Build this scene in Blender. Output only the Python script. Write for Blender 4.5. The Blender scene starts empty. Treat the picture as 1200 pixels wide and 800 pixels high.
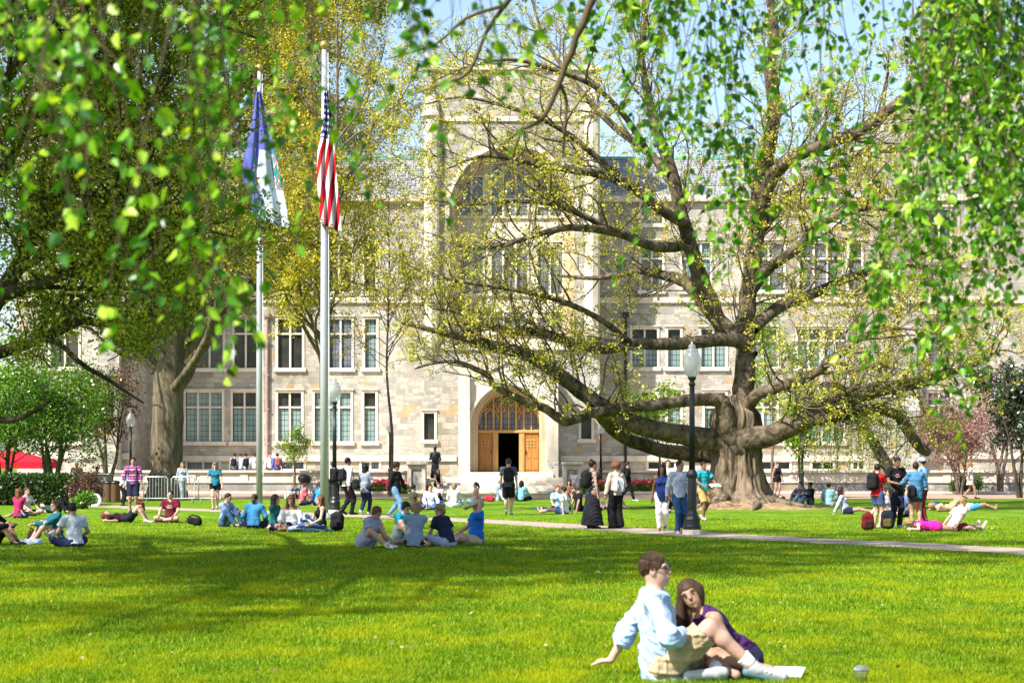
import bpy, math, random
import numpy as np
from mathutils import Vector, Matrix
R = math.radians
SC = bpy.context.scene
COL = SC.collection
F, H0, HY = 2333.333, 1.7, 541.0          # focal length in photo pixels, eye height, horizon row

# ------------------------------------------------------------------ camera, sky, sun, exposure
cam_data = bpy.data.cameras.new('camera'); cam = bpy.data.objects.new('camera', cam_data); COL.objects.link(cam)
cam.location = (0, 0, H0); cam.rotation_euler = (R(90), 0, 0)
cam_data.lens = 70; cam_data.sensor_width = 36; cam_data.shift_y = (HY - 400) / 1200
cam_data.clip_start = 0.1; cam_data.clip_end = 3000
cam_data.dof.use_dof = True; cam_data.dof.focus_distance = 62; cam_data.dof.aperture_fstop = 4.6
SC.camera = cam
SUN_EL, SUN_AZ = 47.0, 228.0               # azimuth clockwise from +Y
world = bpy.data.worlds.new('World'); SC.world = world; world.use_nodes = True
wn = world.node_tree; wn.nodes.clear()
sky = wn.nodes.new('ShaderNodeTexSky'); sky.sky_type = 'NISHITA'; sky.sun_disc = False
sky.sun_elevation = R(SUN_EL); sky.sun_rotation = R(SUN_AZ); sky.altitude = 50; sky.air_density = 1.0; sky.dust_density = 1.6; sky.ozone_density = 1.2
bg = wn.nodes.new('ShaderNodeBackground'); bg.inputs[1].default_value = 0.115
wo = wn.nodes.new('ShaderNodeOutputWorld'); wn.links.new(sky.outputs[0], bg.inputs[0]); wn.links.new(bg.outputs[0], wo.inputs[0])
sd = bpy.data.lights.new('sun', 'SUN'); sd.energy = 5.0; sd.angle = R(0.53); sd.color = (1, 0.955, 0.88)
sun = bpy.data.objects.new('sun', sd); COL.objects.link(sun)
_td = Vector((math.sin(R(SUN_AZ)) * math.cos(R(SUN_EL)), math.cos(R(SUN_AZ)) * math.cos(R(SUN_EL)), math.sin(R(SUN_EL))))
sun.rotation_euler = _td.to_track_quat('Z', 'Y').to_euler(); sun.location = (-60, -60, 80)
vs = SC.view_settings; vs.view_transform = 'Standard'; vs.look = 'None'; vs.exposure = 1.18; vs.gamma = 1
SC.render.film_transparent = False
try:
    SC.cycles.max_bounces = 6; SC.cycles.diffuse_bounces = 3; SC.cycles.transmission_bounces = 5; SC.cycles.use_denoising = True
    SC.cycles.caustics_reflective = False; SC.cycles.caustics_refractive = False; SC.cycles.sample_clamp_indirect = 6
except Exception: pass

# ------------------------------------------------------------------ helpers
def W(px, py, Y): return Vector(((px - 600) * Y / F, Y, H0 + (HY - py) * Y / F))
def XP(px, Y): return (px - 600) * Y / F
def ZP(py, Y): return H0 + (HY - py) * Y / F
def GY(py, z=0.0): return F * (H0 - z) / (py - HY)
def GP(px, py, z=0.0):
    Y = GY(py, z); return Vector(((px - 600) * Y / F, Y, z))
def rng_(seed): return np.random.default_rng(seed)

def link(o, parent=None):
    COL.objects.link(o)
    if parent is not None: o.parent = parent
    return o
def tag(o, label=None, cat=None, group=None, kind=None):
    if label: o['label'] = label
    if cat: o['category'] = cat
    if group: o['group'] = group
    if kind: o['kind'] = kind
    return o
def thing(name, label, cat, loc, rz=0.0, group=None):
    o = bpy.data.objects.new(name, None); COL.objects.link(o)
    o.location = loc; o.rotation_euler = (0, 0, rz); o.empty_display_size = .2
    return tag(o, label, cat, group)
def mesh_obj(name, V, Fs, mats, parent=None, off=(0, 0, 0), smooth=True, midx=None):
    """V: n x 3, Fs: list of faces or an int array m x k"""
    V = np.asarray(V, dtype=np.float64).reshape(-1, 3) - np.asarray(off, dtype=np.float64)
    me = bpy.data.meshes.new(name)
    if isinstance(Fs, np.ndarray):
        m, k = Fs.shape
        me.vertices.add(len(V)); me.vertices.foreach_set('co', V.astype(np.float32).ravel())
        me.loops.add(m * k); me.loops.foreach_set('vertex_index', Fs.astype(np.int32).ravel())
        me.polygons.add(m); me.polygons.foreach_set('loop_start', np.arange(0, m * k, k, dtype=np.int32))
        try: me.polygons.foreach_set('loop_total', np.full(m, k, dtype=np.int32))
        except Exception: pass
        me.update(calc_edges=True)
    else:
        me.from_pydata([tuple(v) for v in V], [], Fs); me.update()
    for m_ in (mats if isinstance(mats, (list, tuple)) else [mats]): me.materials.append(m_)
    if midx is not None: me.polygons.foreach_set('material_index', np.asarray(midx, dtype=np.int32))
    if smooth: me.polygons.foreach_set('use_smooth', np.ones(len(me.polygons), dtype=bool))
    return link(bpy.data.objects.new(name, me), parent)

class MB:
    """collects boxes, tubes, lathes ... then builds ONE mesh"""
    def __init__(s): s.v = []; s.f = []; s.n = 0
    def add(s, V, Fs):
        V = np.asarray(V, dtype=np.float64).reshape(-1, 3)
        s.v.append(V); s.f += [tuple(int(i) + s.n for i in f) for f in Fs]; s.n += len(V)
    def box(s, x0, x1, y0, y1, z0, z1, bev=0.0):
        if bev <= 0:
            V = [(x, y, z) for z in (z0, z1) for y in (y0, y1) for x in (x0, x1)]
            s.add(V, [(0, 2, 3, 1), (4, 5, 7, 6), (0, 1, 5, 4), (2, 6, 7, 3), (0, 4, 6, 2), (1, 3, 7, 5)])
        else:
            b = bev
            V = []; 
            for z, i in ((z0, b), (z0 + b, 0), (z1 - b, 0), (z1, b)):
                for (x, y) in ((x0 + b, y0), (x1 - b, y0), (x1, y0 + b), (x1, y1 - b), (x1 - b, y1), (x0 + b, y1), (x0, y1 - b), (x0, y0 + b)):
                    cx, cy = (x0 + x1) / 2, (y0 + y1) / 2
                    V.append((x + (i if x < cx else -i), y + (i if y < cy else -i), z))
            Fs = [tuple(range(7, -1, -1)), tuple(range(24, 32))]
            for k in range(3):
                for j in range(8): Fs.append((k * 8 + j, k * 8 + (j + 1) % 8, k * 8 + 8 + (j + 1) % 8, k * 8 + 8 + j))
            s.add(V, Fs)
    def quad(s, a, b, c, d): s.add([a, b, c, d], [(0, 1, 2, 3)])
    def poly(s, P): s.add(P, [tuple(range(len(P)))])
    def tube(s, pts, rad, n=6, cap=True, flat=None):
        P = np.asarray([tuple(p) for p in pts], dtype=np.float64); k = len(P)
        r = np.full(k, rad) if np.isscalar(rad) else np.asarray(rad, dtype=np.float64)
        V, Q = tube_arrays(P, r, n)
        Fs = [tuple(q) for q in Q]
        if cap: Fs += [tuple(range(n - 1, -1, -1)), tuple(range((k - 1) * n, k * n))]
        s.add(V, Fs)
    def lathe(s, prof, c=(0, 0, 0), n=16):
        V = []; k = len(prof)
        for r, z in prof:
            for j in range(n): a = 2 * math.pi * j / n; V.append((c[0] + r * math.cos(a), c[1] + r * math.sin(a), c[2] + z))
        Fs = [(i * n + j, i * n + (j + 1) % n, (i + 1) * n + (j + 1) % n, (i + 1) * n + j) for i in range(k - 1) for j in range(n)]
        if prof[0][0] > 1e-6: Fs.append(tuple(range(n - 1, -1, -1)))
        if prof[-1][0] > 1e-6: Fs.append(tuple(range((k - 1) * n, k * n)))
        s.add(V, Fs)
    def build(s, name, m, parent=None, off=(0, 0, 0), smooth=False):
        return mesh_obj(name, np.vstack(s.v), s.f, m, parent, off, smooth)

def tube_arrays(P, r, n):
    k = len(P); T = np.empty_like(P)
    T[1:-1] = P[2:] - P[:-2] if k > 2 else T[1:-1]
    T[0] = P[1] - P[0]; T[-1] = P[-1] - P[-2]
    T /= np.linalg.norm(T, axis=1, keepdims=True) + 1e-12
    m = np.abs(T.mean(axis=0)); ref = np.eye(3)[int(np.argmin(m))]
    A = np.cross(T, ref); A /= np.linalg.norm(A, axis=1, keepdims=True) + 1e-12
    B = np.cross(T, A)
    a = np.arange(n) * 2 * math.pi / n
    V = P[:, None, :] + r[:, None, None] * (np.cos(a)[None, :, None] * A[:, None, :] + np.sin(a)[None, :, None] * B[:, None, :])
    i = np.arange(k - 1)[:, None]; j = np.arange(n)[None, :]; j2 = (j + 1) % n
    Q = np.stack([i * n + j + 0 * j2, i * n + j2, (i + 1) * n + j2, (i + 1) * n + j + 0 * j2], axis=-1).reshape(-1, 4)
    return V.reshape(-1, 3), Q

# ------------------------------------------------------------------ materials
def new_mat(name):
    m = bpy.data.materials.new(name); m.use_nodes = True; nt = m.node_tree; nt.nodes.clear()
    o = nt.nodes.new('ShaderNodeOutputMaterial'); return m, nt, o
def nd(nt, t, **kw):
    n = nt.nodes.new(t)
    for k, v in kw.items(): setattr(n, k, v)
    return n
def ramp(nt, fac, stops, interp='LINEAR'):
    r = nd(nt, 'ShaderNodeValToRGB'); r.color_ramp.interpolation = interp
    e = r.color_ramp.elements
    while len(e) < len(stops): e.new(0.5)
    for el, (p, c) in zip(e, stops): el.position = p; el.color = (*c, 1) if len(c) == 3 else c
    nt.links.new(fac, r.inputs[0]); return r.outputs[0]
def texco(nt, which='Object', scale=(1, 1, 1)):
    t = nd(nt, 'ShaderNodeTexCoord'); mp = nd(nt, 'ShaderNodeMapping'); mp.inputs['Scale'].default_value = scale
    nt.links.new(t.outputs[which], mp.inputs[0]); return mp.outputs[0]
def noise(nt, co, scale, detail=4, rough=.55, dist=0):
    n = nd(nt, 'ShaderNodeTexNoise'); n.inputs['Scale'].default_value = scale; n.inputs['Detail'].default_value = detail
    n.inputs['Roughness'].default_value = rough; n.inputs['Distortion'].default_value = dist
    nt.links.new(co, n.inputs['Vector']); return n.outputs[0]
def mixc(nt, fac, a, b, blend='MIX'):
    m = nd(nt, 'ShaderNodeMix', data_type='RGBA', blend_type=blend)
    for s, v in ((0, fac), (6, a), (7, b)):
        if hasattr(v, 'is_linked') or hasattr(v, 'links'): nt.links.new(v, m.inputs[s])
        elif s == 0: m.inputs[0].default_value = v
        else: m.inputs[s].default_value = (*v, 1)
    return m.outputs[2]
def math_(nt, op, a, b=0.0):
    m = nd(nt, 'ShaderNodeMath', operation=op)
    for i, v in enumerate((a, b)):
        if hasattr(v, 'links'): nt.links.new(v, m.inputs[i])
        else: m.inputs[i].default_value = v
    return m.outputs[0]
def bump(nt, h, strength=.3, dist=.02):
    b = nd(nt, 'ShaderNodeBump'); b.inputs['Strength'].default_value = strength; b.inputs['Distance'].default_value = dist
    nt.links.new(h, b.inputs['Height']); return b.outputs[0]
def pbsdf(nt, o, col, rough=.7, metal=0, nrm=None, spec=.4, trans=0, ior=1.45, alpha=1):
    p = nd(nt, 'ShaderNodeBsdfPrincipled')
    if hasattr(col, 'links'): nt.links.new(col, p.inputs['Base Color'])
    else: p.inputs['Base Color'].default_value = (*col, 1)
    if hasattr(rough, 'links'): nt.links.new(rough, p.inputs['Roughness'])
    else: p.inputs['Roughness'].default_value = rough
    p.inputs['Metallic'].default_value = metal; p.inputs['Specular IOR Level'].default_value = spec
    p.inputs['Transmission Weight'].default_value = trans; p.inputs['IOR'].default_value = ior; p.inputs['Alpha'].default_value = alpha
    if nrm is not None: nt.links.new(nrm, p.inputs['Normal'])
    nt.links.new(p.outputs[0], o.inputs[0]); return p
_mc = {}
def simple(name, c, rough=.7, metal=0, var=.12, scale=8, bmp=.0, spec=.35):
    key = (name, tuple(c), rough, metal)
    if key in _mc: return _mc[key]
    m, nt, o = new_mat(name); co = texco(nt)
    f = noise(nt, co, scale)
    col = ramp(nt, f, [(.25, tuple(x * (1 - var) for x in c)), (.75, tuple(min(1, x * (1 + var)) for x in c))])
    pbsdf(nt, o, col, rough, metal, bump(nt, f, bmp) if bmp else None, spec)
    _mc[key] = m; return m
def cloth(c, plaid=None, stripes=None, name='fabric'):
    key = ('cloth', tuple(c), plaid, stripes)
    if key in _mc: return _mc[key]
    m, nt, o = new_mat(name); co = texco(nt)
    f = noise(nt, co, 9, 3); g = noise(nt, co, 34, 3, .6)
    col = ramp(nt, f, [(.3, tuple(x * .86 for x in c)), (.7, tuple(min(1, x * 1.1) for x in c))])
    if plaid:
        s = nd(nt, 'ShaderNodeSeparateXYZ'); nt.links.new(co, s.inputs[0])
        for ax, sc in ((0, 11), (2, 11)):
            w = math_(nt, 'GREATER_THAN', math_(nt, 'FRACT', math_(nt, 'MULTIPLY', s.outputs[ax], sc)), .62)
            col = mixc(nt, math_(nt, 'MULTIPLY', w, .65), col, plaid)
        w = math_(nt, 'GREATER_THAN', math_(nt, 'FRACT', math_(nt, 'MULTIPLY', s.outputs[2], 5.5)), .9)
        col = mixc(nt, math_(nt, 'MULTIPLY', w, .7), col, (.75, .7, .75))
    if stripes:
        s = nd(nt, 'ShaderNodeSeparateXYZ'); nt.links.new(co, s.inputs[0])
        w = math_(nt, 'GREATER_THAN', math_(nt, 'FRACT', math_(nt, 'MULTIPLY', math_(nt, 'ADD', s.outputs[0], math_(nt, 'MULTIPLY', s.outputs[2], .6)), 13)), .55)
        col = mixc(nt, w, col, stripes)
    mixh = math_(nt, 'ADD', f, math_(nt, 'MULTIPLY', g, .35))
    pbsdf(nt, o, col, .88, 0, bump(nt, mixh, .55, .03), .15)
    _mc[key] = m; return m
def leaf_mat(name, stops, trans=.4, tint=(1.25, 1.2, .6), gloss=.06):
    m, nt, o = new_mat(name)
    g = nd(nt, 'ShaderNodeNewGeometry')
    col = ramp(nt, g.outputs['Random Per Island'], stops)
    d = nd(nt, 'ShaderNodeBsdfDiffuse'); nt.links.new(col, d.inputs[0])
    t = nd(nt, 'ShaderNodeBsdfTranslucent'); tc = mixc(nt, 1.0, col, tint, 'MULTIPLY'); nt.links.new(tc, t.inputs[0])
    mx = nd(nt, 'ShaderNodeMixShader'); mx.inputs[0].default_value = trans
    nt.links.new(d.outputs[0], mx.inputs[1]); nt.links.new(t.outputs[0], mx.inputs[2]); out = mx.outputs[0]
    if gloss:
        gl = nd(nt, 'ShaderNodeBsdfGlossy'); gl.inputs['Roughness'].default_value = .35
        m2 = nd(nt, 'ShaderNodeMixShader'); m2.inputs[0].default_value = gloss
        nt.links.new(out, m2.inputs[1]); nt.links.new(gl.outputs[0], m2.inputs[2]); out = m2.outputs[0]
    nt.links.new(out, o.inputs[0]); return m
def bark_mat(name, dark, light, vs=6, strength=.9, zs=.18):
    m, nt, o = new_mat(name)
    co = texco(nt, 'Object', (vs, vs, vs * zs)); co2 = texco(nt, 'Object', (1, 1, 1))
    f = noise(nt, co, 1.0, 6, .65, .6); b = noise(nt, co2, .6, 3)
    col = ramp(nt, f, [(.40, dark), (.58, light)])
    col = mixc(nt, math_(nt, 'MULTIPLY', b, .25), col, (.16, .15, .10))
    pbsdf(nt, o, col, .9, 0, bump(nt, f, strength, .12), .15); return m
def stone_mat(name, bw=.75, bh=.34, pal=None, mortar=(.40, .375, .335), axis='front'):
    m, nt, o = new_mat(name)
    t = nd(nt, 'ShaderNodeTexCoord'); s = nd(nt, 'ShaderNodeSeparateXYZ'); nt.links.new(t.outputs['Object'], s.inputs[0])
    cx = nd(nt, 'ShaderNodeCombineXYZ')
    nt.links.new(math_(nt, 'ADD', s.outputs[0], s.outputs[1]), cx.inputs[0]); nt.links.new(s.outputs[2], cx.inputs[1])
    n0 = nd(nt, 'ShaderNodeTexNoise'); n0.inputs['Scale'].default_value = 1.1; n0.inputs['Detail'].default_value = 2; nt.links.new(cx.outputs[0], n0.inputs['Vector'])
    off = nd(nt, 'ShaderNodeVectorMath', operation='MULTIPLY_ADD'); nt.links.new(n0.outputs['Color'], off.inputs[0])
    off.inputs[1].default_value = (.22, .22, 0); nt.links.new(cx.outputs[0], off.inputs[2])
    # two courses of different height mixed by patch so the coursing is irregular
    pal = pal or [(0, (.36, .33, .29)), (.2, (.48, .45, .39)), (.42, (.43, .41, .38)), (.56, (.53, .48, .41)), (.74, (.40, .38, .34)), (.86, (.50, .37, .22)), (.92, (.55, .52, .46)), (1, (.30, .29, .28))]
    outs = []
    for k, (w, h) in enumerate(((bw, bh), (bw * .62, bh * .6))):
        b = nd(nt, 'ShaderNodeTexBrick'); b.offset = .43; b.offset_frequency = 2; b.squash = .7; b.squash_frequency = 3
        b.inputs['Color1'].default_value = (0, 0, 0, 1); b.inputs['Color2'].default_value = (1, 1, 1, 1); b.inputs['Mortar'].default_value = (.5, .5, .5, 1)
        b.inputs['Scale'].default_value = 1; b.inputs['Mortar Size'].default_value = .014; b.inputs['Mortar Smooth'].default_value = .4
        b.inputs['Brick Width'].default_value = w; b.inputs['Row Height'].default_value = h
        nt.links.new(off.outputs[0], b.inputs['Vector']); outs.append(b)
    patch = math_(nt, 'GREATER_THAN', noise(nt, cx.outputs[0], .8, 1), .52)
    colA = ramp(nt, outs[0].outputs[0], pal, 'CONSTANT'); colB = ramp(nt, outs[1].outputs[0], pal, 'CONSTANT')
    col = mixc(nt, patch, colA, colB)
    mf = mixc(nt, patch, outs[0].outputs['Fac'], outs[1].outputs['Fac'])
    fine = noise(nt, t.outputs['Object'], 5, 5, .65)
    col = mixc(nt, .55, col, ramp(nt, fine, [(.3, (.62, .6, .56)), (.7, (1, 1, .98))]), 'MULTIPLY')
    col = mixc(nt, mf, col, mortar)
    st = ramp(nt, noise(nt, texco(nt, 'Object', (1, 1, .25)), .35, 4), [(.36, (.60, .57, .52)), (.58, (1, 1, 1))])
    col = mixc(nt, .75, col, st, 'MULTIPLY')
    h = math_(nt, 'SUBTRACT', math_(nt, 'MULTIPLY', fine, .5), mf)
    pbsdf(nt, o, col, .9, 0, bump(nt, h, .7, .04), .2); return m
def trim_mat(name, c, var=.16):
    m, nt, o = new_mat(name); co = texco(nt, 'Object'); f = noise(nt, co, 1.3, 5, .6); g = noise(nt, texco(nt, 'Object', (2, 2, .3)), 1.2, 4)
    col = ramp(nt, f, [(.3, tuple(x * (1 - var) for x in c)), (.7, c)])
    col = mixc(nt, .7, col, ramp(nt, g, [(.32, (.70, .66, .60)), (.56, (1, 1, 1))]), 'MULTIPLY')
    pbsdf(nt, o, col, .85, 0, bump(nt, f, .15, .02), .25); return m

M = {}
M['stone'] = stone_mat('random_ashlar_stone')
M['stone_grey'] = stone_mat('grey_ashlar_stone', pal=[(0, (.30, .29, .27)), (.3, (.42, .40, .36)), (.5, (.36, .35, .33)), (.7, (.48, .45, .39)), (.86, (.46, .34, .20)), (.93, (.5, .47, .42)), (1, (.25, .25, .25))])
M['trim'] = trim_mat('cream_limestone', (.66, .59, .48)); M['trim2'] = trim_mat('pale_limestone', (.70, .64, .54)); M['buff'] = trim_mat('buff_limestone', (.60, .46, .30))
M['lamp_iron'] = simple('black_painted_iron', (.012, .014, .016), .38, 0, .3, 20, .05, .5)
M['steel'] = simple('brushed_steel', (.36, .37, .39), .42, .25, .06, 3)
M['galv'] = simple('galvanised_steel', (.45, .46, .47), .45, .7, .1, 9)
M['bronze'] = simple('dark_bronze', (.035, .035, .035), .42, .5, .4, 12)
M['black'] = cloth((.012, .012, .014)); M['white_cloth'] = cloth((.8, .8, .8))
# ------------------------------------------------------------------ ground
def make_ground():
    m, nt, o = new_mat('lawn_soil'); co = texco(nt)
    big = noise(nt, co, .16, 4, .6); mid = noise(nt, texco(nt, 'Object', (1, .45, 1)), 1.4, 5, .62); fine = noise(nt, texco(nt, 'Object', (1, .5, 1)), 9, 5, .7)
    col = ramp(nt, fine, [(.28, (.035, .08, .005)), (.46, (.075, .165, .008)), (.60, (.13, .235, .010)), (.78, (.23, .31, .02))])
    y = ramp(nt, mid, [(.48, (0, 0, 0)), (.68, (1, 1, 1))])
    col = mixc(nt, math_(nt, 'MULTIPLY', y, .55), col, (.27, .32, .012))
    d = ramp(nt, big, [(.34, (.7, .78, .6)), (.6, (1, 1, 1))])
    col = mixc(nt, .8, col, d, 'MULTIPLY')
    pbsdf(nt, o, col, .95, 0, bump(nt, fine, .8, .05), .1)
    n = 60
    xs = np.concatenate([np.linspace(-1500, -60, 6), np.linspace(-50, 50, 41), np.linspace(60, 1500, 6)])
    ys = np.concatenate([np.linspace(-200, 0, 4), np.linspace(6, 106, 41), np.linspace(140, 2500, 6)])
    X, Y = np.meshgrid(xs, ys); Z = np.zeros_like(X)
    V = np.stack([X, Y, Z], -1).reshape(-1, 3); nx = len(xs)
    Q = np.array([(j * nx + i, j * nx + i + 1, (j + 1) * nx + i + 1, (j + 1) * nx + i) for j in range(len(ys) - 1) for i in range(nx - 1)])
    tag(mesh_obj('ground', V, Q, m), kind='structure')
    # winding concrete footpath across the lawn
    pm, nt, o = new_mat('worn_concrete_path'); co = texco(nt); f = noise(nt, co, 3, 6, .65); g = noise(nt, co, .5, 3)
    c = ramp(nt, f, [(.3, (.26, .21, .165)), (.7, (.42, .355, .29))]); c = mixc(nt, math_(nt, 'MULTIPLY', g, .5), c, (.27, .20, .13)); sp_ = ramp(nt, noise(nt, co, 1.6, 6, .75), [(.30, (.45, .38, .28)), (.44, (1, 1, 1))]); c = mixc(nt, .8, c, sp_, 'MULTIPLY')
    vo = nd(nt, 'ShaderNodeTexVoronoi', feature='DISTANCE_TO_EDGE'); vo.inputs['Scale'].default_value = .55; nt.links.new(co, vo.inputs['Vector']); c = mixc(nt, 1.0, c, ramp(nt, vo.outputs['Distance'], [(.0, (.35, .3, .25)), (.018, (1, 1, 1))]), 'MULTIPLY')
    pbsdf(nt, o, c, .9, 0, bump(nt, f, .3, .01), .2)
    ctr = [GP(px, py) for px, py in ((1420, 660), (1200, 645.8), (1070, 638.5), (940, 632.5), (840, 627.5), (720, 619.5), (600, 612), (500, 607.5), (400, 603.5), (300, 599.5), (220, 597), (140, 593.6), (100, 591.6), (60, 590))]
    ctr = [c_ for c_ in ctr]; V = []
    rg = rng_(5)
    P = []
    for a, b in zip(ctr[:-1], ctr[1:]):
        for t in np.linspace(0, 1, 9)[:-1]: P.append(a.lerp(b, t))
    for i, p in enumerate(P):
        d = (P[min(i + 2, len(P) - 1)] - P[max(i - 2, 0)]).normalized(); s = Vector((d.y, -d.x, 0))
        w = .98
        V += [p + s * (w + rg.normal(0, .09)) + Vector((0, 0, .006)), p - s * (w + rg.normal(0, .09)) + Vector((0, 0, .006))]
    Q = [(2 * i, 2 * i + 1, 2 * i + 3, 2 * i + 2) for i in range(len(P) - 1)]
    tag(mesh_obj('footpath', V, Q, pm), kind='structure')
    bm_, nt, o = new_mat('brick_walk'); co = texco(nt)
    b = nd(nt, 'ShaderNodeTexBrick'); b.inputs['Color1'].default_value = (.30, .17, .12, 1); b.inputs['Color2'].default_value = (.40, .26, .19, 1); b.inputs['Mortar'].default_value = (.34, .29, .24, 1)
    b.inputs['Scale'].default_value = 4; nt.links.new(co, b.inputs['Vector'])
    pbsdf(nt, o, mixc(nt, .5, b.outputs[0], ramp(nt, noise(nt, co, .8, 5), [(.3, (.7, .66, .62)), (.65, (1, 1, 1))]), 'MULTIPLY'), .9)
    tag(mesh_obj('brick_walk', [(-60, 92, .005), (60, 92, .005), (60, 105.2, .005), (-60, 105.2, .005)], [(0, 1, 2, 3)], bm_), kind='structure')
    mb = MB()
    mb.box(-34, -6.4, 105.2, 105.5, 0, .14, .02); mb.box(4.6, 34, 105.2, 105.5, 0, .14, .02)
    tag(mb.build('kerb', M['trim']), kind='structure')
    sm = simple('planting_soil', (.10, .07, .045), .95, 0, .4, 5, .5)
    mb = MB(); mb.box(-34, -6.4, 105.5, 107.2, 0, .09); mb.box(4.6, 34, 105.5, 107.2, 0, .09)
    tag(mb.build('planting_bed', sm), kind='structure')
    mb = MB(); mb.box(-40, -5.2, 107.75, 118, 0, .45); mb.box(4.1, 40, 107.75, 118, 0, .45)
    tag(mb.build('terrace', M['trim']), kind='structure')
    # earth mound round the old oak
    dm, nt, o = new_mat('bare_earth'); co = texco(nt); f = noise(nt, co, 2.2, 6, .7)
    c = ramp(nt, f, [(.3, (.12, .08, .045)), (.5, (.27, .19, .105)), (.72, (.40, .30, .18))]); pbsdf(nt, o, c, .95, 0, bump(nt, f, .9, .12), .1)
    M['earth'] = dm
    V = []; nr, na = 12, 56; c0 = Vector((XP(862, 73), 72.6, 0))
    for i in range(nr + 1):
        for j in range(na):
            a = 2 * math.pi * j / na; k = i / nr
            rad = k * (2.9 + .5 * math.sin(2 * a + 1) + .35 * math.sin(5 * a) + .2 * math.sin(9 * a + 2)) * (1.12 if math.cos(a) > 0 else .95)
            z = .62 * (1 - k) ** 1.6 + .03 * math.sin(7 * a + 6 * k) * (1 - k) - .012 * k
            V.append((c0.x + rad * math.cos(a), c0.y + rad * math.sin(a) * .9, z))
    Q = [(i * na + j, i * na + (j + 1) % na, (i + 1) * na + (j + 1) % na, (i + 1) * na + j) for i in range(nr) for j in range(na)]
    tag(mesh_obj('earth_mound', V, Q, dm), kind='structure')
make_ground()

# ------------------------------------------------------------------ the hall
OFF = (0, 118, 0)
def pane_mat(name, c, c2):
    m, nt, o = new_mat(name); t = nd(nt, 'ShaderNodeTexCoord')
    s = nd(nt, 'ShaderNodeSeparateXYZ'); nt.links.new(t.outputs['Object'], s.inputs[0])
    gx = math_(nt, 'GREATER_THAN', math_(nt, 'FRACT', math_(nt, 'MULTIPLY', s.outputs[0], 4.3)), .88)
    gz = math_(nt, 'GREATER_THAN', math_(nt, 'FRACT', math_(nt, 'MULTIPLY', s.outputs[2], 3.1)), .9)
    g = math_(nt, 'MAXIMUM', gx, gz)
    f = noise(nt, t.outputs['Object'], .9, 3)
    col = ramp(nt, f, [(.35, c), (.65, c2)]); col = mixc(nt, g, col, (.03, .03, .03))
    pbsdf(nt, o, col, .12, 0, bump(nt, noise(nt, t.outputs['Object'], 3.5, 2), .12, .02), .55); return m
M['pane'] = pane_mat('dark_leaded_glass', (.018, .020, .020), (.05, .05, .045)); M['blind'] = pane_mat('leaded_glass_with_blind', (.16, .25, .25), (.24, .33, .32))
M['bluepane'] = pane_mat('bluish_leaded_glass', (.10, .115, .15), (.20, .21, .25))
def slate():
    m, nt, o = new_mat('grey_slate'); t = nd(nt, 'ShaderNodeTexCoord'); s = nd(nt, 'ShaderNodeSeparateXYZ'); nt.links.new(t.outputs['Object'], s.inputs[0])
    cx = nd(nt, 'ShaderNodeCombineXYZ'); nt.links.new(s.outputs[0], cx.inputs[0]); nt.links.new(s.outputs[2], cx.inputs[1])
    b = nd(nt, 'ShaderNodeTexBrick'); b.inputs['Color1'].default_value = (.20, .21, .22, 1); b.inputs['Color2'].default_value = (.32, .32, .33, 1); b.inputs['Mortar'].default_value = (.08, .08, .09, 1)
    b.inputs['Brick Width'].default_value = .45; b.inputs['Row Height'].default_value = .22; b.inputs['Scale'].default_value = 1; nt.links.new(cx.outputs[0], b.inputs['Vector'])
    pbsdf(nt, o, b.outputs[0], .55, 0, bump(nt, b.outputs['Fac'], -.4, .02)); return m
M['slate'] = slate(); M['copper'] = simple('weathered_copper', (.16, .34, .28), .6, .1, .2, 2)
def wood(name, c, vs=2.2):
    m, nt, o = new_mat(name); co = texco(nt, 'Object', (vs * 5, vs * 5, vs * .5)); f = noise(nt, co, 1.2, 5, .6, .5)
    pbsdf(nt, o, ramp(nt, f, [(.3, tuple(x * .6 for x in c)), (.7, c)]), .5, 0, bump(nt, f, .2, .01)); return m
M['oak_door'] = wood('varnished_oak', (.46, .20, .05)); M['oak_pale'] = wood('pale_oak', (.58, .33, .11))

def wall_holes(mb, x0, x1, z0, z1, y, holes, depth):
    holes = [h for h in holes if h[1] > x0 and h[0] < x1 and h[3] > z0 and h[2] < z1]
    xs = sorted({x0, x1, *[v for h in holes for v in h[:2] if x0 < v < x1]}); zs = sorted({z0, z1, *[v for h in holes for v in h[2:] if z0 < v < z1]})
    for za, zb in zip(zs[:-1], zs[1:]):
        for xa, xb in zip(xs[:-1], xs[1:]):
            cx, cz = (xa + xb) / 2, (za + zb) / 2
            if any(h[0] < cx < h[1] and h[2] < cz < h[3] for h in holes): continue
            mb.quad((xa, y, za), (xb, y, za), (xb, y, zb), (xa, y, zb))
    for a, b, c, d in holes:
        mb.quad((a, y, c), (a, y + depth, c), (a, y + depth, d), (a, y, d)); mb.quad((b, y, c), (b, y, d), (b, y + depth, d), (b, y + depth, c))
        mb.quad((a, y, c), (b, y, c), (b, y + depth, c), (a, y + depth, c)); mb.quad((a, y, d), (a, y + depth, d), (b, y + depth, d), (b, y, d))
def arch_pts(cx, a, h, zs, n=28):
    P = []
    for i in range(n + 1):
        x = -a * math.cos(math.pi * i / n)
        if h >= a: Rr = (a * a + h * h) / (2 * a); z = math.sqrt(max(0, Rr * Rr - (abs(x) + Rr - a) ** 2))
        else: z = h * (max(0, 1 - (abs(x) / a) ** 2.1)) ** .62
        P.append((cx + x, zs + z))
    return P
def loft(mb, A, ya, B, yb):
    for i in range(len(A) - 1): mb.quad((A[i][0], ya, A[i][1]), (A[i + 1][0], ya, A[i + 1][1]), (B[i + 1][0], yb, B[i + 1][1]), (B[i][0], yb, B[i][1]))
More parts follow.
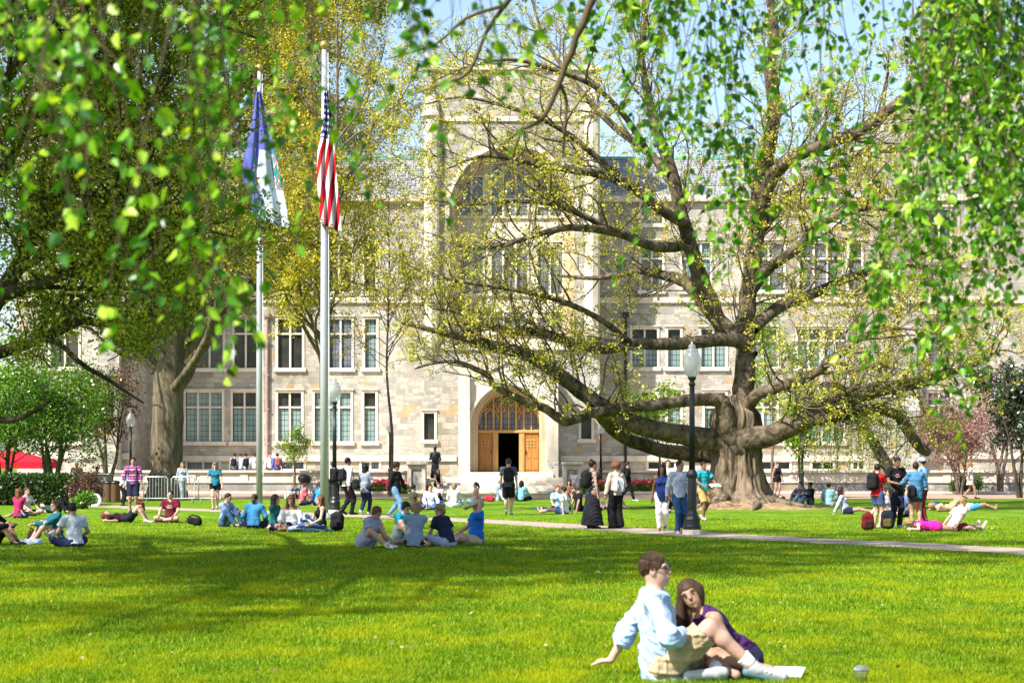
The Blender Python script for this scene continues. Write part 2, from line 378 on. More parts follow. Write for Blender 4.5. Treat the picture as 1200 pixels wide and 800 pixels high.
def arch_outline(cx, a, h, zs, zb, n=28): return [(cx - a, zb)] + arch_pts(cx, a, h, zs, n) + [(cx + a, zb)]

hall = thing('stone_hall', 'long collegiate gothic stone hall with arched entrance and tall tower, behind the lawn', 'building', OFF)
WINS = []
def window(x0, x1, z0, z1, y, nl, transom=None, pane='pane', low=None, heads=True, sill=True):
    """cream surround proud of the wall, mullions and leaded panes set back"""
    t = .15; mb = MB(); yf = y - .05; yb = y + .24
    mb.box(x0 - t, x0, yf, yb, z0 - (.0), z1 + t, .012); mb.box(x1, x1 + t, yf, yb, z0, z1 + t, .012)
    mb.box(x0, x1, yf + .003, yb, z1, z1 + t)
    if sill: mb.box(x0 - t - .1, x1 + t + .1, yf - .1, yb, z0 - .24, z0, .03); mb.box(x0 - t - .06, x1 + t + .06, yf - .09, y + .02, z1 + t, z1 + t + .08, .02)
    else: mb.box(x0 - t, x1 + t, yf, yb, z0 - .12, z0)
    w = mb.build('window', M['trim2'], hall, OFF)
    mb = MB(); lw = (x1 - x0) / nl
    for i in range(1, nl): mb.box(x0 + i * lw - .055, x0 + i * lw + .055, y + .02, y + .22, z0, z1)
    if transom:
        for i in range(nl): mb.box(x0 + i * lw + (.055 if i else 0), x0 + (i + 1) * lw - (.055 if i < nl - 1 else 0), y + .03, y + .21, transom - .05, transom + .05)
    if nl > 1 or transom: mb.build('mullion', M['trim2'], w)
    zt = transom if (transom and low) else None
    mb = MB(); mb.quad((x0, y + .16, z0), (x1, y + .16, z0), (x1, y + .16, zt or z1), (x0, y + .16, zt or z1)); mb.build('pane', M[low or pane], w, (0, 0, 0))
    if zt: mb = MB(); mb.quad((x0, y + .16, zt), (x1, y + .16, zt), (x1, y + .16, z1), (x0, y + .16, z1)); mb.build('pane', M[pane], w)
    for ch in w.children:
        for v in ch.data.vertices: v.co -= Vector(OFF)
def winpx(Y, px0, px1, py0, py1, nl, tpy=None, **k):
    a = (XP(px0, Y), XP(px1, Y), ZP(py1, Y), ZP(py0, Y)); WINS.append((Y, a, nl, ZP(tpy, Y) if tpy else None, k))
YW, YT, YV = 118.0, 115.2, 112.0
LX = [(218, 260, 3), (273, 300, 2), (326, 353, 2), (369, 411, 3), (427, 440, 1), (462, 476, 1)]
for i, (a, b, n) in enumerate(LX[:5]): winpx(YW, a, b, 460, 517, n, 477, low='blind' if i else None)
for i, (a, b, n) in enumerate(((230, 261, 2), (275, 301, 2), (326, 354, 2), (386, 412, 2), (428, 441, 1))): winpx(YW, a, b, 374, 431, n, 391)
for a, b, n in LX[:5]: winpx(YW, a, b, 285, 342, n, 302)
for a, b in ((220, 256), (332, 356), (424, 444)): winpx(YW, a, b, 541.5, 549, 2, sill=False)
RX = [(752, 770, 2), (783, 797, 1), (826, 850, 2), (878, 910, 2), (935, 958, 2), (964, 988, 2)]
for a, b, n in RX: winpx(YW, a, b, 460, 517, n, 477, low='blind')
for a, b, n in [(741, 770, 2), (783, 797, 1), (822, 850, 2), (878, 910, 2), (935, 960, 2), (966, 990, 2)]: winpx(YW, a, b, 386, 430, n, 399, low='blind')
for a, b, n in [(752, 776, 2), (800, 832, 3), (884, 918, 2), (938, 985, 3), (995, 1009, 1)]: winpx(YW, a, b, 285, 340, n, 303, pane='bluepane')
for a, b, n in ((752, 776, 2), (884, 906, 2), (984, 1007, 2)): winpx(YW, a, b, 238, 262, n, pane='bluepane')
for a, b in ((893, 925), (952, 976), (1000, 1012), (760, 790)): winpx(YW, a, b, 541.5, 549, 2, sill=False)
winpx(YT, 497, 509, 484, 515, 1); winpx(YT, 681, 693, 490, 514, 1)
for py0, py1 in ((246, 294), (372, 430), (460, 517)): winpx(YV, 1088, 1113, py0, py1, 2, py0 + 15, pane='bluepane'); winpx(YV, 60, 92, py0, py1, 2, py0 + 15)
_wr = random.Random(4)
for Y, a, n, t, k in WINS:
    k = dict(k)
    if Y == YW and _wr.random() < .3: k['pane'] = _wr.choice(['blind', 'bluepane'])
    window(*a, Y, n, t, **k)
def holes(Y): return [a for yy, a, *_ in WINS if yy == Y]

ZE = ZP(232, YW)
xTL, xTR = XP(497, YT), XP(703, YT); cD = XP(596, YT) 
xVL0, xVL1, xVR0, xVR1 = XP(20, YV), XP(150, YV), XP(1036, YV), XP(1215, YV)
for xa, xb in ((xVL1, xTL), (xTR, xVR0)):
    mb = MB(); wall_holes(mb, xa, xb, 0.3, ZE, YW, holes(YW), .3); mb.build('wall', M['stone'], hall, OFF)
# pavilions: front with openings, inner flanks, backs
ZV = ZP(128, YV)
for xa, xb in ((xVL0, xVL1), (xVR0, xVR1)):
    mb = MB(); wall_holes(mb, xa, xb, 0.3, ZV, YV, holes(YV), .3)
    mb.quad((xa, YV, .3), (xa, YV, ZV), (xa, 127, ZV), (xa, 127, .3)); mb.quad((xb, YV, .3), (xb, 127, .3), (xb, 127, ZV), (xb, YV, ZV))
    xm = (xa + xb) / 2; za = ZV + 3.2
    mb.poly([(xa, YV, ZV), (xb, YV, ZV), (xm, YV, za)]); mb.poly([(xa, 127, ZV), (xm, 127, za), (xb, 127, ZV)]); mb.build('wall', M['stone'], hall, OFF)
# roofs
ZR = ZP(187, 125)
for xa, xb in ((xVL1, xTL + .6), (xTR - .6, xVR0)):
    mb = MB(); mb.quad((xa, YW - .25, ZE + .12), (xb, YW - .25, ZE + .12), (xb, 125, ZR), (xa, 125, ZR)); mb.quad((xa, 125, ZR), (xb, 125, ZR), (xb, 132, ZE), (xa, 132, ZE)); roof = mb.build('roof', M['slate'], hall, OFF)
    mb = MB(); mb.tube([(xa, 125, ZR + .05), (xb, 125, ZR + .05)], .14, 6); mb.build('ridge_cap', M['copper'], roof, OFF)
for xa, xb in ((xVL0, xVL1), (xVR0, xVR1)):
    xm = (xa + xb) / 2; za = ZV + 3.1; mb = MB()
    mb.quad((xa - .15, YV + .35, ZV - .05), (xm, YV + .35, za), (xm, 126.6, za), (xa - .15, 126.6, ZV - .05)); mb.quad((xm, YV + .35, za), (xb + .15, YV + .35, ZV - .05), (xb + .15, 126.6, ZV - .05), (xm, 126.6, za)); mb.build('roof', M['slate'], hall, OFF)
# string courses, parapet copings, plinth
def course(py, Y, xa, xb, h=.28, p=.12):
    z = ZP(py, Y)
    mb.box(xa, xb, Y - p, Y + .02, z - h / 2, z + h / 2, .03)
for xa, xb in ((xVL1 + .003, xTL - .003), (xTR + .003, xVR0 - .003)):
    mb = MB(); course(537, YW, xa, xb, .34, .16); course(352, YW, xa, xb, .34, .14)
    z = ZE; mb.box(xa, xb, YW - .3, YW + .3, z - .25, z + .1, .04); mb.build('string_course', M['trim'], hall, OFF)
for xa, xb in ((xVL0, xVL1), (xVR0, xVR1)):
    mb = MB()
    for py in (534, 352, 232): course(py, YV, xa - .1, xb + .1, .36, .14)
    mb.build('string_course', M['trim'], hall, OFF)
# sloped stepped buttress on the left pavilion, and a drainpipe
for xa in (XP(118, YV), XP(1046, YV)):
    w = 1.2; mb = MB()
    for (z0, z1, p) in ((.3, ZP(482, YV), 1.5), (ZP(482, YV), ZP(400, YV), .8)):
        mb.box(xa, xa + w, YV - p, YV - .002, z0, z1 - .002)
        mb.add([(xa - .03, YV - p - .04, z1), (xa + w + .03, YV - p - .04, z1), (xa + w + .03, YV - .002, z1), (xa - .03, YV - .002, z1), (xa - .03, YV - .002, z1 + p * 1.1), (xa + w + .03, YV - .002, z1 + p * 1.1)],
               [(0, 1, 2, 3), (0, 4, 5, 1), (0, 3, 4), (1, 5, 2)])
    mb.build('buttress', M['stone_grey'], hall, OFF)
pipe_m = simple('faded_painted_pipe', (.36, .24, .21), .6, 0, .15, 3)
for px, ya in ((313, YW), (733, YW)):
    mb = MB(); xx = XP(px, YW); mb.tube([(xx, YW - .14, .46), (xx, YW - .14, ZP(372, YW))], .085, 8); mb.box(xx - .2, xx + .2, YW - .3, YW - .01, ZP(372, YW), ZP(366, YW), .03)
    for py in (520, 480, 440, 400): z = ZP(py, YW); mb.box(xx - .14, xx + .14, YW - .22, YW - .01, z, z + .07)
    mb.build('drainpipe', pipe_m if px == 313 else M['lamp_iron'], hall, OFF)

# ---- tower
cT = (xTL + xTR) / 2; ZT = ZP(82, YT); aR = XP(673, YT) - cT; zs = ZP(240, YT); hR = ZP(172, YT) - zs; zb = ZP(404, YT); YB = YT + 1.5
mb = MB(); A = arch_pts(cT, aR, hR, zs, 32)
hw = 1.95
wall_holes(mb, xTL, xTR, .3, zb, YT, holes(YT) + [(cD - hw, cD + hw, .3, ZP(462, YT))], .3)
mb.quad((xTL, YT, zb), (cT - aR, YT, zb), (cT - aR, YT, zs), (xTL, YT, zs)); mb.quad((cT + aR, YT, zb), (xTR, YT, zb), (xTR, YT, zs), (cT + aR, YT, zs))
mb.quad((xTL, YT, zs), (cT - aR, YT, zs), (cT - aR, YT, ZT), (xTL, YT, ZT)); mb.quad((cT + aR, YT, zs), (xTR, YT, zs), (xTR, YT, ZT), (cT + aR, YT, ZT))
for (xa, za), (xb, zb2) in zip(A[:-1], A[1:]): mb.quad((xa, YT, za), (xb, YT, zb2), (xb, YT, ZT), (xa, YT, ZT))
mb.quad((xTL, YT, .3), (xTL, YT, ZT), (xTL, 127, ZT), (xTL, 127, .3)); mb.quad((xTR, YT, .3), (xTR, 127, .3), (xTR, 127, ZT), (xTR, YT, ZT))
mb.quad((xTL, 127, .3), (xTL, 127, ZT), (xTR, 127, ZT), (xTR, 127, .3)); mb.quad((xTL, YT, ZT), (xTR, YT, ZT), (xTR, 127, ZT), (xTL, 127, ZT))
for i in range(9):     # battlements
    w = (xTR - xTL) / 9; x = xTL + i * w
    mb.box(x + .02, x + w * .58, YT - .08, YT + .35, ZT + .21, ZT + .95)
tower = mb.build('tower', M['stone'], hall, OFF)
mb = MB(); mb.box(xTL - .1, xTR + .1, YT - .18, YT + .4, ZT - .05, ZT + .2, .04); mb.build('parapet_moulding', M['trim'], tower, OFF); mb = MB()
course_z = [ZP(140, YT)]
for z in course_z: mb.box(xTL + .95, xTR - .95, YT - .12, YT + .02, z - .14, z + .14, .03)
mb.build('string_course', M['trim'], tower, OFF); mb = MB()
mb.box(xTL, cD - 3.0, YT - .14, YT + .02, ZP(537, YT) - .17, ZP(537, YT) + .17, .03); mb.build('plinth_course', M['trim'], tower, OFF); mb = MB(); mb.box(cD + 3.0, xTR, YT - .14, YT + .02, ZP(537, YT) - .17, ZP(537, YT) + .17, .03); mb.build('plinth_course', M['trim'], tower, OFF); mb = MB()
mb.box(cT - aR - .5, cT + aR + .5, YT - .16, YT + .02, zb - .3, zb + .02, .03)
mb.build('window_ledge', M['trim'], tower, OFF)
# deep arched recess: soffit, hood mould, back wall with three tiers of lights
mb = MB(); O1 = arch_outline(cT, aR, hR, zs, zb); O2 = arch_outline(cT, aR - .28, hR - .25, zs, zb); O3 = arch_outline(cT, aR - .55, hR - .45, zs, zb)
loft(mb, O1, YT - .001, O1, YT + .3); loft(mb, O1, YT + .3, O2, YT + .3); loft(mb, O2, YT + .3, O2, YT + .8); loft(mb, O2, YT + .8, O3, YT + .8); loft(mb, O3, YT + .8, O3, YB)
mb.quad((cT - aR, YT, zb), (cT + aR, YT, zb), (cT + aR, YB, zb), (cT - aR, YB, zb))
mb.build('arch_recess', M['buff'], tower, OFF)
mb = MB(); H1 = arch_outline(cT, aR + .02, hR + .02, zs, zs - .8); H2 = arch_outline(cT, aR + .26, hR + .26, zs, zs - .8)
loft(mb, H1, YT - .14, H2, YT - .14); loft(mb, H2, YT - .14, H2, YT); loft(mb, H1, YT, H1, YT - .14)
mb.build('hood_mould', M['trim2'], tower, OFF)
mb = MB(); bh = []
groups = ((538, 567, 2, 208), (575, 619, 3, 192), (629, 660, 2, 208))
tiers = ((None, 253), (284, 344), (366, 389))
for px0, px1, nl, top in groups:
    for t0, t1 in tiers: bh.append((XP(px0, YB), XP(px1, YB), ZP(t1, YB), ZP(t0 or top, YB), nl, t0 is None))
aa = aR - .55; hh = hR - .45; AB = arch_pts(cT, aa, hh, zs, 40)
ztop = zs
xs_ = sorted({cT - aa, cT + aa, *[v for b in bh for v in b[:2]]})
wall_holes(mb, cT - aa, cT + aa, zb, zs, YB, [b[:4] for b in bh], .25)
for (xa, za), (xb, zb2) in zip(AB[:-1], AB[1:]):
    cx = (xa + xb) / 2; z0 = zs
    for b in bh:
        if b[0] < cx < b[1] and b[3] > zs: z0 = max(z0, b[3])
    if z0 < max(za, zb2): mb.quad((xa, YB, min(z0, za)), (xb, YB, min(z0, zb2)), (xb, YB, zb2), (xa, YB, za))
mb.build('recess_wall', M['trim'], tower, OFF)
for x0, x1, z0, z1, nl, arched in bh:
    mb = MB(); lw = (x1 - x0) / nl
    for i in range(nl + 1): mb.box(x0 + i * lw - .06, x0 + i * lw + .06, YB - .07, YB + .12, z0, z1)
    for i in range(nl):
        P = arch_pts(x0 + (i + .5) * lw, lw / 2, lw * .7, z1 - lw * (1.2 if arched else .75), 8)
        mb.tube([(x, YB + .02, z) for x, z in P], .05, 4)
        if arched: mb.tube([(x0 + i * lw, YB + .02, z1 - lw * .5), (x0 + (i + .5) * lw, YB + .02, z1 - .05), (x0 + (i + 1) * lw, YB + .02, z1 - lw * .5)], .045, 4)
    mb.box(x0 - .1, x1 + .1, YB - .09, YB + .1, z1, z1 + .13); mb.box(x0 - .12, x1 + .12, YB - .13, YB + .1, z0 - .16, z0)
    if arched: mb.box(x0, x1, YB - .03, YB + .1, (z0 + z1) / 2 - .6, (z0 + z1) / 2 - .5)
    w = mb.build('window', M['trim2'], tower, OFF)
    mb = MB(); mb.quad((x0, YB + .1, z0), (x1, YB + .1, z0), (x1, YB + .1, z1), (x0, YB + .1, z1)); mb.build('pane', M['bluepane'], w, OFF)
# corner turrets with pinnacles
for px in (506, 694):
    mb = MB(); c = (XP(px, YT), YT - .1, 0); z1 = ZP(133, YT)
    mb.lathe([(.05, ZP(416, YT)), (.3, ZP(408, YT)), (.44, ZP(396, YT)), (.44, z1 - .3), (.62, z1 - .2), (.62, z1), (.45, z1 + .05), (.42, z1 + .5), (.05, ZP(98, YT)), (.12, ZP(96, YT)), (.0, ZP(90, YT))], c, 8)
    mb.build('turret', M['trim'], tower, OFF)
# ---- entrance porch
YP = 113.2; cP = XP(596, YP); zD = ZP(553, YP); zsp = ZP(496, YP); xp0, xp1 = XP(538, YP), XP(654, YP); zpt = ZP(446, YP); zap = ZP(424, YP)
a1 = 2.14; h1 = ZP(452, YP) - zsp
mb = MB(); A = arch_pts(cP, a1, h1, zsp, 30)
def ptop(x):
    k = 1 - min(1, abs(x - cP) / 2.3); return zpt + (zap - zpt) * k
mb.quad((xp0, YP, .3), (cP - a1, YP, .3), (cP - a1, YP, zsp), (xp0, YP, zsp)); mb.quad((cP + a1, YP, .3), (xp1, YP, .3), (xp1, YP, zsp), (cP + a1, YP, zsp))
mb.quad((xp0, YP, zsp), (cP - a1, YP, zsp), (cP - a1, YP, ptop(cP - a1)), (xp0, YP, zpt)); mb.quad((cP + a1, YP, zsp), (xp1, YP, zsp), (xp1, YP, zpt), (cP + a1, YP, ptop(cP + a1)))
for (xa, za), (xb, zb2) in zip(A[:-1], A[1:]): mb.quad((xa, YP, za), (xb, YP, zb2), (xb, YP, ptop(xb)), (xa, YP, ptop(xa)))
mb.quad((xp0, YP, .3), (xp0, YP, zpt), (xp0, YT - .002, zpt), (xp0, YT - .002, .3)); mb.quad((xp1, YP, .3), (xp1, YT - .002, .3), (xp1, YT - .002, zpt), (xp1, YP, zpt))
tops = [(xp0, zpt), (cP - 2.3, zpt), (cP, zap), (cP + 2.3, zpt), (xp1, zpt)]
loft(mb, tops, YP, tops, YT - .002)
porch = mb.build('porch', M['trim2'], hall, OFF)
mb = MB(); seq = [(a1, h1, YP), (a1, h1, YP + .2), (a1 - .12, h1 - .12, YP + .2), (a1 - .12, h1 - .12, YP + .5), (a1 - .24, h1 - .24, YP + .5), (a1 - .24, h1 - .24, YP + .85), (1.76, h1 - .36, YP + .85), (1.76, h1 - .36, YP + 1.5)]
for (aa1, hh1, ya), (aa2, hh2, yb) in zip(seq[:-1], seq[1:]): loft(mb, arch_outline(cP, aa1, hh1, zsp, zD), ya, arch_outline(cP, aa2, hh2, zsp, zD), yb)
mb.build('arch_moulding', M['buff'], porch, OFF)
mb = MB()
T1 = [(x, z + .0) for x, z in tops]; T2 = [(x, z + .28) for x, z in tops]
loft(mb, T1, YP - .12, T2, YP - .12); loft(mb, T2, YP - .12, T2, YT - .1); loft(mb, T1, YP + .01, T1, YP - .12)
H1 = arch_pts(cP, a1 + .05, h1 + .05, zsp); H2 = arch_pts(cP, a1 + .2, h1 + .2, zsp); loft(mb, H1, YP - .1, H2, YP - .1); loft(mb, H2, YP - .1, H2, YP); loft(mb, H1, YP, H1, YP - .1)
for s in (-1, 1):   # stepped pilasters
    xa = xp0 - .02 if s < 0 else xp1 - .64
    for z0, z1, p in ((.3, ZP(545, YP), .66), (ZP(545, YP), ZP(480, YP), .5), (ZP(480, YP), ZP(440, YP), .34), (ZP(440, YP), ZP(425, YP), .2)):
        mb.box(xa, xa + .66, YP - p, YP - .003, z0, z1 - .1, .03)
        mb.add([(xa, YP - p, z1 - .1), (xa + .66, YP - p, z1 - .1), (xa + .66, YP - .003, z1 - .1), (xa, YP - .003, z1 - .1), (xa + .05, YP - p + .14, z1), (xa + .61, YP - p + .14, z1), (xa + .61, YP - .003, z1), (xa + .05, YP - .003, z1)],
               [(0, 1, 5, 4), (1, 2, 6, 5), (3, 0, 4, 7), (4, 5, 6, 7)])
mb.build('pilaster', M['trim'], porch, OFF)
YD = YP + 1.45; zl = ZP(503.5, YD); zh = ZP(507, YD)
mb = MB()      # tracery over the doors
At = arch_pts(cP, 1.74, h1 - .38, zsp, 30)
def zat(x):
    for (xa, za), (xb, zb2) in zip(At[:-1], At[1:]):
        if xa <= x <= xb: return za + (zb2 - za) * (x - xa) / (xb - xa + 1e-9)
    return zsp
nl = 8; lw = 3.48 / nl
for i in range(nl + 1):
    x = cP - 1.74 + i * lw; big = i in (2, 3, 5, 6)
    if 0 < i < nl: mb.box(x - (.055 if big else .035), x + (.055 if big else .035), YD - .1, YD + .04, zl, zat(x) + .03)
for i in range(nl):
    x = cP - 1.74 + (i + .5) * lw; zt = min(zl + 1.15, zat(x) - .12)
    P = arch_pts(x, lw / 2, lw * .8, max(zl + .25, zt - lw * .8), 8); mb.tube([(q, YD - .03, z) for q, z in P], .036, 4)
    if zat(x) - zt > .35: mb.tube([(x, YD - .03, zt), (x - lw * .28, YD - .03, zt + .3), (x, YD - .03, min(zat(x), zt + .62)), (x + lw * .28, YD - .03, zt + .3), (x, YD - .03, zt)], .032, 4)
for (ox, oh) in ((0, .9), (-1.16, .65), (1.16, .65)):
    P = arch_pts(cP + ox, .58 if ox else .62, oh, zl + 1.0 - abs(ox) * .35, 12); mb.tube([(q, YD - .05, z) for q, z in P], .05, 4)
mb.tube([(x, YD - .04, z - .02) for x, z in At], .07, 4)
mb.box(cP - 1.76, cP + 1.76, YD - .16, YD + .05, zh, zl, .02)
trc = mb.build('tracery_window', M['oak_pale'], porch, OFF)
mb = MB(); 
for (xa, za), (xb, zb2) in zip(At[:-1], At[1:]): mb.quad((xa, YD, zl), (xb, YD, zl), (xb, YD, zb2), (xa, YD, za))
mb.build('pane', M['bluepane'], trc, OFF)
for s in (-1, 1):      # door leaves, one carved panel each
    xa, xb = sorted((cP + s * .93, cP + s * 1.74)); mb = MB()
    mb.box(xa, xb, YD - .04, YD + .04, zD, zh, .01)
    for z0, z1 in ((zD + .12, zD + .72), (zD + .8, zD + 1.35), (zD + 2.0, zh - .1)):
        for k in range(2): q = xa + .07 + k * (xb - xa - .06) / 2; mb.box(q, q + (xb - xa - .2) / 2, YD - .062, YD - .041, z0, z1, .008)
    d = mb.build('door', M['oak_door'], porch, OFF)
    mb = MB()
    for i in range(3):
        for j in range(3): q = xa + .12 + i * .19; z = zD + 1.43 + j * .17; mb.box(q, q + .13, YD - .07, YD - .042, z, z + .12, .02)
    mb.build('grille', M['oak_pale'], d, OFF); mb = MB(); mb.tube([(xb - .07 if s < 0 else xa + .07, YD - .1, zD + 1.0), (xb - .07 if s < 0 else xa + .07, YD - .1, zD + 1.25)], .02, 6); mb.build('handle', M['bronze'], d, OFF)
    xa, xb = sorted((cP + s * .6, cP + s * .92)); mb = MB(); mb.box(xa, xb, YD - .12, YD + .06, zD, zh, .02)
    for z0, z1 in ((zD + .15, zD + 1.1), (zD + 1.25, zh - .15)): mb.box(xa + .08, xb - .08, YD - .135, YD - .12, z0, z1)
    mb.build('door_post', M['oak_pale'], porch, OFF)
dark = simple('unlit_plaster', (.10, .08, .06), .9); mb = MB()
mb.quad((cP - 1.95, YD + .1, zD), (cP + 1.95, YD + .1, zD), (cP + 1.95, 126, zD), (cP - 1.95, 126, zD)); mb.quad((cP - 1.95, 126, zD), (cP + 1.95, 126, zD), (cP + 1.95, 126, zh + .5), (cP - 1.95, 126, zh + .5))
for x in (cP - 1.95, cP + 1.95): mb.quad((x, YD + .1, zD), (x, 126, zD), (x, 126, zh + .5), (x, YD + .1, zh + .5))
mb.quad((cP - 1.95, YD + .1, zh + .5), (cP + 1.95, YD + .1, zh + .5), (cP + 1.95, 126, zh + .5), (cP - 1.95, 126, zh + .5))
mb.build('entrance_passage', dark, hall, OFF)
mb = MB()        # heart-shaped plaque on the porch pilaster
P = []
for i in range(24):
    t = 2 * math.pi * i / 24; P.append((XP(643, YP) + .34 + .015 * 16 * math.sin(t) ** 3, YP - .52, ZP(541, YP) + .015 * (13 * math.cos(t) - 5 * math.cos(2 * t) - 2 * math.cos(3 * t) - math.cos(4 * t)) - .05))
mb.tube([(q[0] - .2, q[1] - .16, q[2]) for q in P + [P[0]]], .025, 4); mb.build('heart_emblem', simple('grey_blue_paint', (.45, .52, .62), .6), porch, OFF)

# ------------------------------------------------------------------ steps, flanking piers, terrace walls
st = thing('stone_steps', 'broad pale stone steps leading up to the arched entrance doors', 'steps', (cP, 108, 0))
mb = MB(); n = 8
for k in range(n):
    z1 = zD - .003 - k * zD / n; z0 = z1 - zD / n; yf = 110.6 - k * .52
    wl, wr = ((2.5, 2.5) if k < 2 else (4.6, 3.2) if k < 4 else (5.0, 3.75))
    mb.box(cP - wl, cP + wr, yf, YD - .2 if k == 0 else 111.5, max(0, z0) + (.001 if k else 0), z1, .015)
mb.build('tread', M['trim2'], st, (cP, 108, 0))
mb = MB()
mb.box(cP - 2.5, cP + 2.5, 111.5, YP - .2, .3, zD - .02)
mb.build('landing', M['trim2'], st, (cP, 108, 0))
for px0, px1, s in ((478, 499, 'left'), (660, 682, 'right')):
    x0, x1 = XP(px0, 107.2), XP(px1, 107.2); c = ((x0 + x1) / 2, 107.5, 0)
    p = thing('stone_pier', 'squat stone pier with cream cap flanking the ' + s + ' side of the steps', 'pier', c, 0, 'piers beside the steps')
    zt = ZP(541, 107.2); mb = MB(); mb.box(x0 + .2, x1 - .2, 107.05, 108.6, .0, zt - .16); mb.build('pier_core', M['stone'], p, c)
    mb = MB(); mb.box(x0 - .06, x1 + .06, 106.8, 108.8, zt - .16, zt, .03); mb.box(x0, x0 + .198, 106.95, 108.7, 0, zt - .162, .01); mb.box(x1 - .198, x1, 106.95, 108.7, 0, zt - .162, .01)
    mb.box(x0 + .2, x1 - .2, 106.98, 107.05, zt - .4, zt - .162); mb.build('pier_cap', M['trim2'], p, c)
for xa, xb, s in ((-26, XP(477, 107.4), 'left'), (XP(683, 107.4), XP(1235, 107.4), 'right')):
    c = ((xa + xb) / 2, 107.5, 0); p = thing('terrace_wall', 'low stone terrace wall with cream parapet panels, ' + ('left of the steps behind the flagpoles' if s == 'left' else 'right of the steps behind the old oak'), 'wall', c, 0, 'terrace walls')
    zt = ZP(551, 107.2); zm = ZP(566, 107.2)
    mb = MB(); mb.box(xa, xb, 107.2, 107.7, .05, zm); mb.build('wall_base', M['stone_grey'], p, c)
    mb = MB(); mb.box(xa, xb, 107.14, 107.76, zm + .002, zm + .12, .02); mb.box(xa, xb, 107.1, 107.8, zt - .14, zt, .03); mb.box(xa, xb, 107.24, 107.66, zm + .12, zt - .142)
    nb = int((xb - xa) / 2.6)
    for i in range(nb + 1):
        q = xa + .3 + i * (xb - xa - .6) / nb; mb.box(q - .22, q + .22, 107.19, 107.24, zm + .122, zt - .144, .01)
    mb.build('parapet', M['trim'], p, c)
# ------------------------------------------------------------------ trees
def unit(v): return v / (np.linalg.norm(v) + 1e-12)
class Tree:
    """limbs -> branches -> twigs as tubes, plus leaf points; built as trunk / branches / foliage meshes"""
    def __init__(s, seed): s.r = rng_(seed); s.trunk = []; s.fine = []; s.pts = []; s.dirs = []
    def limb(s, P, rad, fine=False, wob=0.0, sub=3):
        P = np.asarray([tuple(p) for p in P], float); rad = np.asarray(rad, float); k = len(P)
        t = np.arange(k); tt = np.linspace(0, k - 1, (k - 1) * sub + 1)
        # Catmull-Rom through the points
        Q = []
        for u in tt:
            i = min(int(u), k - 2); f = u - i; p0, p1, p2, p3 = P[max(i - 1, 0)], P[i], P[i + 1], P[min(i + 2, k - 1)]
            Q.append(.5 * (2 * p1 + (p2 - p0) * f + (2 * p0 - 5 * p1 + 4 * p2 - p3) * f * f + (3 * p1 - p0 - 3 * p2 + p3) * f ** 3))
        Q = np.array(Q); rr = np.interp(tt, t, rad)
        if wob: Q[1:-1] += s.r.normal(0, 1, Q[1:-1].shape) * rr[1:-1, None] * wob
        (s.fine if fine else s.trunk).append((Q, rr)); return Q, rr
    def grow(s, p, d, L, r0, lev, cfg):
        c = cfg[lev]; n = c['seg']; r = s.r; P = [np.array(p, float)]; d = unit(np.array(d, float))
        for i in range(n):
            d = unit(d + r.normal(0, c['wob'], 3) + np.array([0, 0, c['up'] * (1 if i > n * .3 else .4)])); P.append(P[-1] + d * L / n)
        P = np.array(P); rad = np.linspace(r0, max(r0 * c.get('tip', .35), .006), n + 1)
        (s.trunk if c.get('thick') else s.fine).append((P, rad))
        if lev + 1 < len(cfg): s.spawn(P, rad, lev + 1, cfg, c['kids'], c.get('from', .25))
        k = c.get('leaf', 0)
        if k:
            for i in range(k):
                t = r.uniform(.35 if lev + 1 < len(cfg) else .1, 1) * n; j = min(int(t), n - 1); q = P[j] + (P[j + 1] - P[j]) * (t - j)
                s.pts.append(q); s.dirs.append(P[j + 1] - P[j])
    def spawn(s, P, rad, lev, cfg, count, frm=.25, lenscale=1.0, bias=None):
        r = s.r; c = cfg[lev]; n = len(P) - 1
        for q in range(count):
            u = frm + (1 - frm) * (q + r.uniform(.1, .9)) / count; t = min(u * n, n - 1e-6); j = int(t)
            p = P[j] + (P[j + 1] - P[j]) * (t - j); T = unit(P[j + 1] - P[j]); rr = rad[j]
            side = unit(np.cross(T, r.normal(0, 1, 3))); side = unit(side + np.array([0, 0, c.get('lift', .25)]))
            if bias is not None: side = unit(side + bias)
            a = R(r.uniform(*c.get('ang', (35, 65)))); d = T * math.cos(a) + side * math.sin(a)
            L = c['len'] * r.uniform(.65, 1.25) * (1.15 - .5 * u) * lenscale
            s.grow(p, d, L, min(rr * .62, c['rad'] * r.uniform(.7, 1.2)), lev, cfg)
    def prune(s, keep):
        k = [keep(p) for p in s.pts]; s.pts = [p for p, q in zip(s.pts, k) if q]
        s.fine = [t for t in s.fine if keep(t[0][len(t[0]) // 2]) and keep(t[0][-1])]
    def build(s, root, off, bark, twig=None, leafm=None, size=.1, per=7, spread=.12, asp=.5, droop=0.0, foliage='foliage', fine_sides=3):
        if s.trunk: tubes_obj('trunk', s.trunk, bark, root, off, 10)
        if s.fine: tubes_obj('branches', s.fine, twig or bark, root, off, fine_sides)
        if leafm is not None and s.pts:
            C = np.array(s.pts); C = np.repeat(C, per, axis=0); C = C + s.r.normal(0, spread, C.shape)
            V, Q = leaf_quads(C, size, s.r, asp, droop); mesh_obj(foliage, V, Q, leafm, root, off, False)
def tubes_obj(name, tubes, m, root, off, sides):
    Vs, Qs, n = [], [], 0
    for P, r in tubes:
        k = sides if r[0] < .12 or sides < 6 else (12 if r[0] > .3 else 8)
        if sides <= 4 and r[0] > .06: k = 6
        V, Q = tube_arrays(P, r, k); Vs.append(V); Qs.append(Q + n); n += len(V)
    return mesh_obj(name, np.vstack(Vs), np.vstack(Qs), m, root, off, True)
